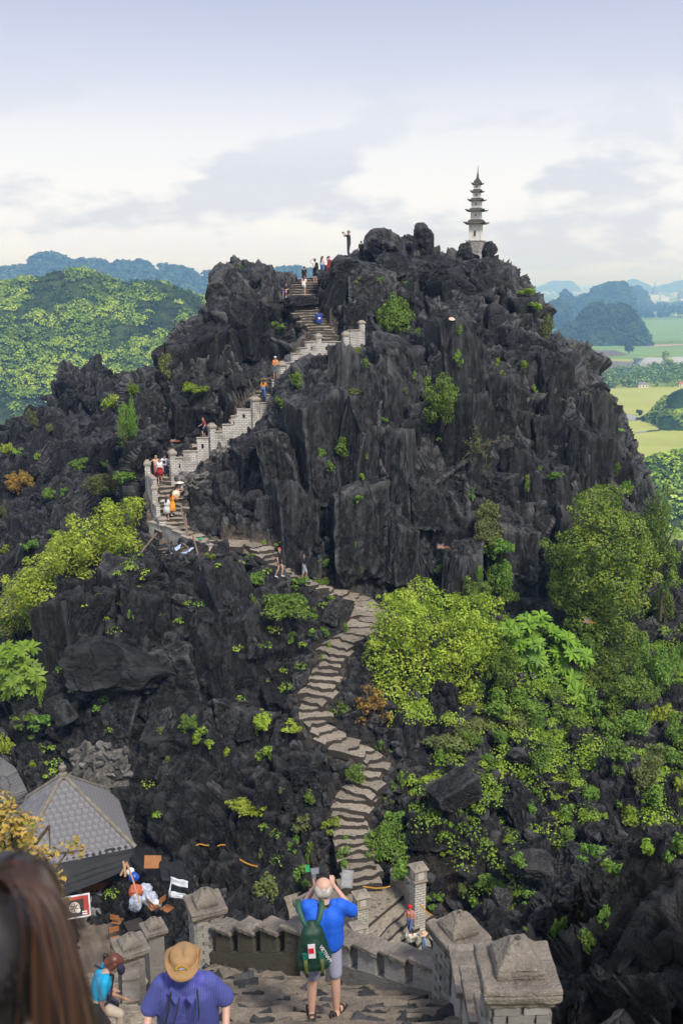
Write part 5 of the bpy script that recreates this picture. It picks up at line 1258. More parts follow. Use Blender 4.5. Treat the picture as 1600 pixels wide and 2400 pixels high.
# ------------------------------------------------------------------ valley platform, lamp pillars, steps
plat = empty('stone_platform'); tag(plat, 'paved tan landing at the foot of the winding stairs', 'platform')
PZT = PLAT_Z
pts = [PXZ(u, v, PZT) for u, v in [(655,2105),(760,2072),(850,2078),(935,2078),(952,2068),(945,2098),(862,2168),(800,2230),(690,2215)]]
V = [tuple(p) for p in pts]; nb = len(V); V += [(x, y_, z - 1.6) for x, y_, z in V]
F = [tuple(range(nb))[::-1], tuple(range(nb, 2 * nb))] + [(k, (k + 1) % nb, nb + (k + 1) % nb, nb + k) for k in range(nb)]
pf = obj('paving', mesh_py('paving', V, F, TREAD), plat)
bm = bmesh.new(); bm.from_mesh(pf.data); bmesh.ops.recalc_face_normals(bm, faces=bm.faces[:]); bm.to_mesh(pf.data); bm.free()
fs = empty('stone_stairway'); tag(fs, 'broad stone steps going down right from the landing past the red cap visitor', 'stairs')
ea, eb = np.array(pts[6]), np.array(pts[5]); ed = (eb - ea) / np.linalg.norm(eb - ea); dn_ = np.array([ed[1], -ed[0], 0])
for k in range(14):
    o = obj('step', STEPM[k % 12], fs); c = (ea + eb) / 2 + dn_ * (0.42 * k + 0.46) + np.array([0, 0, -0.17 * (k + 1)])
    wd = np.linalg.norm(eb - ea) * 0.62
    o.matrix_local = Matrix.Translation(c) @ Matrix.Rotation(math.atan2(ed[1], ed[0]), 4, 'Z') @ Matrix.Diagonal((wd, 0.62, .26, 1))
def lamp_pillar(u, vt, vb, d, label, w_=0.30):
    p = PX(u, vb, d); h = (vb - vt) * d / FPX * 1.17; root = empty('lamp_pillar', p, 0.35); tag(root, label, 'pillar')
    MB().box(-w_ * .82, w_ * .82, -w_ * .82, w_ * .82, -1.2, h * .66).build('shaft', HBRICK, root, bevel=.02)
    MB().frustum(w_ * .95, w_, h * .662, h * .70).box(-w_ * .88, w_ * .88, -w_ * .88, w_ * .88, h * .702, h * .90).build('lantern_box', CAPSTONE, root, bevel=.012)
    for a in range(4):
        q = MB().box(-w_ * .42, w_ * .42, -w_ * .9, -w_ * .86, h * .73, h * .87).build('lantern_opening', BRICKW, root); q.rotation_euler = (0, 0, a * math.pi / 2)
    MB().frustum(w_ * 1.08, w_ * 1.08, h * .902, h * .93).frustum(w_ * .95, w_ * .35, h * .932, h).build('cap', CAPSTONE, root, bevel=.012)
lamp_pillar(978, 2028, 2136, 41.5, 'white brick lamp pillar with dark lantern box beside the lower steps', .31)
lamp_pillar(845, 2092, 2192, 40, 'weathered lantern pillar at the landing corner right of the bald man', .29)
lamp_pillar(838, 2165, 2230, 38.5, 'short stone post below the lantern pillar on the landing', .27)
cw = empty('parapet_wall'); tag(cw, 'curved low stone parapet from the stairs to the lamp pillar', 'parapet')
arc = [PXZ(u, v, PZT) for u, v in [(915,2072),(930,2075),(945,2088),(956,2104),(965,2122)]]
for k, (a, b) in enumerate(zip(arc[:-1], arc[1:])):
    L = np.linalg.norm(b - a); o = MB().box(0, L + .06, -.11, .11, -.5, .62).build('wall_section', CAPSTONE, cw, bevel=.02, loc=a, rot=(0, 0, math.atan2(b[1] - a[1], b[0] - a[0])))
    MB().box(-.02, L + .08, -.16, .16, .623, .72).build('coping', CAPSTONE, o, bevel=.02)
# dry rubble footing under the middle parapet, and the grey ruin above the hut
def rubble_wall(name, label, p, L, H, th, yaw, n, seed, cat='wall'):
    root = empty(name, p, yaw); tag(root, label, cat); r = np.random.default_rng(seed)
    MB().box(0, L, -th * .35, th * .35, -.5, H * .72).build('core', RUBBLE_STONE, root)
    for k in range(n):
        o = obj('stone', block_mesh('boulder', 3, int(r.integers(0, 6)), RUBBLE_STONE), root); s = r.uniform(.12, .28, 3)
        o.matrix_local = Matrix.Translation((r.uniform(0, L), r.choice([-1, 0, 1]) * th * .36, r.uniform(-.3, H) * r.uniform(.6, 1))) @ Matrix.Rotation(r.uniform(0, 6), 4, 'Z') @ Matrix.Diagonal((*s, 1))
    return root
q = PX(180, 1835, 46.8); rubble_wall('rubble_wall', 'ruined grey rubble wall corner standing above the hut roof, front leg', q, 1.4, 1.75, .5, 1.15, 60, 4)
q2 = PX(222, 1825, 47.6); rubble_wall('rubble_wall', 'ruined grey rubble wall above the hut roof, long back leg', q2, 1.6, 1.85, .45, 0.25, 60, 5)
for (u, v, d, L, H, yaw, n, lab) in ((418,1150,62.6,1.9,1.1,.5,90,'dark rubble footing under the white parapet beside the couple'), (505,1085,64.0,1.6,1.2,.5,80,'rubble footing under the second parapet pillar')):
    rubble_wall('rubble_wall', lab, PX(u, v, d), L, H, .6, yaw, n, int(u))
gl = obj('grey_pavement', mesh_py('grey_pavement', [PX(-80,1760,48.6), PX(-10,1775,48.3), PX(38,1810,47.2), PX(68,1868,45.8), PX(10,1890,45.2), PX(-80,1890,45.2)], [(0, 1, 2, 3, 4, 5)], ROCK_GREY)); tag(gl, 'grey stone ramp at the left edge above the hut', kind='structure')
sm = gl.modifiers.new('solid', 'SOLIDIFY'); sm.thickness = .6; sm.offset = 0

# ------------------------------------------------------------------ courtyard and hut
CZ = -27.0
yard = obj('courtyard', mesh_py('courtyard', [(-24, 26, CZ), (-5.0, 30, CZ), (-4.6, 37, CZ), (-7.6, 43, CZ), (-12, 47, CZ), (-24, 47, CZ)], [(0, 1, 2, 3, 4, 5)], SOILM)); tag(yard, 'bare brown earth courtyard in front of the hut', kind='structure')
ss = yard.modifiers.new('solid', 'SOLIDIFY'); ss.thickness = 1.5; ss.offset = -1
HC = (-12.45, 40.75, CZ); HY = math.radians(21.6); HS = 2.58; EZ, AZ = 2.75, 5.45
hut = empty('hut', HC, HY); tag(hut, 'small hut with pyramidal grey tiled roof and wooden door', 'hut')
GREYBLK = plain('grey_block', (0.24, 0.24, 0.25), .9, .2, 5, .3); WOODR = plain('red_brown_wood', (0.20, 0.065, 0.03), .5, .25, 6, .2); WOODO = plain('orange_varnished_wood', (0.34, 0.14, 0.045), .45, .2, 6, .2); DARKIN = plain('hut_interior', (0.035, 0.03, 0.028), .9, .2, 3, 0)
wq = HS - .55
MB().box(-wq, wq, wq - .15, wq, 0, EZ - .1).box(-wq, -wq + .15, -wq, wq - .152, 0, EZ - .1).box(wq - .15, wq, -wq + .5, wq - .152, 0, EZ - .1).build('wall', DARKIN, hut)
MB().box(-wq - .9, wq + .5, -wq - .75, -wq - .30, -.3, .30).build('lower_plinth_step', GREYBLK, hut, bevel=.02)
for k in range(11):
    MB().box(-wq - .35 + k * .45, -wq + .08 + k * .45, -wq - .298, -wq + .3, -.2, .62 + .01 * (k % 3)).build('plinth_block', GREYBLK, hut, bevel=.015)
for k in range(6): MB().box(wq - .42, wq, -wq, -wq + .42, .63 + k * .34, .63 + k * .34 + .33).build('pillar_block', GREYBLK, hut, bevel=.012)
MB().box(-wq, -wq + .4, -wq, -wq + .4, .63, EZ - .12).build('corner_pillar', GREYBLK, hut)
dr = MB().box(wq - 1.75, wq - 1.60, -wq + .02, -wq + .12, .635, EZ - .2).box(wq - .62, wq - .45, -wq + .02, -wq + .12, .635, EZ - .2).box(wq - 1.60, wq - .62, -wq + .02, -wq + .12, EZ - .45, EZ - .2).build('door_frame', WOODR, hut)
MB().box(wq - 1.598, wq - .622, -wq + .04, -wq + .10, .64, 1.0).build('door_panel', WOODO, hut); MB().box(wq - 1.598, wq - .622, -wq + .05, -wq + .09, 1.002, EZ - .452).build('door_pane', GLASSD, hut)
ROOFTILE = plain('grey_roof_tile', (0.165, 0.16, 0.17), .75, .35, 3, .3, bdist=.01); RIDGE = plain('mossy_ridge_cement', (0.19, 0.168, 0.135), .9, .35, 4, .4)
rc = obj('roof', mesh_py('roof', [(-HS, -HS, EZ), (HS, -HS, EZ), (HS, HS, EZ), (-HS, HS, EZ), (0, 0, AZ)], [(0, 1, 4), (1, 2, 4), (2, 3, 4), (3, 0, 4), (3, 2, 1, 0)], GREYBLK), hut)
def tile_mesh():
    n = 7; V, F = [], []
    for j in (0, 1):
        for i in range(n):
            t = -1 + 2 * i / (n - 1); V.append((t * .5, j * 1.0 - .06, .22 * (1 - t * t) + (.16 if j == 0 else .02)))
    for j in (0, 1):
        for i in range(n):
            t = -1 + 2 * i / (n - 1); V.append((t * .5, j * 1.0 - .06, .22 * (1 - t * t) + (.16 if j == 0 else .02) - .12))
    for i in range(n - 1): F.append((i, i + 1, n + i + 1, n + i)); F.append((2 * n + i, 3 * n + i, 3 * n + i + 1, 2 * n + i + 1)); F.append((i, 2 * n + i, 2 * n + i + 1, i + 1))
    F.append((0, n, 3 * n, 2 * n)); F.append((n - 1, 3 * n - 1, 4 * n - 1, 2 * n - 1))
    return mesh_py('roof_tile', V, F, ROOFTILE, False)
TILE = tile_mesh(); slope = math.atan2(AZ - EZ, HS); SL = math.hypot(AZ - EZ, HS); nrow = 14; th_ = SL / nrow; tw_ = 0.27; ntile = 0; rest = []
for f in (0, 1, 3):
    RF = Matrix.Rotation(f * math.pi / 2, 4, 'Z')
    for r in range(nrow):
        half = HS * (1 - (r + .45) / nrow); cols = int(2 * half / tw_)
        for c_ in range(cols):
            x = (c_ - (cols - 1) / 2) * (2 * half / max(cols, 1))
            M = RF @ Matrix.Translation((x, -HS, EZ)) @ Matrix.Rotation(slope, 4, 'X') @ Matrix.Translation((0, r * th_, .02)) @ Matrix.Diagonal((2 * half / max(cols, 1) * .98, th_ * 1.1, .16, 1))
            if ntile < 300 and f != 3:
                o = bpy.data.objects.new('roof_tile', TILE); COL.objects.link(o); o.parent = rc; o.matrix_local = M; ntile += 1
            else: rest.append(M)
if rest:
    tv = np.array([v.co[:] for v in TILE.vertices]); tf = [tuple(p.vertices) for p in TILE.polygons]; V, F = [], []
    for M in rest:
        b = len(V); A_ = np.array(M); V += (tv @ A_[:3, :3].T + A_[:3, 3]).tolist(); F += [tuple(i + b for i in f) for f in tf]
    o = obj('roof_tiles_rest', mesh_py('roof_tiles_rest', V, F, ROOFTILE), rc); tag(o, kind='stuff')
for sx, sy in ((-1, -1), (1, -1), (1, 1), (-1, 1)):
    MB().tube([(sx * (HS + .05), sy * (HS + .05), EZ + .06), (sx * HS / 2, sy * HS / 2, (EZ + AZ) / 2 + .06), (0, 0, AZ + .06)], [.10, .10, .10], 8).build('hip_ridge', RIDGE, hut, True)
MB().lathe([(.22, AZ - .05), (.20, AZ + .12), (.10, AZ + .2), (.17, AZ + .32), (.17, AZ + .45), (.09, AZ + .52), (.08, AZ + .62), (.0, AZ + .66)], 14).build('finial', RIDGE, hut, True)
# black awnings
TARP = plain('black_tarpaulin', (0.012, 0.0125, 0.014), .75, .3, 2, .3)
def cloth(name, corners, label, sag, wr, mat, seed, n=22, cat='tarpaulin', th=.012):
    a, b, c, d = [np.array(p, float) for p in corners]; V = []
    for i in range(n):
        for j in range(n):
            s, t = i / (n - 1), j / (n - 1); p = (a * (1 - s) + b * s) * (1 - t) + (d * (1 - s) + c * s) * t
            V.append(p + np.array([0, 0, -sag * 16 * s * (1 - s) * t * (1 - t) * .5]))
    V = np.array(V); fold = np.array([[i / (n - 1), j / (n - 1), 0] for i in range(n) for j in range(n)])
    V[:, 2] += wr * fbm(fold * np.array([2.0, 11.0, 1]) + seed, 3, seed, ridged=True); V[:, 1] -= wr * .6 * fbm(fold * np.array([2.5, 9.0, 1]) + seed + 5, 3, seed + 1)
    o = obj(name, mesh_np(name, V, grid_faces(n, n), [mat], True)); so = o.modifiers.new('solid', 'SOLIDIFY'); so.thickness = th; return tag(o, label, cat)
hp = lambda x, y_, z: tuple((Matrix.Translation(HC) @ Matrix.Rotation(HY, 4, 'Z') @ Vector((x, y_, z)))[:])
cloth('tarpaulin', [hp(-3.4, -HS + .1, EZ + .15), hp(HS + .1, -HS + .05, EZ + .1), hp(HS - .2, -HS - .75, EZ - .45), hp(-3.4, -HS - 1.3, EZ - 1.5)], 'long black tarpaulin draped under the front eave of the hut', .25, .10, TARP, 3)
cloth('tarpaulin', [hp(HS - .3, -HS - .5, EZ - .3), hp(HS + .1, -HS + .3, EZ - .05), PX(402, 2045, 39.5), PX(432, 2110, 37.5)], 'black tarpaulin stretched from the hut corner toward the near pillar', .45, .10, TARP, 5)
cloth('tarpaulin', [PX(372, 2020, 40.5), PX(425, 2018, 40), PX(436, 2060, 39), PX(380, 2062, 39.2)], 'black sheet hung up to a peak beside the rock', .3, .12, TARP, 7, 12)
cloth('tarpaulin', [hp(HS + .15, -HS - .35, .9), hp(HS + .5, -HS - .2, .9), hp(HS + .7, -HS - .7, -.0), hp(HS + .3, -HS - .9, -.0)], 'narrow black flap hanging down to the chairs', .1, .08, TARP, 9, 10)
STRIPE = plain('blue_white_sack', (0.42, 0.46, 0.56), .6, .5, 9, .3); WHITEP = plain('white_plastic', (0.72, 0.75, 0.80), .5, .12, 5, .2); REDP = plain('red_cloth', (0.48, 0.05, 0.035), .7, .2, 6, .2); BLUEP = plain('blue_plastic', (0.02, 0.07, 0.42), .35, .15, 5, 0); ORANGEC = plain('orange_bag', (0.52, 0.12, 0.06), .6, .2, 6, .2)
for (u0, v0, u1, v1, d, w_, lab) in ((400,2056,440,2066,38.4,.09,'white blue plastic strip along the top of the black sheet'), (402,2060,396,2092,38.2,.07,'white plastic strip down the edge of the black sheet'), (398,2090,436,2096,37.6,.06,'white plastic strip along the bottom of the black sheet')):
    a, b = PX(u0, v0, d), PX(u1, v1, d - .3); cloth('plastic_strip', [a, b, b + np.array([0, -.05, -w_ * 3]), a + np.array([0, -.05, -w_ * 3])], lab, .08, .05, WHITEP, int(u0), 8, 'plastic')
def sack(u, v, rw, rh, d, mat, label, k=0, name='sack'):
    m = d / FPX; V, F = BASES['i', 4]; r = np.random.default_rng(k); dn = 0.30 * fbm(V * 1.6 + k, 3, k) + .16 * fbm(V * 4.0 + k, 3, k + 3, ridged=True)
    o = obj(name, mesh_np(name, V * (1 + dn)[:, None] * np.array([rw * m, rw * m * .8, rh * m]), F, [mat], True), None, PX(u, v, d)); return tag(o, label, 'bag')
for k, a in enumerate([(314,2055,11,11,40,BLUEP,'shiny blue plastic bag by the hut corner'), (318,2088,16,15,40,ORANGEC,'orange cloth bundle under the black tarpaulin'), (342,2085,14,15,40.2,STRIPE,'upper blue and white striped sack beside the hut'), (350,2105,18,16,39.6,STRIPE,'middle blue and white striped sack beside the hut'), (318,2118,15,20,39.4,STRIPE,'lower striped sack against the hut pillar'), (368,2122,11,14,39.4,WHITEP,'pale plastic bundle behind the low parapet pillar'), (306,2043,9,10,40.2,WHITEP,'white bundle tucked under the awning')]): sack(*a, k=k)
BAMB = plain('bamboo', (0.42, 0.24, 0.12), .6, .25, 4, .2)
for (p0, p1, r, lab) in ((PX(297,2020,39.2), PX(327,2115,38.5), .035, 'long bamboo pole propping the black tarpaulin'), (PX(283,2052,39), PX(298,2022,39.1), .045, 'short bamboo stick tied left at the awning corner'), (PX(294,2055,38.9), PX(289,2018,39.1), .045, 'short bamboo stick tied upright at the awning corner')):
    tag(MB().tube([p0, (p0 + p1) / 2 + .02, p1], r, 8).build('bamboo_pole', BAMB, None, True), lab, 'pole')
wb = obj('wooden_board', mesh_py('wooden_board', *box_vf(-.36, .36, -.25, .25, -.02, .02), WOODO), None, PX(358,2020,40.3), (1.0, .3, .5)); tag(wb, 'orange wooden tabletop leaning above the black tarpaulin', 'board')
def chair(u, v, d, rz, label):
    root = empty('folding_chair', PX(u, v, d), rz); tag(root, label, 'chair', 'wooden folding chairs by the hut')
    for k in range(4): MB().box(-.2, .2, -.2 + k * .105, -.115 + k * .105, .42, .44).build('seat_slat', WOODO, root)
    for k in range(2): MB().box(-.2, .2, .21, .23, .62 + k * .13, .72 + k * .13).build('back_slat', WOODO, root)
    BM = MATS.get('black_metal') or plain('black_metal', (.02, .02, .02), .4, .1, 3, 0)
    for sx in (-1, 1):
        MB().tube([(sx * .21, -.22, 0), (sx * .21, .22, .86)], .012, 6).build('leg', BM, root); MB().tube([(sx * .2, .22, 0), (sx * .2, -.2, .43)], .012, 6).build('leg', BM, root)
chair(277, 2180, 40.6, 2.9, 'orange slatted folding chair in front of the hut door'); chair(362, 2148, 39.2, 2.2, 'orange slatted folding chair beside the striped sacks'); chair(393, 2152, 38.4, 1.0, 'orange slatted folding chair half hidden by the near pillar')
chair(272, 2225, 38.6, .4, 'dark folding chair standing on the earth courtyard')
tb = empty('folding_table', PX(318, 2205, 39), .5); tag(tb, 'dark slatted folding table in front of the sacks', 'table')
DKW = plain('dark_stained_wood', (.035, .028, .024), .6, .2, 5, .1)
for k in range(7): MB().box(-.35, .35, -.35 + k * .1, -.26 + k * .1, .70, .725).build('top_slat', DKW, tb)
for sx in (-1, 1):
    MB().tube([(sx * .3, -.3, 0), (sx * .3, .3, .7)], .013, 6).build('leg', MATS['black_metal'], tb); MB().tube([(sx * .28, .3, 0), (sx * .28, -.3, .7)], .013, 6).build('leg', MATS['black_metal'], tb)
# poster
CREAMP = plain('cream_print', (.55, .47, .40), .6, .3, 14, 0)
po = empty('poster_board', PX(178, 2152, 41.2), .25); po.rotation_euler = (-.35, 0, .3); tag(po, 'red and white poster board showing iced cups beside the hut doorway', 'poster')
MB().box(-.62, .62, -.02, .02, 0, .92).build('board', WHITEP, po); MB().box(-.56, .56, -.026, -.0205, .05, .86).build('print', DKW, po); MB().box(.36, .56, -.0275, -.0262, .05, .86).build('print_band', REDP, po); MB().box(-.56, .358, -.0275, -.0262, .74, .86).build('print_band', REDP, po)
for k, (x, z, r) in enumerate(((-.02, .44, .22), (.12, .30, .10))):
    a = obj('cup_print', mesh_py('cup_print', [(x + r * math.cos(t * .524), -.029 - .001 * k, z + r * math.sin(t * .524)) for t in range(12)], [tuple(range(12))], CREAMP if k < 1 else WALLC), po)
for j in range(6):
    t = j * 1.05; MB().box(-.018, .018, -.034, -.0325, .02, .17).build('cup_print_stripe', DKW, po, loc=(-.02, 0, .44)).rotation_euler = (0, t, 0)
for j in range(2): MB().box(.28, .48, -.0285, -.0265, .10 + j * .09, .15 + j * .09).build('text_line', WHITEP, po)
# ------------------------------------------------------------------ small props on the hill
def bin_(u, v, d, h, col, label, rz=.2):
    root = empty('litter_bin', PX(u, v, d), rz); tag(root, label, 'bin'); mt = plain('bin_' + label.split()[0], col, .45, .1, 4, 0)
    MB().frustum(h * .28, h * .36, 0, h * .86, h * .26, h * .32).build('body', mt, root, bevel=.02); MB().frustum(h * .39, h * .37, h * .862, h * .97, h * .35, h * .33).build('lid', mt, root, bevel=.02)
    MB().box(-h * .12, h * .12, -h * .34, -h * .30, h * .42, h * .60).build('sticker', WHITEP, root)
bq = bare_hit(747, 757); bin_(747, 757, to_px(bq)[2] - .3, .66, (.02, .05, .26), 'blue wheeled litter bin at the side of the upper stairs')
bin_(741, 2070, 41.6, .62, (.20, .21, .23), 'grey plastic litter bin at the foot of the winding stairs')
sg = empty('information_sign', PX(811, 2081, 41.3), 0.1); sg.rotation_euler = (-.25, .12, .05); tag(sg, 'grey information board leaning at the foot of the stairs', 'sign')
SGM = plain('sign_grey', (.27, .28, .30), .6, .1, 4, 0); MB().box(-.25, .25, -.015, .015, 0, .74).build('board', SGM, sg, bevel=.01)
LT = plain('sign_lettering', (.66, .67, .68), .7, .05, 4, 0)
for k, (w0, w1, z, hh) in enumerate([(-.09, .09, .69, .018), (-.17, .17, .655, .012)] + [(-.2, .2 - .05 * (k % 3), .61 - k * .026, .007) for k in range(8)] + [(-.1, .1, .375, .016)] + [(-.2, .2 - .06 * (k % 2), .33 - k * .028, .007) for k in range(10)]):
    MB().box(w0, w1, -.0175, -.0152, z, z + hh).build('text_line', LT, sg)
# bamboo scaffold poles and the pole pile by the white parapet
OLDB = plain('old_bamboo', (.19, .13, .09), .8, .3, 4, .2)
for (a, b, lab) in (((424,1188,60.2),(446,1290,56.8),'dark scaffold pole leaning on the white parapet'), ((434,1205,60.0),(442,1280,57.2),'pale scaffold pole beside the dark one'), ((451,1252,56.6),(471,1336,53.2),'long bare pole standing out over the crag'), ((430,1274,56.4),(520,1368,52.4),'long pole sloping down right over the crag'), ((367,1250,57.5),(330,1296,55.2),'thin pole leaning at the left corner of the parapet')):
    tag(MB().tube([PX(*a), (PX(*a) + PX(*b)) / 2 + .03, PX(*b)], .05, 7).build('scaffold_pole', OLDB, None, True), lab, 'pole')
for k in range(14):
    u0, v0 = 372 + 6 * (k % 5) + 3 * k, 1288 + (k * 7) % 22; a, b = PX(u0, v0, 55.6), PX(u0 + 70 + 9 * (k % 4), v0 - 6 + (k * 5) % 13 - (k % 3) * 8, 56.4)
    tag(MB().tube([a, b], .04, 6).build('bamboo_pole', OLDB, None, True), 'old bamboo pole lying in the heap below the white parapet', 'pole', 'bamboo poles in the heap below the parapet')
BLS = plain('blue_white_sheet', (.42, .52, .74), .6, .3, 6, .3)
cloth('plastic_sheet', [PX(398,1292,55.2), PX(425,1276,55.6), PX(420,1290,55.1), PX(402,1300,54.9)], 'crumpled pale blue plastic sheet on the bamboo heap', .1, .12, BLS, 21, 9, 'sheet')
cloth('plastic_sheet', [PX(420,1296,55.0), PX(455,1284,55.3), PX(440,1296,54.9), PX(428,1302,54.8)], 'pale blue sheet trailing toward the scaffold poles', .1, .12, BLS, 22, 9, 'sheet')
gb = sack(470, 1263, 5, 2.6, 56.4, plain('green_plastic', (.01, .30, .12), .5, .1, 4, 0), 'bright green plastic bundle on the parapet wall', 31, 'plastic_bundle')
ROPE = plain('orange_hose', (.50, .24, .02), .5, .1, 3, 0)
for pts_, lab in (([(460,1982),(468,1978),(480,1981),(490,1982)], 'short orange hose on the dark rock, left piece'), ([(510,1983),(520,1980),(528,1981)], 'short orange hose on the dark rock, middle piece'), ([(562,2014),(575,2022),(590,2028),(604,2031)], 'orange hose curving down toward the yellow bush'), ([(850,2078),(880,2082),(900,2081),(914,2077)], 'orange hose lying along the bottom stair'), ([(984,2120),(994,2132),(1010,2146)], 'orange hose running down from the lamp pillar')):
    PP = []
    for (u, v) in pts_:
        h_ = bare_hit(u, v); PP.append((h_ if h_ is not None else PX(u, v, 41)) * .965)
    tag(MB().tube(PP, .03, 6).build('garden_hose', ROPE, None, True), lab, 'hose')
# ------------------------------------------------------------------ plants on the rock
bpy.context.view_layer.update()
DG = bpy.context.evaluated_depsgraph_get()
haze.hide_viewport = True
bpy.context.view_layer.update(); DG = bpy.context.evaluated_depsgraph_get()
def hit(u, v, skip=0.0):
    d = Vector(PX(u, v, 1.0)).normalized()
    ok, p, n, i, o, m = SC.ray_cast(DG, d * skip, d)
    return (np.array(p), np.array(n)) if ok else (None, None)
HITS = {}
NOM = {0: 0.42, 1: 0.85, 2: 1.6}
PM = {}
def plant_mesh(col, cls, var):
    key = (col, cls, var)
    if key in PM: return PM[key]
    rng = np.random.default_rng(hash(('plant', cls, var)) % 1000 + 7 * var + 31 * cls + len(col)); R = NOM[cls]
    lob = crown_lobes(R, R * 0.8, R * 0.8, (5, 8, 15)[cls], rng, (0.26, 0.5))
    lob = [((x, y, max(z, -0.5 * R)), r) for (x, y, z), r in lob]
    leaf = (0.10, 0.12, 0.135)[cls]; n = int((3.4, 4.4, 5.0)[cls] * 3.14 * R * R / (0.5 * leaf * leaf))
    PM[key] = leaf_mesh('foliage', lob, n, leaf, LEAF[col], rng, 0.45, 0.3); return PM[key]
SH = """648,768,16,14,green;453,910,32,14,fresh;694,891,18,22,green;656,944,16,14,green;820,917,32,15,dull;859,848,14,16,green;843,822,14,10,fresh;755,1055,20,20,green;801,1051,25,25,green;775,1090,18,16,green;861,1069,8,9,green;845,1118,9,9,fresh;830,1174,17,15,green;832,1273,6,9,green;621,1271,9,7,fresh;656,1273,13,6,fresh;585,1305,11,8,green;495,1302,16,9,fresh;602,1361,25,20,green;751,1357,24,17,green;702,1369,22,15,green;759,1315,15,12,green
930,736,44,52,green;838,657,8,7,fresh;893,657,8,9,green;1232,686,26,12,fresh;1247,717,24,10,fresh;1281,770,17,32,dull;981,778,8,10,green;1077,770,10,14,green;1021,766,8,9,green;1041,944,46,55,green;1077,842,13,22,green;1163,849,11,16,fresh;1224,856,12,13,fresh;1177,874,7,6,fresh;1253,914,7,12,fresh;1264,1096,8,8,green;1295,1116,26,11,green;1240,1135,14,22,green;1441,1094,13,26,dark;1464,1145,18,22,green;970,880,9,13,green;950,915,8,10,dull;900,985,9,7,green
845,1336,8,12,dull;1034,1334,18,12,green;978,1351,5,6,fresh;657,1426,60,38,green;730,1437,20,17,green;688,1495,22,16,green;760,1480,14,12,green;808,1476,6,18,green;772,1510,9,9,fresh;755,1539,6,8,green;795,1663,24,22,dark;611,1682,38,26,lime;600,1720,11,20,lime;682,1702,30,13,lime;621,1767,24,22,fresh;887,1751,10,18,green;915,1761,9,7,green;833,1820,24,32,green;933,1832,17,28,green;896,1876,9,8,green;919,1878,7,7,green;726,1866,18,20,green;659,1851,9,8,dull;581,1889,50,20,lime;925,1908,28,14,green;913,1965,58,52,green;868,1989,18,17,green;780,1939,22,18,fresh;810,1960,8,7,green;707,1931,26,20,dull;806,2006,22,20,green;692,1985,16,25,green;724,1992,14,34,green;611,2000,9,14,dull;707,2054,26,22,green;630,2073,48,52,dull;936,2038,35,17,green
1023,1779,22,28,green;1056,1775,11,12,dull;1141,1788,28,24,green;1047,1735,48,28,dull;1101,1735,28,25,green;1168,1717,22,30,green;1257,1700,20,36,green;1284,1726,30,19,fresh;1431,1712,42,30,green;1380,1739,13,20,dark;1266,1784,28,33,green;1369,1773,12,8,fresh;1337,1824,25,26,green;1387,1851,28,34,green;1442,1811,15,22,green;1511,1806,36,46,dull;1520,1860,40,30,green;1257,1858,17,14,green;1295,1869,15,8,fresh;1246,1891,18,19,green;1337,1904,28,22,green;1337,1949,32,26,green;1476,1918,34,23,fresh;1451,1882,13,10,fresh;1420,1911,11,7,fresh;1103,1891,14,11,fresh;1074,1909,9,14,green;1148,1982,8,8,dull;1219,2012,24,18,green;1048,1998,17,8,fresh;1382,2007,30,26,green;1445,2030,36,23,green;1516,1982,25,22,fresh;1583,1990,30,40,green;1150,2072,40,20,green;1085,2087,18,22,dull;1107,2110,18,19,green;1239,2105,26,13,green;1020,2114,25,18,green;1308,2168,25,33,green;1366,2203,32,38,green;1362,2132,9,13,green;1420,2154,17,28,green;1587,1837,18,24,lime;1226,2177,9,8,green
1103,1157,12,14,green;1149,1188,38,32,dull;1142,1242,42,45,dull;1172,1284,36,28,green;1119,1330,15,40,green;1172,1353,34,58,green;1119,1395,45,40,green;1184,1402,30,30,green;1536,1253,44,100,dark;1585,1196,32,40,dark;1547,1425,40,56,dark;1230,1643,60,34,green;1478,1613,58,46,green;1497,1560,44,40,green;1547,1666,34,38,lime;1582,1712,26,40,green;1429,1660,34,24,green;1283,1745,26,14,green;1099,1700,50,26,dull;1517,1770,38,36,dull;1364,1520,40,50,dark;1511,1500,20,46,green;1590,1560,30,50,green;1150,1480,40,42,green;1185,1555,40,50,green;1130,1600,38,40,green;1165,1655,45,34,green;1330,1685,45,34,green;1400,1585,50,40,dark;1445,1545,48,40,dark;1385,1650,40,32,green;1220,1695,40,24,dull;1485,1700,45,34,green;1545,1585,40,60,green;1452,1765,40,28,green;1565,1775,36,38,green;1080,1410,34,26,fresh;1290,1610,36,28,green
96,1697,28,19,green;11,1747,22,30,lime;77,1789,12,9,fresh;237,1647,22,16,green;57,1693,25,17,green;50,1130,38,32,orange;115,1161,18,18,green;149,1153,13,9,green;249,1134,60,32,dull;73,1280,22,18,green;119,1249,22,10,green;165,1226,25,18,dull;8,1196,18,25,dull;11,1284,16,13,fresh;444,1697,25,24,green;475,1728,28,20,fresh;532,1762,14,13,lime;373,1712,12,13,dull;390,1781,9,12,green;306,1441,8,11,green;595,1406,8,15,green;264,940,22,22,lime;300,985,24,58,green;311,903,18,25,green;14,1049,20,24,lime;39,1056,15,10,fresh;86,1071,13,11,fresh;79,985,15,25,dull;186,1089,30,15,green;246,1085,11,10,green;232,1135,40,24,dull;296,1110,38,20,green;386,842,22,38,dull;393,878,11,16,dull;118,1000,14,12,dull;99,1597,22,50,fresh;40,1470,42,44,dull"""
PL = []
for part_ in SH.replace('\n', ';').split(';'):
    u, v, rw, rh, c = part_.split(','); PL.append((float(u), float(v), float(rw), float(rh), c))
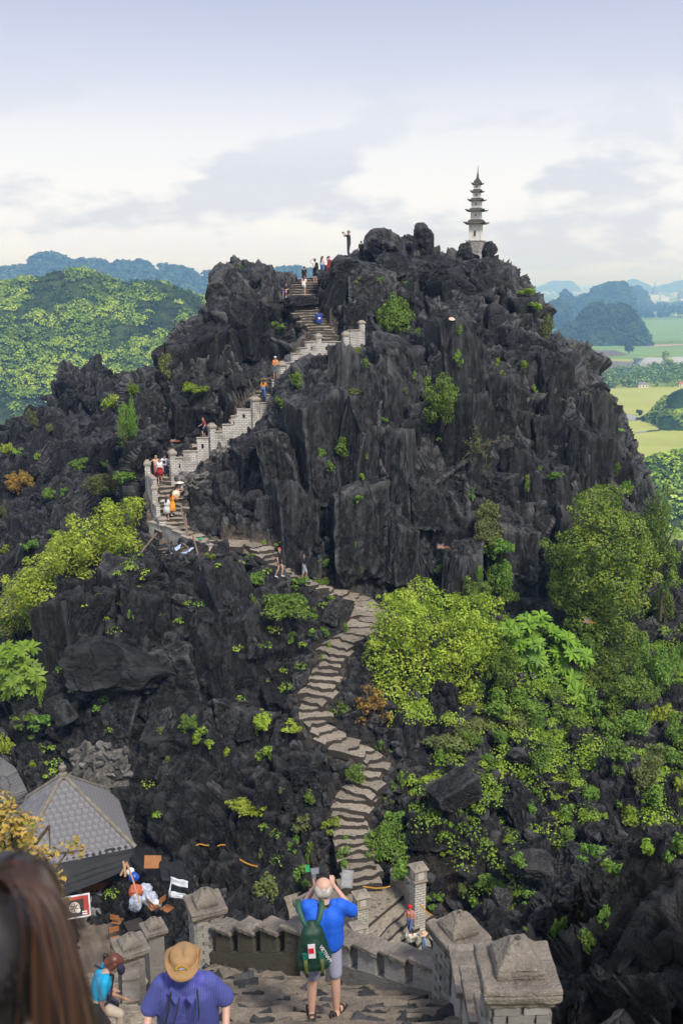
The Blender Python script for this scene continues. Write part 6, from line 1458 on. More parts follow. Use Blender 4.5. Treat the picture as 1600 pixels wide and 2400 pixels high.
def region(u, v):
    if v < 800: return 'near the summit boulders' if u > 780 else 'beside the upper stairs'
    if u < 330 and v < 1330: return 'on the jagged ridge left of the peak'
    if u < 330: return 'by the rocks above the tiled hut' if v > 1600 else 'on the far left slope'
    if v < 1000 and u < 900: return 'beside the zigzag parapet stairs'
    if u > 1400 and v < 1200: return 'on the right skyline of the cliff'
    if v < 1250 and u < 1560: return 'on the black cliff face'
    if 1080 < u < 1215 and v < 1450: return 'hanging down the cliff as creepers'
    if v < 1420 and u < 1080: return 'along the cliff foot path'
    if u > 1215 and v < 1700: return 'under the big tree on the right'
    if 560 < u < 960 and v < 1800: return 'beside the middle of the winding stairs'
    if 560 < u < 980: return 'beside the lowest flight of the winding stairs'
    if u < 560: return 'on the dark left crags'
    if u > 1280: return 'on the rubble slope far right'
    return 'on the rubble slope right of the stairs'
TONE = {'lime': 'yellow-green', 'green': 'green', 'fresh': 'bright green', 'dark': 'dark green', 'dull': 'dull olive', 'orange': 'orange-brown'}
ORD = ['first', 'second', 'third', 'fourth', 'fifth', 'sixth', 'seventh', 'eighth', 'ninth', 'tenth', 'eleventh', 'twelfth', 'thirteenth', 'fourteenth', 'fifteenth', 'sixteenth', 'seventeenth', 'eighteenth', 'nineteenth', 'twentieth']
buckets = {}
for p in PL:
    sz = 'tiny' if p[2] * p[3] < 130 else 'small' if p[2] * p[3] < 420 else 'broad' if p[2] > 1.35 * p[3] else 'tall' if p[3] > 1.35 * p[2] else 'bushy'
    buckets.setdefault((sz, TONE[p[4]], region(p[0], p[1])), []).append(p)
LABEL = {}
for (sz, tone, reg), L in buckets.items():
    L.sort(key=lambda p: p[0])
    for k, p in enumerate(L):
        LABEL[p] = f'{sz} {tone} shrub {reg}' if len(L) == 1 else f'{ORD[k]} {sz} {tone} shrub from left {reg}'
placed = []
for k, p in enumerate(PL):
    u, v, rw, rh, c = p
    q, n = hit(u, v + 0.55 * rh)
    if q is None: q, n = hit(u, v + 1.2 * rh)
    if q is None: print('no hit', p); continue
    d = to_px(q)[2]
    if d > 130: print('far hit', p, d); continue
    placed.append((p, q, n, d))
for k, (p, q, n, d) in enumerate(placed):
    u, v, rw, rh, c = p; m = d / FPX; wx, wz = rw * m * 1.2, rh * m * 1.2; R = (wx * wz) ** 0.5
    cls = 0 if R < 0.6 else 1 if R < 1.15 else 2
    ctr = PX(u, v, d - 0.25 * wx)
    name = 'shrub'
    if R < 0.75:
        o = obj(name, plant_mesh(c, cls, k % 4)); root = o
    else:
        root = empty(name); o = obj('foliage', plant_mesh(c, cls, k % 4), root)
        st = MB(); rs = np.random.default_rng(k)
        for j in range(4):
            tip = np.array([rs.normal() * wx * .5, rs.normal() * wx * .4, wz * rs.uniform(0, .5)]); b0 = np.array([rs.normal() * .1, 0.3 * wx, -wz * 0.9 - 0.3])
            st.tube([b0, (b0 + tip) / 2 + rs.normal(0, .08, 3), tip], [0.05 * R, 0.035 * R, 0.012 * R], 5)
        st.build('stem', BARK, root)
    root.location = ctr
    o.rotation_euler = (0, 0, (k * 1.7) % 6.28); o.scale = (wx / NOM[cls], wx / NOM[cls], wz / NOM[cls] * 1.15)
    if root is not o: o.scale = (wx / NOM[cls], wx / NOM[cls], wz / NOM[cls] * 1.15)
    tag(root, LABEL[p], 'shrub', 'shrubs rooted in the rock')

# ------------------------------------------------------------------ larger trees and thickets
def big_tree(name, u, v, rw, rh, d, col, label, lobes, leaf, dens, depth=0.75, seed=1, cat='tree', shape=None, base=None, ratio=0.55, up=0.45):
    rng = np.random.default_rng(seed); m = d / FPX; rx, rz = rw * m, rh * m; ry = rx * depth
    c = PX(u, v, d)
    if shape: lob = [((( -u + uu) * m, rng.uniform(-.5, .5) * ry + dy, (v - vv) * m), rr * m) for uu, vv, rr, dy in shape]
    else: lob = crown_lobes(rx, ry, rz, lobes, rng, (0.2, 0.36))
    area = sum(r * r for _, r in lob) * 3.14; n = int(dens * area / (0.5 * leaf * leaf))
    root = empty(name, c); tag(root, label, cat)
    obj('crown', leaf_mesh('crown', lob, n, leaf, LEAF[col], rng, up, 0.3, ratio), root)
    b0 = (np.array(base) if base is not None else np.array([0, ry * 0.5, -rz * 1.05])); t = MB()
    top = np.array([0, 0, rz * 0.1]); r0 = 0.05 * rx + 0.05
    t.tube([b0, b0 * 0.6 + top * 0.4 + rng.normal(0, .12, 3), top], [r0, r0 * 0.8, r0 * 0.45], 7)
    for (cc, r) in lob[:14]: t.tube([b0 * 0.45 + top * 0.55, (np.array(cc) + top) / 2 + rng.normal(0, .15, 3), np.array(cc)], [r0 * 0.5, r0 * 0.3, r0 * 0.12], 5)
    t.build('trunk', BARK, root, True); print(name, n, 'leaves'); return root
def shp(s): return [tuple(float(x) for x in q.split(',')) for q in s.split(';')]
big_tree('broadleaf_thicket', 990, 1545, 145, 170, 51.5, 'lime', 'large glowing yellow-green leafy thicket right of the winding stairs', 30, 0.15, 2.7, seed=3, cat='tree',
    shape=shp('905,1420,38,0;940,1395,36,0;985,1390,40,0;1030,1420,42,.3;1080,1440,45,.6;1115,1470,40,.8;900,1480,46,-.3;950,1460,52,-.3;1010,1480,55,-.2;1070,1510,55,.2;1110,1540,45,.5;880,1540,40,-.6;930,1540,58,-.8;990,1560,60,-.8;1050,1580,58,-.5;1100,1600,42,0;905,1600,42,-1;960,1625,55,-1.2;1020,1645,52,-1.1;1070,1650,40,-.7;940,1680,36,-1.5;990,1700,38,-1.5;1035,1690,34,-1.3;1135,1505,44,.6;1150,1560,42,.4;1125,1630,44,-.2;1150,1430,32,.9;1085,1690,34,-1.0;915,1650,34,-1.2'))
big_tree('broadleaf_tree', 1415, 1330, 120, 175, 54, 'tree', 'big round dark green tree against the right end of the cliff', 30, 0.155, 4.5, seed=5,
    shape=shp('1390,1185,40,.4;1430,1175,38,.5;1370,1215,40,.2;1420,1225,50,.2;1470,1230,40,.6;1340,1270,42,0;1390,1280,55,-.3;1450,1290,52,0;1500,1300,38,.5;1320,1320,40,.2;1370,1350,58,-.6;1430,1360,60,-.6;1490,1360,45,.2;1330,1390,42,0;1385,1420,52,-.6;1445,1430,52,-.5;1495,1420,36,.2;1370,1470,38,-.3;1420,1490,40,-.3;1465,1480,34,0'))
big_tree('broadleaf_thicket', 170, 1300, 160, 120, 57, 'lime', 'sprawling yellow-green tree on the left slope below the parapet', 30, 0.16, 2.8, seed=7,
    shape=shp('312,1195,30,.6;288,1220,42,.4;250,1222,46,0;298,1262,42,.2;215,1250,50,0;262,1290,50,-.3;178,1275,50,0;218,1320,52,-.4;138,1310,52,0;178,1355,48,-.3;105,1335,46,.2;130,1385,46,-.2;72,1370,50,.3;95,1415,46,0;42,1400,46,.5;168,1400,38,-.6;55,1445,46,0;105,1450,40,0;15,1435,44,.5;5,1480,40,.3'))
big_tree('broadleaf_shrub', 90, 1440, 60, 40, 56.5, 'dark', 'shady dark green understory below the yellow-green left tree', 10, 0.24, 1.4, seed=9)
big_tree('autumn_shrub', 872, 1655, 62, 58, 48.5, 'orange', 'orange-brown leafed shrub beside the middle of the stairs', 11, 0.13, 2.0, seed=11, cat='shrub')
big_tree('broadleaf_tree', 1560, 1330, 45, 130, 58, 'green', 'tall green tree behind the big dark tree at the right edge', 12, 0.15, 2.4, seed=13)
# rosette trees: whorls of long leaves
def rosette_tree(u, v, rw, rh, d, label, n, seed, col='green', spots=None):
    rng = np.random.default_rng(seed); m = d / FPX; V, F, k = [], [], 0
    root = empty('rosette_tree', PX(u, v, d)); tag(root, label, 'tree'); t = MB(); trunk0 = np.array([0.2 * rw * m, 0.5 * rw * m, -rh * m])
    for i in range(n):
        if spots: uu, vv, dy = spots[i % len(spots)]; c = np.array([(uu - u + rng.normal(0, 5)) * m, dy + rng.normal(0, .25), (v - vv + rng.normal(0, 5)) * m])
        else:
            a = rng.uniform(0, 6.28); f = math.sqrt(rng.random()); c = np.array([math.cos(a) * f * rw * m, rng.uniform(-.6, .5) * rw * m, math.sin(a) * f * rh * m])
        ax = c / (np.linalg.norm(c) + .2) * 0.6 + np.array([0, -0.55, 0.75]); ax /= np.linalg.norm(ax); e1 = np.cross(ax, [0.3, 1, 0]); e1 /= np.linalg.norm(e1); e2 = np.cross(ax, e1)
        nl = rng.integers(9, 13); L = rng.uniform(0.42, 0.68)
        for j in range(nl):
            th = j * 2.4; dr = (math.cos(th) * e1 + math.sin(th) * e2) * 1.0 + ax * rng.uniform(0.1, 0.55); dr /= np.linalg.norm(dr); sd_ = np.cross(dr, ax); sd_ /= np.linalg.norm(sd_) + 1e-9
            w0 = L * 0.17; p0 = c; p1 = c + dr * L * 0.55; p2 = c + dr * L - ax * L * 0.22
            V += [p0, p1 + sd_ * w0, p2, p1 - sd_ * w0]; F.append((k, k + 1, k + 2, k + 3)); k += 4
        if i % 3 == 0: t.tube([trunk0, (trunk0 + c) / 2 + rng.normal(0, .1, 3), c], [0.06, 0.04, 0.02], 5)
    obj('crown', mesh_np('crown', V, F, [LEAF[col]]), root); t.build('trunk', BARK, root, True); return root
rosette_tree(1255, 1525, 110, 105, 52, 'tree with rosettes of long leaves arching over the right slope', 120, 3, 'fresh',
    spots=[(1195,1470,0),(1230,1455,0),(1265,1450,.2),(1215,1500,-.2),(1250,1490,-.3),(1290,1480,0),(1325,1495,0),(1190,1540,0),(1225,1535,-.4),(1260,1530,-.4),(1300,1530,-.2),(1340,1520,0),(1365,1540,0),(1205,1570,-.2),(1240,1575,-.4),(1285,1570,-.3),(1310,1560,-.4),(1330,1590,-.6),(1345,1620,-.8),(1360,1640,-.9),(1335,1640,-.8),(1230,1600,-.2)])
big_tree('broadleaf_shrub', 1225, 1500, 85, 60, 53.5, 'green', 'green bush filling in behind the rosette tree', 10, 0.2, 1.2, seed=15, cat='shrub')
rosette_tree(42, 1578, 55, 72, 50.5, 'rosette-leafed tree at the left edge below the sprawling tree', 46, 5, 'fresh')
big_tree('broadleaf_shrub', 40, 1600, 50, 60, 52, 'dark', 'dark bush behind the rosette tree at the left edge', 8, 0.22, 1.2, seed=17, cat='shrub')
# bare twiggy bush on the cliff
q, n = hit(1117, 1045); tw = empty('twiggy_bush', q); tag(tw, 'half bare twiggy bush clinging to the cliff below the green bush', 'shrub'); t = MB(); rs = np.random.default_rng(8); tips = []
for j in range(16):
    a = rs.normal(0, 1, 3) * np.array([.32, .2, .28]) + np.array([0, -.3, .1]); a2 = a * 1.7 + rs.normal(0, .25, 3); t.tube([(0, .1, 0), a, a2], [.018, .012, .005], 4); tips += [a2, a]
t.build('branch', plain('dry_twig', (0.26, 0.19, 0.12), 0.9, 0.2, 5, 0), tw)
C = np.concatenate([np.array(tips) + rs.normal(0, .12, (len(tips), 3)) for _ in range(14)]); V, F = leaf_quads(C, rs.normal(size=C.shape), np.full(len(C), .12), rs); obj('foliage', mesh_np('foliage', V, F, [LEAF['dull']]), tw)
# low ground cover in the cracks: too much to count
SV, SN = grid_of(R_SLOPE); AV, AN = grid_of(R_PEAK)
gsel = lambda lo: (lambda P, n: (n[:, 2] > .25) & (near_path(P)[0] > 1.2) & (fbm(P * .22 + 7, 3, 55) > lo))
und = clumps_on(SV + SN * .25, SN, 2600, (.22, .7), .10, 72, LEAF['fresh'], 'creeping_undergrowth', lambda P, n: (P[:, 0] > 3.2) & gsel(-.06)(P, n), rf, None, 'green ground cover spreading over the right rubble slope')
clumps_on(SV + SN * .25, SN, 330, (.14, .42), .10, 48, LEAF['fresh'], 'creeping_undergrowth', lambda P, n: (P[:, 0] <= 3.2) & (P[:, 1] > 38) & gsel(.12)(P, n), rf, None, 'green ground cover in the cracks beside the winding stairs')
clumps_on(AV + AN * .3, AN, 120, (.14, .34), .13, 30, LEAF['green'], 'creeping_undergrowth', lambda P, n: (P[:, 1] < 80) & gsel(.15)(P, n), rf, None, 'sparse green tufts in the cracks of the black peak')
# far single trees
for (u, v, w_, h, col, lab) in ((1472, 829, 13, 11, 'hilldark', 'lone dark tree standing in the green paddy'), (1562, 878, 16, 32, 'hill', 'tall pale tree rising from the village belt'), (1498, 974, 7, 7, 'hilldark', 'small round tree by the pool in the yellow paddy')):
    g = PXZ(u, v, PZ); m = to_px(g)[2] / FPX; root = empty('field_tree', g); tag(root, lab, 'tree')
    rng = np.random.default_rng(int(u)); lob = [((x, y_, z + h * m * 1.1), r) for (x, y_, z), r in crown_lobes(w_ * m, w_ * m, h * m * 0.8, 9, rng, (.3, .5))]
    obj('crown', leaf_mesh('crown', lob, 900, 1.6, LEAF[col], rng), root); MB().tube([(0, 0, -.5), (0, 0, h * m)], [.5, .3], 6).build('trunk', BARK, root)
# ------------------------------------------------------------------ people: one skinned body each, clothes and hair as children
CM = {}
def cmat(col, rough=.75, kind='cloth'):
    key = (tuple(round(c, 3) for c in col), kind)
    if key not in CM: CM[key] = plain(kind, col, rough if kind != 'skin' else .5, .10, 30 if kind == 'cloth' else 12, .25 if kind == 'cloth' else .05, bdist=.004)
    return CM[key]
SKIN = (.56, .33, .235); TANS = (.42, .235, .15)
def sphere_vf(c, r, n=10):
    V, F = BASES['i', 3]; return V * r + np.array(c), F
def capsule_vf(p0, p1, r0, r1, n=12):
    p0, p1 = np.array(p0, float), np.array(p1, float); ax = p1 - p0; L = np.linalg.norm(ax)
    ax = ax / L if L > 1e-6 else np.array([0, 0, 1.0]); a = np.cross(ax, [0, 0, 1.0] if abs(ax[2]) < .9 else [1.0, 0, 0]); a /= np.linalg.norm(a); b = np.cross(ax, a); prof = []
    for k in range(1, 6): t = -math.pi / 2 + k * math.pi / 10 * .999; prof.append((r0 * math.sin(t), r0 * math.cos(t)))
    for k in range(0, 5): t = k * math.pi / 10; prof.append((L + r1 * math.sin(t), r1 * math.cos(t)))
    V = []
    for z, r in prof: V += [p0 + ax * z + r * (math.cos(6.2832 * k / n) * a + math.sin(6.2832 * k / n) * b) for k in range(n)]
    V.append(p0 - ax * r0); V.append(p1 + ax * r1); m = len(prof); F = []
    for i in range(m - 1):
        for k in range(n): F += [(i * n + k, i * n + (k + 1) % n, (i + 1) * n + (k + 1) % n), (i * n + k, (i + 1) * n + (k + 1) % n, (i + 1) * n + k)]
    for k in range(n): F += [(m * n, (k + 1) % n, k), (m * n + 1, (m - 1) * n + k, (m - 1) * n + (k + 1) % n)]
    return np.array(V), np.array(F)
TMP = bpy.data.scenes.new('workbench')
def fuse(caps, voxel, smooth=4):
    """union of capsules as one closed skin"""
    Vs, Fs, b = [], [], 0
    for c in caps:
        V, F = capsule_vf(*c[:4]); Vs.append(V); Fs.append(F + b); b += len(V)
    me = mesh_np('fuse', np.concatenate(Vs), np.concatenate(Fs)); o = bpy.data.objects.new('fuse', me); TMP.collection.objects.link(o)
    m = o.modifiers.new('r', 'REMESH'); m.mode = 'VOXEL'; m.voxel_size = voxel
    if smooth: s = o.modifiers.new('s', 'SMOOTH'); s.factor = .5; s.iterations = smooth
    vl = TMP.view_layers[0]; vl.update(); out = bpy.data.meshes.new_from_object(o.evaluated_get(vl.depsgraph)); bpy.data.objects.remove(o); return out
def paint(me, caps, mats):
    n = len(me.polygons); C = np.empty(n * 3, np.float32); me.polygons.foreach_get('center', C); C = C.reshape(-1, 3); best = np.full(n, 9e9); idx = np.zeros(n, int)
    names = list(mats); me.materials.clear()
    for k in names: me.materials.append(mats[k])
    for c in caps:
        p0, p1 = np.array(c[0], float), np.array(c[1], float); ax = p1 - p0; LL = max((ax ** 2).sum(), 1e-9); t = np.clip(((C - p0) @ ax) / LL, 0, 1); d = np.linalg.norm(C - p0 - t[:, None] * ax, axis=1) - (c[2] * (1 - t) + c[3] * t)
        u = d < best; best[u] = d[u]; idx[u] = names.index(c[4])
    me.polygons.foreach_set('material_index', idx.astype(np.int32)); me.polygons.foreach_set('use_smooth', np.ones(n, bool)); me.update()
J0 = dict(pelvis=(0, 0, .96), waist=(0, 0, 1.08), chest=(0, .01, 1.30), neck=(0, 0, 1.46), head=(0, .02, 1.60), shl=(-.175, 0, 1.41), shr=(.175, 0, 1.41), ell=(-.23, -.02, 1.14), elr=(.23, -.02, 1.14), wrl=(-.25, .04, .90), wrr=(.25, .04, .90),
          hipl=(-.09, 0, .93), hipr=(.09, 0, .93), knl=(-.10, .02, .50), knr=(.10, .02, .50), anl=(-.10, -.02, .08), anr=(.10, -.02, .08), tol=(-.11, .14, .03), tor=(.11, .14, .03))
def lerp(a, b, t): return tuple(np.array(a) * (1 - t) + np.array(b) * t)
def fingers(el, wr, r, sgn, curl=.5):
    el, wr = np.array(el), np.array(wr); d = wr - el; d /= np.linalg.norm(d); s = np.cross(d, [0, 1.0, 0]) if abs(d[1]) < .8 else np.cross(d, [0, 0, 1.0]); s /= np.linalg.norm(s) + 1e-9; nrm = np.cross(s, d); out = []
    palm = wr + d * .085; out.append((tuple(wr), tuple(palm), .026, .034, 'skin')); out.append((tuple(wr + s * .018 + d * .03), tuple(palm + s * .022), .02, .018, 'skin')); out.append((tuple(wr - s * .018 + d * .03), tuple(palm - s * .022), .02, .018, 'skin'))
    for k, L in enumerate((.062, .075, .07, .052)):
        b = palm + s * (.030 - .020 * k); m = b + d * L * .55 + nrm * curl * .02; e = m + d * L * .45 * (1 - curl * .4) + nrm * curl * .035; out += [(tuple(b), tuple(m), .0105, .0095, 'skin'), (tuple(m), tuple(e), .0095, .008, 'skin')]
    b = wr + s * .03 * sgn + d * .03; m = b + s * .03 * sgn + d * .035; out += [(tuple(b), tuple(m), .013, .011, 'skin'), (tuple(m), tuple(m + d * .03 + nrm * .01), .011, .009, 'skin')]
    return out
def body_caps(J, sleeve=.5, leg='shorts', shoe=True, fat=1.0, hands=False, sleeveless=False):
    c = []; S = 'shirt'
    for sx in (-1, 1):
        w = np.array([sx * .062, 0, 0])
        c.append((tuple(np.array(J['pelvis']) + w), tuple(np.array(J['waist']) + w), .115 * fat, .100 * fat, 'pants')); c.append((tuple(np.array(J['waist']) + w), tuple(np.array(J['chest']) + w * 1.15), .100 * fat, .112 * fat, S))
        k = 'l' if sx < 0 else 'r'; sh, el, wr = J['sh' + k], J['el' + k], J['wr' + k]
        c.append((tuple(np.array(J['chest']) + w * .9), lerp(sh, J['neck'], .35), .105 * fat, .062, S)); c.append((lerp(sh, J['neck'], .3), sh, .058, .058, S))
        if sleeve <= 0: c += [(sh, el, .046, .038, 'skin'), (el, wr, .038, .026, 'skin')]
        elif sleeve < 1: m = lerp(sh, el, sleeve * 1.35 if sleeve < .7 else 1); c += [(sh, m, .060, .058, S), (m, el, .043, .038, 'skin'), (el, wr, .038, .026, 'skin')]
        else: c += [(sh, el, .056, .046, S), (el, lerp(el, wr, .95), .046, .034, S)]
        if hands: c += fingers(el, wr, .03, -sx)
        else: d = np.array(wr) - np.array(el); d /= np.linalg.norm(d); c.append((wr, tuple(np.array(wr) + d * .10), .030, .024, 'skin'))
        h, kn, an, to = J['hip' + k], J['kn' + k], J['an' + k], J['to' + k]
        lt = 'pants' if leg in ('long', 'shorts') else 'skin'
        if leg == 'shorts': m = lerp(h, kn, .86); c += [(h, m, .094 * fat, .080, 'pants'), (m, kn, .058, .054, 'skin'), (kn, lerp(kn, an, .35), .054, .056, 'skin'), (lerp(kn, an, .35), an, .056, .036, 'skin')]
        elif leg == 'long': c += [(h, kn, .092 * fat, .066, 'pants'), (kn, an, .062, .050, 'pants')]
        elif leg == 'short': m = lerp(h, kn, .3); c += [(h, m, .092, .088, 'pants'), (m, kn, .076, .052, 'skin'), (kn, lerp(kn, an, .35), .052, .054, 'skin'), (lerp(kn, an, .35), an, .054, .034, 'skin')]
        else: c += [(h, kn, .085, .052, 'skin'), (kn, lerp(kn, an, .35), .052, .054, 'skin'), (lerp(kn, an, .35), an, .054, .034, 'skin')]
        c += [(an, tuple(np.array(an) + np.array([0, -.03, -.035])), .036, .034, 'shoe' if shoe else 'skin'), (tuple(np.array(an) + np.array([0, -.02, -.04])), to, .036, .028, 'shoe' if shoe else 'skin')]
    hd = np.array(J['head']); nk = np.array(J['neck']); up = hd - nk; up /= np.linalg.norm(up); f = np.array(J.get('face', (0, 1, 0)), float); f -= up * (f @ up); f /= np.linalg.norm(f)
    c += [(tuple(nk - up * .04), tuple(hd - up * .05), .056, .054, 'skin'), (tuple(hd - up * .055 + f * .025), tuple(hd + up * .035 - f * .012), .068, .092, 'skin'), (tuple(hd + f * .095 - up * .02), tuple(hd + f * .108 - up * .035), .012, .014, 'skin')]
    s = np.cross(up, f)
    for sx in (-1, 1): c.append((tuple(hd + s * sx * .086 - f * .01 + up * .01), tuple(hd + s * sx * .092 - f * .015 - up * .03), .014, .011, 'skin'))
    return c, (hd, up, f, s)
def hair_caps(style, frame):
    hd, up, f, s = frame; A = lambda a, b, c_: tuple(hd + up * a + f * b + s * c_); out = []
    if style == 'short': out = [(A(.045, -.03, 0), A(.05, .02, 0), .086, .078), (A(0, -.055, 0), A(.02, -.05, 0), .068, .075)]
    if style in ('long', 'pony'): out = [(A(.04, -.03, 0), A(.05, .02, 0), .090, .080), (A(0, -.06, 0), A(.02, -.05, 0), .075, .078)]
    if style == 'long': out += [(A(-.02, -.07, sx * .03), A(-.26, -.10, sx * .035), .062, .045) for sx in (-1, 1)] + [(A(-.26, -.10, 0), A(-.34, -.10, 0), .055, .025)]
    if style == 'pony': out += [(A(.03, -.10, 0), A(-.05, -.15, 0), .035, .04), (A(-.05, -.15, 0), A(-.24, -.13, 0), .04, .018)]
    if style == 'bun': out = [(A(.045, -.03, 0), A(.05, .02, 0), .088, .078), (A(.1, -.09, 0), A(.12, -.1, 0), .045, .045)]
    if style == 'fringe': out = [(A(-.03, -.062, sx * .035), A(.012, -.045, sx * .06), .050, .045) for sx in (-1, 1)] + [(A(-.03, -.062, 0), A(.0, -.06, 0), .052, .052)]
    if style == 'curly': out = [(A(.045, -.03, 0), A(.055, .025, 0), .098, .085), (A(-.02, -.06, 0), A(.02, -.05, 0), .082, .088), (A(-.01, -.01, .06), A(.02, -.01, -.06), .05, .05), (A(-.03, -.02, .075), A(.03, -.01, .075), .04, .04), (A(-.03, -.02, -.075), A(.03, -.01, -.075), .04, .04)]
    return out
def frustum_cloth(name, root, prof, mat, cx=(0, 0), sq=.75, n=20, wave=.06):
    V, F = [], []
    for i, (r, z, ox, oy) in enumerate(prof):
        for k in range(n):
            a = 2 * math.pi * k / n; rr = r * (1 + wave * math.sin(a * 5 + 1) * i / len(prof)); V.append((cx[0] + ox + rr * math.cos(a), cx[1] + oy + sq * rr * math.sin(a), z))
    for i in range(len(prof) - 1):
        for k in range(n): F.append((i * n + k, i * n + (k + 1) % n, (i + 1) * n + (k + 1) % n, (i + 1) * n + k))
    F.append(tuple(range(n)))
    o = obj(name, mesh_py(name, V, F, mat, True), root); s = o.modifiers.new('t', 'SOLIDIFY'); s.thickness = .012; return o
def person(label, foot, rz, H=1.70, pose=None, shirt=(.5, .5, .5), pants=(.1, .1, .12), shoe=(.5, .5, .5), skin=SKIN, hair='short', haircol=(.02, .015, .012), sleeve=.5, leg='shorts', skirt=None, voxel=.024, fat=1.0, hands=False, eyes=False, barefoot=False, group='visitors on the hill'):
    J = {k: tuple(v) for k, v in J0.items()}
    for k, v in (pose or {}).items(): J[k] = v
    caps, frame = body_caps(J, sleeve, leg, not barefoot, fat, hands)
    root = empty('person', tuple(foot), rz); root.scale = (H / 1.72,) * 3; tag(root, label, 'person', group)
    me = fuse(caps, voxel, 3); paint(me, caps, {'skin': cmat(skin, kind='skin'), 'shirt': cmat(shirt), 'pants': cmat(pants), 'shoe': cmat(shoe)}); me.name = 'body'; body = obj('body', me, root)
    hc = hair_caps(hair, frame)
    if hc:
        hm = fuse([c + ('h',) for c in hc], voxel * .7, 2); hm.materials.append(cmat(haircol, .45, 'hair')); hm.polygons.foreach_set('use_smooth', np.ones(len(hm.polygons), bool)); obj('hair', hm, root)
    if skirt: frustum_cloth('skirt', root, skirt[1], cmat(skirt[0]))
    hd, up, f, s = frame
    if eyes:
        for sx in (-1, 1): MB().lathe([(.012, -.004), (.012, .004), (.004, .005)], 8).build('eye', cmat((.03, .02, .02), .3, 'eye'), root, True, loc=tuple(hd + f * .088 + s * sx * .033 + up * .005), rot=(math.pi / 2, 0, 0))
        obj('mouth', mesh_py('mouth', *box_vf(-.022, .022, -.003, .003, -.004, .004), cmat((.40, .14, .12), .5, 'lip')), root, tuple(hd + f * .088 - up * .068))
    return root, J, frame
def conical(name, p, r, h, tilt, label, col=(.72, .60, .42)):
    o = MB().lathe([(r, 0), (r * .98, .01), (r * .5, h * .52), (.01, h)], 20).build(name, cmat(col, .8, 'straw'), None, True, loc=tuple(p), rot=tilt); return tag(o, label, 'hat')
def child_hat(root, frame, prof, col, tilt=(0, 0, 0), lift=.05, name='hat'):
    hd, up, f, s = frame; return MB().lathe(prof, 22).build(name, cmat(col, .8, 'hat'), root, True, loc=tuple(hd + up * lift), rot=tilt)
bpy.context.view_layer.update(); DG = bpy.context.evaluated_depsgraph_get()
ROCKSET = None
def stand(u, v, d=None):
    if d is not None: return PX(u, v, d)
    dr_ = Vector(PX(u, v, 1.0)).normalized(); o0 = Vector((0, 0, 0)) + dr_ * 20
    for _ in range(6):
        ok, p, n, i, o, m = SC.ray_cast(DG, o0, dr_)
        if not ok: return PX(u, v, 60)
        r_ = o
        while r_.parent: r_ = r_.parent
        if r_.name.startswith(('shrub', 'broadleaf', 'rosette', 'autumn', 'twiggy')): o0 = p + dr_ * .05; continue
        return np.array(p)
    return np.array(p)
def hfit(p, vt):     # body height so that the head top lands on picture row vt
    lo, hi = .8, 2.6
    for _ in range(30):
        m = (lo + hi) / 2
        if to_px(np.array(p) + np.array([0, 0, m]))[1] > vt: lo = m
        else: hi = m
    return min(max(m, 1.45), 1.92)
WALK = dict(knl=(-.10, .16, .52), anl=(-.10, .10, .10), tol=(-.10, .26, .06), knr=(.10, -.02, .50), anr=(.10, -.20, .10), tor=(.10, -.06, .03))
CLIMB = dict(knl=(-.10, .26, .66), anl=(-.10, .20, .28), tol=(-.10, .34, .24), chest=(0, .08, 1.28), neck=(0, .12, 1.43), head=(0, .17, 1.56), shl=(-.175, .10, 1.38), shr=(.175, .10, 1.38), ell=(-.23, .06, 1.12), elr=(.24, .16, 1.14), wrl=(-.25, .2, .95), wrr=(.26, .36, 1.0))
def seat(dz=0): return dict(pelvis=(0, 0, .16), waist=(0, .04, .28), chest=(0, .10, .48), neck=(0, .14, .63), head=(0, .19, .76), shl=(-.17, .12, .58), shr=(.17, .12, .58), ell=(-.22, .26, .38), elr=(.22, .26, .38), wrl=(-.10, .42, .36), wrr=(.10, .42, .36), hipl=(-.09, .02, .15), hipr=(.09, .02, .15), knl=(-.11, .42, .26), knr=(.11, .42, .26), anl=(-.11, .45, -.16), anr=(.11, .45, -.16), tol=(-.12, .6, -.2), tor=(.12, .6, -.2))
PI = math.pi
BLACK, NAVY, WHITE, JEANS, GREYS = (.012, .012, .014), (.012, .018, .055), (.74, .73, .72), (.06, .13, .30), (.34, .36, .40)
p = stand(655, 1353); person('woman with red hair in black top and shorts walking down the ledge path', p, -1.9, hfit(p, 1283), WALK, BLACK, BLACK, WHITE, hair='short', haircol=(.30, .03, .02), leg='short', sleeve=.4)
p = stand(712, 1362); person('man in navy shirt and grey shorts on the ledge path', p, -1.7, hfit(p, 1298), WALK, NAVY, GREYS, BLACK, TANS)
p = stand(392, 1219); person('girl in white dress holding the parapet on the lower steps', p, -.1, hfit(p, 1163), dict(ell=(-.42, .05, 1.28), wrl=(-.60, .1, 1.18)), WHITE, WHITE, WHITE, hair='long', sleeve=.5, leg='bare', skirt=(WHITE, [(.15, 1.12, 0, 0), (.2, .9, 0, 0), (.26, .52, 0, 0)]))
p = stand(405, 1208); r_, J, fr = person('woman in flowing orange dress climbing with a conical hat in hand', p, -.6, hfit(p, 1150), dict(elr=(.34, .2, 1.18), wrr=(.5, .38, 1.16), **{k: WALK[k] for k in ('knl', 'anl', 'tol', 'knr', 'anr', 'tor')}), (.80, .30, .02), (.80, .30, .02), WHITE, hair='long', sleeve=.7, leg='bare', skirt=((.80, .30, .02), [(.14, 1.12, 0, 0), (.22, .85, .02, -.05), (.36, .42, .06, -.16)]))
conical('conical_hat', PX(413, 1158, to_px(p)[2] - .3), .24, .16, (1.3, .3, .3), 'conical straw hat carried by the woman in orange', (.74, .60, .46))
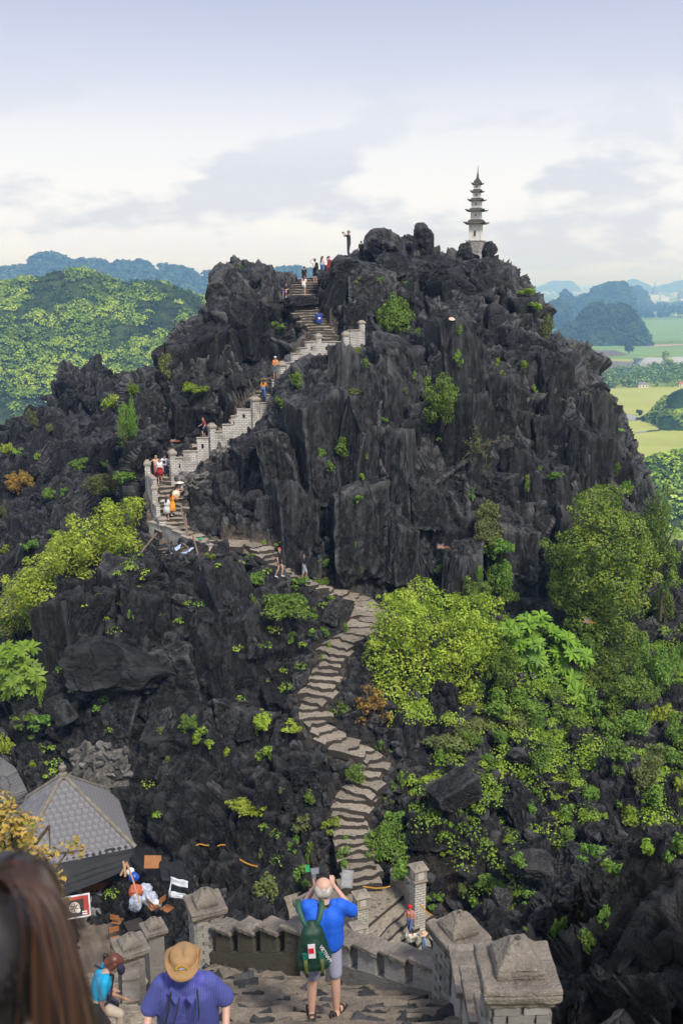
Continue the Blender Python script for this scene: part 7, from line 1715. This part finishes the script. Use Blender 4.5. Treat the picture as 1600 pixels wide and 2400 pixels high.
p = stand(428, 1160); person('seated visitor in pink top under a conical hat on the steps', p + np.array([0, 0, .05]), 2.4, 1.68, seat(), (.55, .38, .32), BLACK, WHITE, hair='none', leg='short', sleeve=.4)
conical('conical_hat', p + np.array([-.12, -.12, .80]), .27, .17, (0, 0, 0), 'conical straw hat worn by the seated visitor', (.80, .72, .56))
p = stand(376, 1133); person('woman in white top and red skirt standing on the platform edge', p, PI, hfit(p, 1075), dict(tol=(-.11, .14, .03)), WHITE, (.42, .03, .035), WHITE, hair='long', haircol=(.22, .12, .05), sleeve=0, leg='bare', skirt=((.42, .03, .035), [(.15, 1.14, 0, 0), (.2, .9, 0, 0), (.23, .58, 0, 0)]))
p = stand(368, 1128, to_px(stand(376, 1133))[2] + .7); person('blonde woman behind the red skirt with her arm on the pillar', p, PI, hfit(p, 1067), dict(ell=(.42, .05, 1.22), wrl=(.60, .05, 1.22)) if 0 else dict(elr=(.42, .08, 1.26), wrr=(.62, .1, 1.24)), (.62, .38, .30), (.42, .10, .09), WHITE, hair='long', haircol=(.36, .24, .10), sleeve=0, leg='long')
p = stand(388, 1130, to_px(stand(376, 1133))[2] + .6); r_, J, fr = person('man in white print shirt and dark shorts resting a hand on the pillar', p, PI, hfit(p, 1065), dict(ell=(-.40, .02, 1.22), wrl=(-.58, .12, 1.18)), (.66, .68, .76), NAVY, GREYS, TANS)
obj('shirt_print', mesh_py('shirt_print', *box_vf(-.09, .09, .135, .142, 1.2, 1.38), cmat(BLACK)), r_)
p = stand(482, 1030, to_px(stand(498, 1048))[2] + .5); person('visitor in dark red shirt bending behind the parapet pillar', p, 2.0, 1.5, CLIMB, (.32, .05, .05), NAVY, BLACK)
p = stand(618, 940); r_, J, fr = person('woman in orange top and blue trousers under a wide straw hat', p, -.2, hfit(p, 892), CLIMB, (.50, .20, .05), (.09, .19, .46), WHITE, sleeve=.8, leg='long', hair='long')
child_hat(r_, fr, [(.30, .0), (.29, .012), (.11, .03), (.10, .10), (.05, .13)], (.72, .55, .32), (-.5, 0, 0), .05, 'straw_hat')
p = stand(646, 890, to_px(stand(646, 893))[2]); r_, J, fr = person('man in orange shirt and white cap behind the parapet', p, PI - .3, hfit(p, 842), dict(wrl=(-.12, .22, 1.12), wrr=(.12, .22, 1.12)), (.62, .25, .08), (.14, .15, .19), BLACK, TANS)
child_hat(r_, fr, [(.10, 0), (.105, .03), (.09, .07), (.03, .09)], (.75, .74, .72), (0, 0, 0), .05, 'cap')
p = stand(672, 690); person('visitor in black sitting at the left of the upper stairs', p, PI - .3, 1.7, seat(), BLACK, BLACK, WHITE)
tag(MB().tube([p + np.array([-.35, -.3, .45]), p + np.array([.0, -.55, .05])], [.03, .05], 7).build('umbrella', cmat((.16, .06, .42)), None, True), 'folded purple umbrella leaning beside the seated visitor', 'umbrella')
p = stand(712, 695); person('woman in pale pink top and white shorts climbing the upper stairs', p, -.3, hfit(p, 649), CLIMB, (.72, .55, .50), (.70, .70, .68), BLACK, hair='long', haircol=(.06, .03, .02), sleeve=0, leg='short')
dS = to_px(stand(715, 690))[2]
p = PX(713, 674, dS + 1.2); person('man in black shirt seen from behind at the top of the stairs', p, -.5, hfit(p, 624), None, BLACK, BLACK, BLACK, TANS, sleeve=.5, leg='long')
p = PX(738, 664, dS + 2.0); r_, J, fr = person('man in white shirt and black backpack shading his eyes', p, .7, hfit(p, 606), dict(ell=(-.34, .10, 1.52), wrl=(-.14, .14, 1.66)), WHITE, BLACK, WHITE, TANS)
o = fuse([((0, -.2, 1.05), (0, -.2, 1.35), .13, .12, 'b'), ((-.1, -.17, 1.1), (.1, -.17, 1.1), .1, .1, 'b')], .03, 2); o.materials.append(cmat(BLACK)); obj('backpack', o, r_)
p = PX(755, 655, dS + 3.0); person('long haired woman in white top and blue trousers at the summit', p, -.9, hfit(p, 600), dict(wrr=(.2, .2, 1.0)), WHITE, (.07, .16, .38), WHITE, hair='long', haircol=(.10, .045, .02), sleeve=0, leg='long')
p = PX(770, 652, dS + 3.6); person('woman in red dress reaching out beside the slanted boulder', p, -1.3, hfit(p, 600), dict(elr=(.22, .26, 1.34), wrr=(.2, .50, 1.34)), (.46, .035, .03), (.46, .035, .03), WHITE, hair='pony', sleeve=.6, leg='bare', skirt=((.46, .035, .03), [(.14, 1.12, 0, 0), (.2, .9, 0, 0), (.27, .4, 0, 0)]))
bpy.context.view_layer.update(); DG = bpy.context.evaluated_depsgraph_get()
p = stand(817, 606); p[2] += .0; H_ = hfit(p, 540); r_, J, fr = person('man in black on top of the slanted boulder taking a photograph', p, 1.2, H_, dict(ell=(-.26, .24, 1.36), elr=(.26, .24, 1.36), wrl=(-.09, .34, 1.58), wrr=(.09, .34, 1.58), knr=(.1, .06, .5)), (.016, .016, .026), (.03, .032, .04), GREYS, TANS, leg='long', haircol=(.20, .12, .09))
cmr = MB().box(-.07, .07, .36, .42, 1.54, 1.64).lathe([(.03, 1.55), (.03, 1.60)], 8, 0, .44).build('camera', cmat(BLACK, .4), r_)
p = PX(846, 612, 73.5); person('man in black looking away behind the summit boulders', p, -.2, hfit(p, 570), None, BLACK, BLACK, BLACK, TANS, leg='long')
p = stand(960, 2196, 40.5); r_, J, fr = person('visitor in red cap and pink jacket stepping up the lower steps', p, 2.6, hfit(p, 2127), dict(**{k: WALK[k] for k in ('knl', 'anl', 'tol', 'knr', 'anr', 'tor')}, elr=(.3, -.05, 1.16), wrr=(.2, .14, 1.2)), (.58, .24, .20), (.10, .16, .36), (.7, .2, .06), sleeve=1, leg='long', hair='long')
child_hat(r_, fr, [(.11, -.01), (.112, .03), (.09, .075), (.03, .095)], (.62, .02, .015), (0, 0, 0), .05, 'cap')
p = stand(965, 2252, 40.2); person('dark haired woman in cream blouse and black skirt on the lower steps', p, .2, hfit(p, 2195), dict(ell=(-.26, .12, 1.2), wrl=(-.2, .32, 1.3)), (.70, .65, .56), BLACK, WHITE, sleeve=1, leg='bare', hair='short', skirt=(BLACK, [(.15, 1.0, 0, 0), (.2, .85, 0, 0), (.24, .5, 0, 0)]))
p = stand(992, 2260, 39.6); r_, J, fr = person('visitor in denim shirt and jeans with pale hat beside the near pillar', p, 1.8, hfit(p, 2186), dict(elr=(.3, .2, 1.42), wrr=(.16, .3, 1.55)), (.24, .34, .58), (.16, .26, .46), WHITE, sleeve=1, leg='long')
child_hat(r_, fr, [(.19, .0), (.185, .012), (.10, .03), (.09, .10), (.04, .12)], (.66, .46, .30), (-.3, 0, 0), .04, 'hat')
p = np.array(hp(-.35, -wq + .1, .63)); person('person in blue jeans standing in the dark hut doorway', p, PI, 1.62, None, (.07, .07, .08), (.10, .15, .32), BLACK, leg='long')
# a lost hat on the rocks
q, n = hit(1058, 748); conical('conical_hat', q + np.array([0, -.1, .02]), .2, .09, (.5, 0, 0), 'pale straw hat lying on the rock right of the green bush', (.62, .46, .34))

# ------------------------------------------------------------------ the four near visitors
# bald man seen from behind, photographing
GY = 9.89; fpt = np.array([-.20, GY, -8.27])
BLUE = (.010, .115, .68); pose = dict(ell=(-.25, .22, 1.22), elr=(.34, .12, 1.24), wrl=(-.09, .26, 1.47), wrr=(.12, .24, 1.50), head=(0, .05, 1.585), neck=(0, .01, 1.45), chest=(0, .0, 1.30), hipl=(-.10, 0, .93), knl=(-.13, .0, .50), anl=(-.14, -.02, .08), tol=(-.16, .15, .03), knr=(.13, .02, .50), anr=(.14, .0, .08), tor=(.22, .13, .03), face=(0, 1, -.1))
man, J, fr = person('bald man in bright blue shirt and grey shorts photographing with a green backpack', fpt, .05, 1.76, pose, BLUE, (.40, .40, .54), (.03, .025, .022), (.58, .34, .25), 'fringe', (.36, .33, .30), .62, 'shorts', voxel=.012, fat=1.16, hands=True, eyes=True, barefoot=True, group='visitors on the near stairs')
# loose shirt over the body
sh = [((-.075, 0, .98), (-.08, .0, 1.28), .145, .145, 'b'), ((.075, 0, .98), (.08, .0, 1.28), .145, .145, 'b'), ((-.09, 0, 1.3), (-.165, .0, 1.40), .125, .082, 'b'), ((.09, 0, 1.3), (.165, .0, 1.40), .125, .082, 'b')]
for k in 'lr': sh.append((J['sh' + k], lerp(J['sh' + k], J['el' + k], .78), .082, .078, 'b'))
me = fuse(sh, .014, 3); Vv = np.empty(len(me.vertices) * 3, np.float32); me.vertices.foreach_get('co', Vv); Vv = Vv.reshape(-1, 3); Vv[:, :2] *= (1 + .035 * fbm(Vv * np.array([5, 5, 9.0]), 3, 4, ridged=True))[:, None]; Vv[:, 2] = np.maximum(Vv[:, 2], .90); me.vertices.foreach_set('co', Vv.ravel()); me.materials.append(cmat(BLUE)); me.polygons.foreach_set('use_smooth', np.ones(len(me.polygons), bool)); obj('shirt', me, man)
GRN = (.006, .040, .024); GR2 = (.02, .10, .055); pk = fuse([((-.07, -.20, .92), (-.03, -.20, 1.22), .125, .095, 'b'), ((.07, -.20, .92), (.03, -.20, 1.22), .125, .095, 'b'), ((-.08, -.25, .90), (.08, -.25, .90), .10, .10, 'b'), ((0, -.24, 1.0), (0, -.23, 1.12), .12, .11, 'b'), ((-.0, -.17, 1.3), (0, -.17, 1.24), .06, .09, 'b')], .016, 3)
Vv = np.empty(len(pk.vertices) * 3, np.float32); pk.vertices.foreach_get('co', Vv); Vv = Vv.reshape(-1, 3); Vv += (.012 * fbm(Vv * 14, 3, 9, ridged=True))[:, None] * np.array([.5, 1, .3]); pk.vertices.foreach_set('co', Vv.ravel()); pk.materials.append(cmat(GRN, .6)); pk.polygons.foreach_set('use_smooth', np.ones(len(pk.polygons), bool)); bag = obj('backpack', pk, man); bag.location = (-.06, 0, 0); bag.rotation_euler = (0, -.06, 0)
STR = cmat((.02, .085, .05), .6)
for sx in (-1, 1):
    def strip(pts, w_, mat, nm, par):
        V, F = [], []
        for (x, y_, z) in pts: V += [(x - w_, y_, z), (x + w_, y_, z)]
        for i in range(len(pts) - 1): F.append((2 * i, 2 * i + 1, 2 * i + 3, 2 * i + 2))
        o = obj(nm, mesh_py(nm, V, F, mat, True), par); s = o.modifiers.new('t', 'SOLIDIFY'); s.thickness = .01; s.offset = 0; return o
    strip([(sx * .03, -.22, 1.26), (sx * .09, -.168, 1.36), (sx * .125, -.105, 1.455), (sx * .13, .0, 1.502), (sx * .13, .09, 1.45)], .028, STR, 'strap', bag)
    b = obj('buckle', mesh_py('buckle', *box_vf(-.028, .028, -.385, -.355, 1.01, 1.08), cmat((.012, .14, .10), .4)), bag, (sx * .085 + .0, .03, 0)); strip([(sx * .085, -.345, 1.02), (sx * .09, -.35, .93), (sx * .085, -.335, .84), (sx * .08, -.30, .76)], .02, cmat((.10, .13, .035), .7), 'hanging_strap', bag)
TAGW, TAGR = cmat((.76, .74, .78), .5), cmat((.60, .02, .03), .5)
tg = obj('luggage_tag', mesh_py('luggage_tag', *box_vf(-.038, .038, -.375, -.368, 1.04, 1.21), TAGW), bag, (-.012, 0, 0)); obj('tag_print', mesh_py('tag_print', *box_vf(-.034, .024, -.378, -.3755, 1.10, 1.165), TAGR), tg)
obj('ribbon', mesh_py('ribbon', *box_vf(-.05, .0, -.20, -.192, 1.36, 1.44), cmat((.01, .28, .08), .5)), bag, None, (-.45, 0, 0)).location = (-.0, .49, -.06)
def lettering(txt, size, mat, parent, M, name='lettering'):
    cu = bpy.data.curves.new('txt', 'FONT'); cu.body = txt; cu.size = size; cu.extrude = .0015; cu.align_x = 'CENTER'; o = bpy.data.objects.new('txt', cu); TMP.collection.objects.link(o)
    vl = TMP.view_layers[0]; vl.update(); me = bpy.data.meshes.new_from_object(o.evaluated_get(vl.depsgraph)); bpy.data.objects.remove(o); me.materials.clear(); me.materials.append(mat); q = obj(name, me, parent); q.matrix_local = M; return q
lettering('VIETNAM', .058, TAGW, bag, Matrix.Translation((.115, -.318, 1.03)) @ Matrix.Rotation(.25, 4, 'Z') @ Matrix.Rotation(math.radians(65), 4, 'Y') @ Matrix.Rotation(PI / 2, 4, 'X'))
ns = MB(); 
for k in range(9):
    a = -PI / 2 + (k - 4) * .30; ns.V += [(.082 * math.cos(a), .01 + .085 * math.sin(a), 1.425), (.082 * math.cos(a), .01 + .085 * math.sin(a), 1.462)]
ns.F = [(2 * k, 2 * k + 2, 2 * k + 3, 2 * k + 1) for k in range(8)]; nso = ns.build('neck_strap', cmat((.03, .03, .034), .6), man); s_ = nso.modifiers.new('t', 'SOLIDIFY'); s_.thickness = .006
lettering('Nikon', .034, cmat((.62, .38, .02), .5), nso, Matrix.Translation((-.015, -.085, 1.433)) @ Matrix.Rotation(PI / 2, 4, 'X'))
cam_o = MB().box(-.075, .075, .21, .27, 1.545, 1.64).build('camera', cmat(BLACK, .35), man, bevel=.01); MB().lathe([(.038, 0), (.04, .06), (.042, .15), (.036, .152)], 14).build('lens', cmat(BLACK, .3), cam_o, True, loc=(0, .27, 1.59), rot=(-PI / 2, 0, 0)); MB().box(-.03, .03, .215, .262, 1.642, 1.675).build('viewfinder', cmat(BLACK, .35), cam_o)
SND = cmat((.022, .018, .016), .7)
for k in 'lr':
    an, to = np.array(J['an' + k]), np.array(J['to' + k]); d = to - an; d[2] = 0; dl = np.linalg.norm(d); d /= dl; a = math.atan2(-d[0], d[1])
    so = MB().box(-.045, .045, -.09, .20, -.032, -.006).build('sandal', SND, man, bevel=.01, loc=(an[0], an[1], .032), rot=(0, 0, a))
    for yy, zz in ((-.07, .07), (.02, .075), (.11, .05)): MB().tube([(-.047, yy, -.01), (-.03, yy, zz), (.03, yy, zz), (.047, yy, -.01)], .010, 6).build('sandal_strap', SND, so, True)
# man in tan bucket hat climbing toward the camera
hp0 = PX(424, 2262, 7.7)                                 # middle of his hat
pose = dict(chest=(0, .10, 1.27), neck=(0, .16, 1.43), head=(0, .19, 1.57), face=(0, 1, -.25), shl=(-.185, .13, 1.355), shr=(.185, .13, 1.355), ell=(-.30, .06, 1.14), elr=(.29, .10, 1.10), wrl=(-.30, .24, .93), wrr=(.30, .30, .98), waist=(0, .04, 1.06))
PURP = (.085, .085, .40)
hat_z = 1.62 * 1.78 / 1.72
fpt = np.array([hp0[0], hp0[1] + .26, hp0[2] - 1.66])
hm_, J, fr = person('man in tan bucket hat and violet blue shirt climbing toward the camera', fpt, PI + .06, 1.78, pose, PURP, (.10, .10, .12), (.05, .04, .03), (.55, .33, .25), 'short', (.20, .17, .14), .62, 'long', voxel=.012, fat=1.30, hands=True, eyes=True, group='visitors on the near stairs')
SHM, tS, bS = newmat('striped_violet_shirt'); g_ = N(tS, 'ShaderNodeTexCoord'); wv = N(tS, 'ShaderNodeTexWave'); wv.inputs['Scale'].default_value = 26; wv.inputs['Distortion'].default_value = 1.0; tS.links.new(g_.outputs['Object'], wv.inputs['Vector']); tS.links.new(rmp(tS, wv.outputs['Fac'], [(.3, (.042, .052, .23)), (.6, (.095, .11, .38))]), bS.inputs['Base Color']); bS.inputs['Roughness'].default_value = .8; bump(tS, bS, noise(tS, g_.outputs['Object'], 9, 4), .35, .03)
sh = [((-.09, .02, .92), (-.085, .10, 1.26), .155, .15, 'b'), ((.09, .02, .92), (.085, .10, 1.26), .155, .15, 'b'), ((-.09, .11, 1.27), (-.16, .13, 1.365), .125, .075, 'b'), ((.09, .11, 1.27), (.16, .13, 1.365), .125, .075, 'b'), ((0, .14, 1.36), (0, .15, 1.40), .09, .075, 'b')]
for k in 'lr': sh.append((J['sh' + k], lerp(J['sh' + k], J['el' + k], .85), .066, .080, 'b'))
me = fuse(sh, .014, 3); Vv = np.empty(len(me.vertices) * 3, np.float32); me.vertices.foreach_get('co', Vv); Vv = Vv.reshape(-1, 3); Vv += (.020 * fbm(Vv * np.array([6, 6, 5.0]), 3, 14, ridged=True))[:, None] * (Vv / np.linalg.norm(Vv, axis=1, keepdims=True)) * np.array([1, 1, .2]); me.vertices.foreach_set('co', Vv.ravel()); me.materials.append(SHM); me.polygons.foreach_set('use_smooth', np.ones(len(me.polygons), bool)); obj('shirt', me, hm_)
for sx in (-1, 1): obj('collar', mesh_py('collar', [(sx * .02, .30, 1.36), (sx * .09, .27, 1.44), (sx * .12, .27, 1.385), (sx * .06, .31, 1.31)], [(0, 1, 2, 3)], SHM), hm_).modifiers.new('t', 'SOLIDIFY').thickness = .008
for k in range(3): MB().lathe([(.008, 0), (.008, .004)], 8).build('button', cmat((.05, .05, .12), .4), hm_, loc=(0, .315 - .012 * k, 1.25 - .11 * k), rot=(-PI / 2, 0, 0))
hd, up, f, s = fr
HATM = plain('tan_canvas', (.33, .195, .085), .85, .14, 14, .3, bdist=.004); hat = empty('bucket_hat_group'); bpy.data.objects.remove(hat)
V, F = [], []; n = 30; prof = [(.158, -.03), (.140, -.01), (.106, .005), (.104, .03), (.099, .062), (.084, .082), (.04, .09), (.001, .091)]
for i, (r, z) in enumerate(prof):
    for k in range(n):
        a = 2 * PI * k / n; side = abs(math.cos(a)); zz = z + (.085 * side ** 3 if i == 0 else .035 * side ** 3 if i == 1 else 0); rr = r * (1 - (.20 * side ** 4 if i == 0 else .08 * side ** 4 if i == 1 else 0)); dent = -.012 * math.exp(-((math.cos(a) * 3) ** 2)) if i >= 6 else 0
        V.append((rr * math.cos(a), rr * 1.12 * math.sin(a), zz + dent))
for i in range(len(prof) - 1):
    for k in range(n): F.append((i * n + k, i * n + (k + 1) % n, (i + 1) * n + (k + 1) % n, (i + 1) * n + k))
ht_o = obj('bucket_hat', mesh_py('bucket_hat', V, F, HATM, True), hm_); ht_o.modifiers.new('t', 'SOLIDIFY').thickness = .006
fx = np.array(f); Mh = Matrix((s, np.cross(up, s) * -1 if (np.cross(up, s) @ f) < 0 else np.cross(up, s), up)).transposed().to_4x4(); Mh.translation = Vector(hd + up * .045); ht_o.matrix_local = Mh
EMB = cmat((.66, .40, .02), .6); 
for k in range(9): # embroidered arc of blocks over a grey dolphin-like patch
    a = PI * (k + .5) / 9; MB().box(-.005, .005, -.002, .002, -.006, .006).build('embroidery', EMB, ht_o, loc=(.042 * math.cos(a), .122, .035 + .038 * math.sin(a)), rot=(0, -(a - PI / 2), 0))
obj('patch', mesh_py('patch', [(x * .03, .1225, .045 + z * .02) for x, z in ((-1, -.6), (-.6, .3), (-.1, .7), (.4, .5), (1, .8), (.7, .1), (.9, -.5), (.2, -.7), (-.5, -.9))], [tuple(range(9))], cmat((.42, .43, .48), .6)), ht_o); obj('embroidery', mesh_py('embroidery', *box_vf(-.016, .016, .121, .124, .008, .018), EMB), ht_o)
cm2 = MB().box(-.065, .065, -.035, .035, -.045, .045).build('camera', cmat(BLACK, .35), hm_, bevel=.008, loc=(.20, .42, .96), rot=(.5, 0, .2)); MB().lathe([(.035, 0), (.035, .07), (.03, .072)], 12).build('lens', cmat(BLACK, .3), cm2, True, loc=(0, .035, 0), rot=(-PI / 2, 0, 0))
MB().tube([(-.10, .27, 1.42), (-.115, .335, 1.30), (-.11, .35, 1.2)], .006, 6).build('hat_cord', cmat(BLACK), hm_, True); MB().tube([(.09, .25, 1.43), (.11, .33, 1.28), (.16, .36, 1.1), (.18, .40, 1.0)], .009, 6).build('camera_strap', cmat(BLACK), hm_, True); MB().tube([(.03, .3, 1.36), (.05, .345, 1.26), (.08, .35, 1.16)], .005, 6).build('hat_cord', cmat(BLACK), hm_, True)
d = np.array(J['wrr']) - np.array(J['elr']); d /= np.linalg.norm(d); w0 = np.array(J['wrr']) - d * .03
MB().tube([w0 - d * .014, w0 + d * .014], .036, 14).build('wristwatch', cmat((.55, .55, .56), .25), hm_, True)
# woman in turquoise climbing to the right
wp = PX(252, 2250, 13.2); fpt = np.array([wp[0] - .20, wp[1], wp[2] - 1.52])
pose = dict(chest=(0, .12, 1.25), neck=(0, .20, 1.39), head=(0, .29, 1.49), face=(0, 1, -.5), shl=(-.18, .16, 1.34), shr=(.18, .16, 1.34), ell=(-.24, .06, 1.10), elr=(.22, .10, 1.10), wrl=(-.22, .22, .95), wrr=(.22, .12, .86), knr=(.10, .34, .74), anr=(.10, .30, .34), tor=(.10, .45, .30), waist=(0, .05, 1.06))
tw_o, J, fr = person('woman in turquoise top and khaki trousers stepping up the side stairs', fpt, -1.35, 1.64, pose, (.005, .34, .60), (.46, .38, .30), (.05, .04, .04), SKIN, 'curly', (.12, .035, .02), .6, 'long', voxel=.014, fat=1.18, hands=True, eyes=True, group='visitors on the near stairs')
MB().tube([(-.12, .02, 1.42), (.0, .27, 1.30), (.17, .22, 1.05), (.22, .05, .95)], [.018, .022, .022, .02], 6).build('bag_strap', cmat((.015, .016, .03)), tw_o, True)
bg_ = fuse([((.26, .0, .98), (.26, .1, .72), .10, .12, 'b')], .02, 2); bg_.materials.append(cmat((.014, .014, .018))); obj('shoulder_bag', bg_, tw_o)
bg2 = sack(284, 2272, 9, 13, 13.0, cmat((.014, .018, .05)), 'navy jacket bundle carried in front of the woman in turquoise', 44, 'jacket_bundle')
fpt = PX(232, 2275, 15.6) + np.array([0, 0, -1.35]); person('person in blue with hair in a bun just behind the woman in turquoise', fpt, -1.2, 1.6, CLIMB, (.06, .09, .50), (.06, .06, .09), BLACK, TANS, 'bun', (.02, .012, .01), .5, 'long', voxel=.018, group='visitors on the near stairs')
# woman with ponytail close to the camera, seen from behind
hc_ = PX(-4, 2275, 1.40)
pw = empty('person', tuple(hc_ + np.array([-.02, .0, -1.58])), -.25); tag(pw, 'close dark haired woman with long reddish ponytail and white top', 'person', 'visitors on the near stairs')
J = {k: tuple(v) for k, v in J0.items()}; J['head'] = (0, .03, 1.58); caps, fr = body_caps(J, .8, 'long', True, 1.0, True)
me = fuse(caps, .014, 3); paint(me, caps, {'skin': cmat((.50, .30, .23), kind='skin'), 'shirt': cmat((.72, .74, .76)), 'pants': cmat((.05, .06, .1)), 'shoe': cmat(WHITE)}); obj('body', me, pw)
HAIRD, th2, bh2 = newmat('dark_hair'); g2 = N(th2, 'ShaderNodeNewGeometry'); th2.links.new(rmp(th2, g2.outputs['Random Per Island'], [(0, (.006, .005, .006)), (1, (.022, .018, .020))]), bh2.inputs['Base Color']); bh2.inputs['Roughness'].default_value = .38
HAIRR, th3, bh3 = newmat('reddish_hair'); g3 = N(th3, 'ShaderNodeNewGeometry'); th3.links.new(rmp(th3, g3.outputs['Random Per Island'], [(0, (.008, .005, .004)), (.6, (.026, .011, .008)), (1, (.085, .034, .018))]), bh3.inputs['Base Color']); bh3.inputs['Roughness'].default_value = .6
hm2 = fuse([c + ('h',) for c in [((0, -.0, 1.625), (0, .05, 1.635), .100, .092), ((0, -.035, 1.57), (0, -.03, 1.60), .085, .092), ((-.03, -.05, 1.50), (.03, -.05, 1.50), .05, .05)]], .014, 3); hm2.materials.append(HAIRD); hm2.polygons.foreach_set('use_smooth', np.ones(len(hm2.polygons), bool)); hcap = obj('hair', hm2, pw)
rh = np.random.default_rng(4); st = MB(); inv = (Matrix.Translation(pw.location) @ Matrix.Rotation(-.25, 4, 'Z')).inverted()
loc_ = lambda u, v, d: np.array(inv @ Vector(PX(u, v, d)))
tie = loc_(-4, 2085, 1.38)
for k in range(700):   # strands combed toward the tie
    a = rh.uniform(0, 2 * PI); b = rh.uniform(.05, 1.2); d0 = np.array([math.cos(a) * math.sin(b * 1.5), -.35 + math.sin(a) * math.sin(b * 1.5) * .8, math.cos(b * 1.5) * .5 - .45]); d0 /= np.linalg.norm(d0); c0 = np.array([0, -.005, 1.59])
    pts_ = []
    for t in np.linspace(0, 1, 9):
        q_ = d0 * (1 - t) + (tie - c0) / np.linalg.norm(tie - c0) * t; q_ /= np.linalg.norm(q_); pts_.append(c0 + q_ * (.110 + .006 * rh.random()) * np.array([.86, 1.0, 1.12]))
    st.tube(pts_, .0017, 3)
st.build('hair_strand', HAIRD, pw, True)
st = MB(); guide = [(-4,2085,1.38),(18,2048,1.36),(52,2032,1.34),(88,2052,1.33),(112,2110,1.33),(130,2190,1.33),(146,2290,1.33),(160,2390,1.34),(170,2500,1.35)]; G0 = np.array([loc_(*g) for g in guide])
locks = [(rh.uniform(0, 2 * PI), math.sqrt(rh.random()) * .8, rh.uniform(0, 6)) for _ in range(11)]
for k in range(760):   # the ponytail in separate locks: over, out to the right and down
    la, lr, lp = locks[k % 11]; a, r0 = rh.uniform(0, 2 * PI), math.sqrt(rh.random()); tt = np.linspace(0, 8, 22); P_ = np.stack([np.interp(tt, range(9), G0[:, i]) for i in range(3)], 1)
    for _ in range(4): P_[1:-1] = .5 * P_[1:-1] + .25 * (P_[:-2] + P_[2:])
    w_ = np.interp(tt, [0, 1, 3, 5, 8], [.006, .013, .020, .028, .046]); fly = 1.9 if k % 23 == 0 else .34
    ox = math.cos(la) * lr * w_ + math.cos(a) * r0 * w_ * fly + .004 * np.sin(tt * 1.1 + lp); oy = math.sin(la) * lr * w_ + math.sin(a) * r0 * w_ * fly
    P_ = P_ + np.stack([ox, oy, oy * np.interp(tt, [0, 3, 4], [1, .6, .1])], 1)
    st.tube(list(P_), .0012, 3)
st.build('ponytail', HAIRR, pw, True); MB().lathe([(.016, -.012), (.022, 0), (.016, .012)], 14).build('hair_tie', cmat(BLACK), pw, True, loc=tuple(tie), rot=(.9, .6, 0))
MB().lathe([(.006, -.006), (.009, 0), (.006, .006)], 8).build('earring', cmat((.7, .72, .8), .2), pw, True, loc=(.09, .01, 1.50))
# dragonflies hovering near the lens
DFO = cmat((.45, .12, .02), .5, 'insect'); WNG = cmat((.16, .15, .14), .3, 'wing')
for (u, v, d, rz, lab) in ((1037, 1283, 3.2, 1.5, 'orange dragonfly hovering in front of the dark cliff wall'), (1378, 1458, 3.6, 1.2, 'orange dragonfly in front of the big round tree'), (410, 1034, 4.2, 1.7, 'small orange dragonfly near the parapet pillars')):
    df = empty('dragonfly', PX(u, v, d), rz); tag(df, lab, 'insect')
    MB().tube([(0, -.022, 0), (0, -.004, .001), (0, .012, .001), (0, .018, 0)], [.0012, .0016, .0035, .003], 6).build('body', DFO, df, True)
    for sx in (-1, 1):
        for yy, sw in ((.012, .15), (.005, -.2)): obj('wing', mesh_py('wing', [(0, yy, .002), (sx * .012, yy + .003, .003), (sx * .028, yy + sw * .03 + .002, .004), (sx * .027, yy + sw * .03 - .004, .004), (sx * .012, yy - .004, .003)], [(0, 1, 2, 3, 4)], WNG), df)
# ------------------------------------------------------------------ the autumn branch over the hut
AUT = leaf_material('leaf_autumn', [(.16, .20, .04), (.30, .22, .05), (.48, .28, .07), (.56, .36, .12), (.20, .28, .05)])
LEAF['autumn'] = AUT
root = big_tree('autumn_tree', 60, 1985, 110, 120, 15.5, 'autumn', 'autumn coloured tree with orange and olive leaves at the left edge', 10, .095, 3.0, seed=23, base=(-1.3, .2, -2.2), shape=shp('-40,1900,50,0;10,1880,36,0;40,1905,34,0;70,1925,30,0;-20,1960,50,0;40,1965,42,0;90,1975,34,-.1;130,1985,26,-.1;165,1988,20,-.1;200,1982,14,-.1;20,2020,46,0;75,2020,36,-.1;115,2030,26,-.1;140,2055,20,-.2;150,2085,16,-.2;95,2060,22,-.1;140,2120,16,-.2;-60,2030,50,0'))
haze.hide_viewport = False
bpy.data.scenes.remove(TMP)
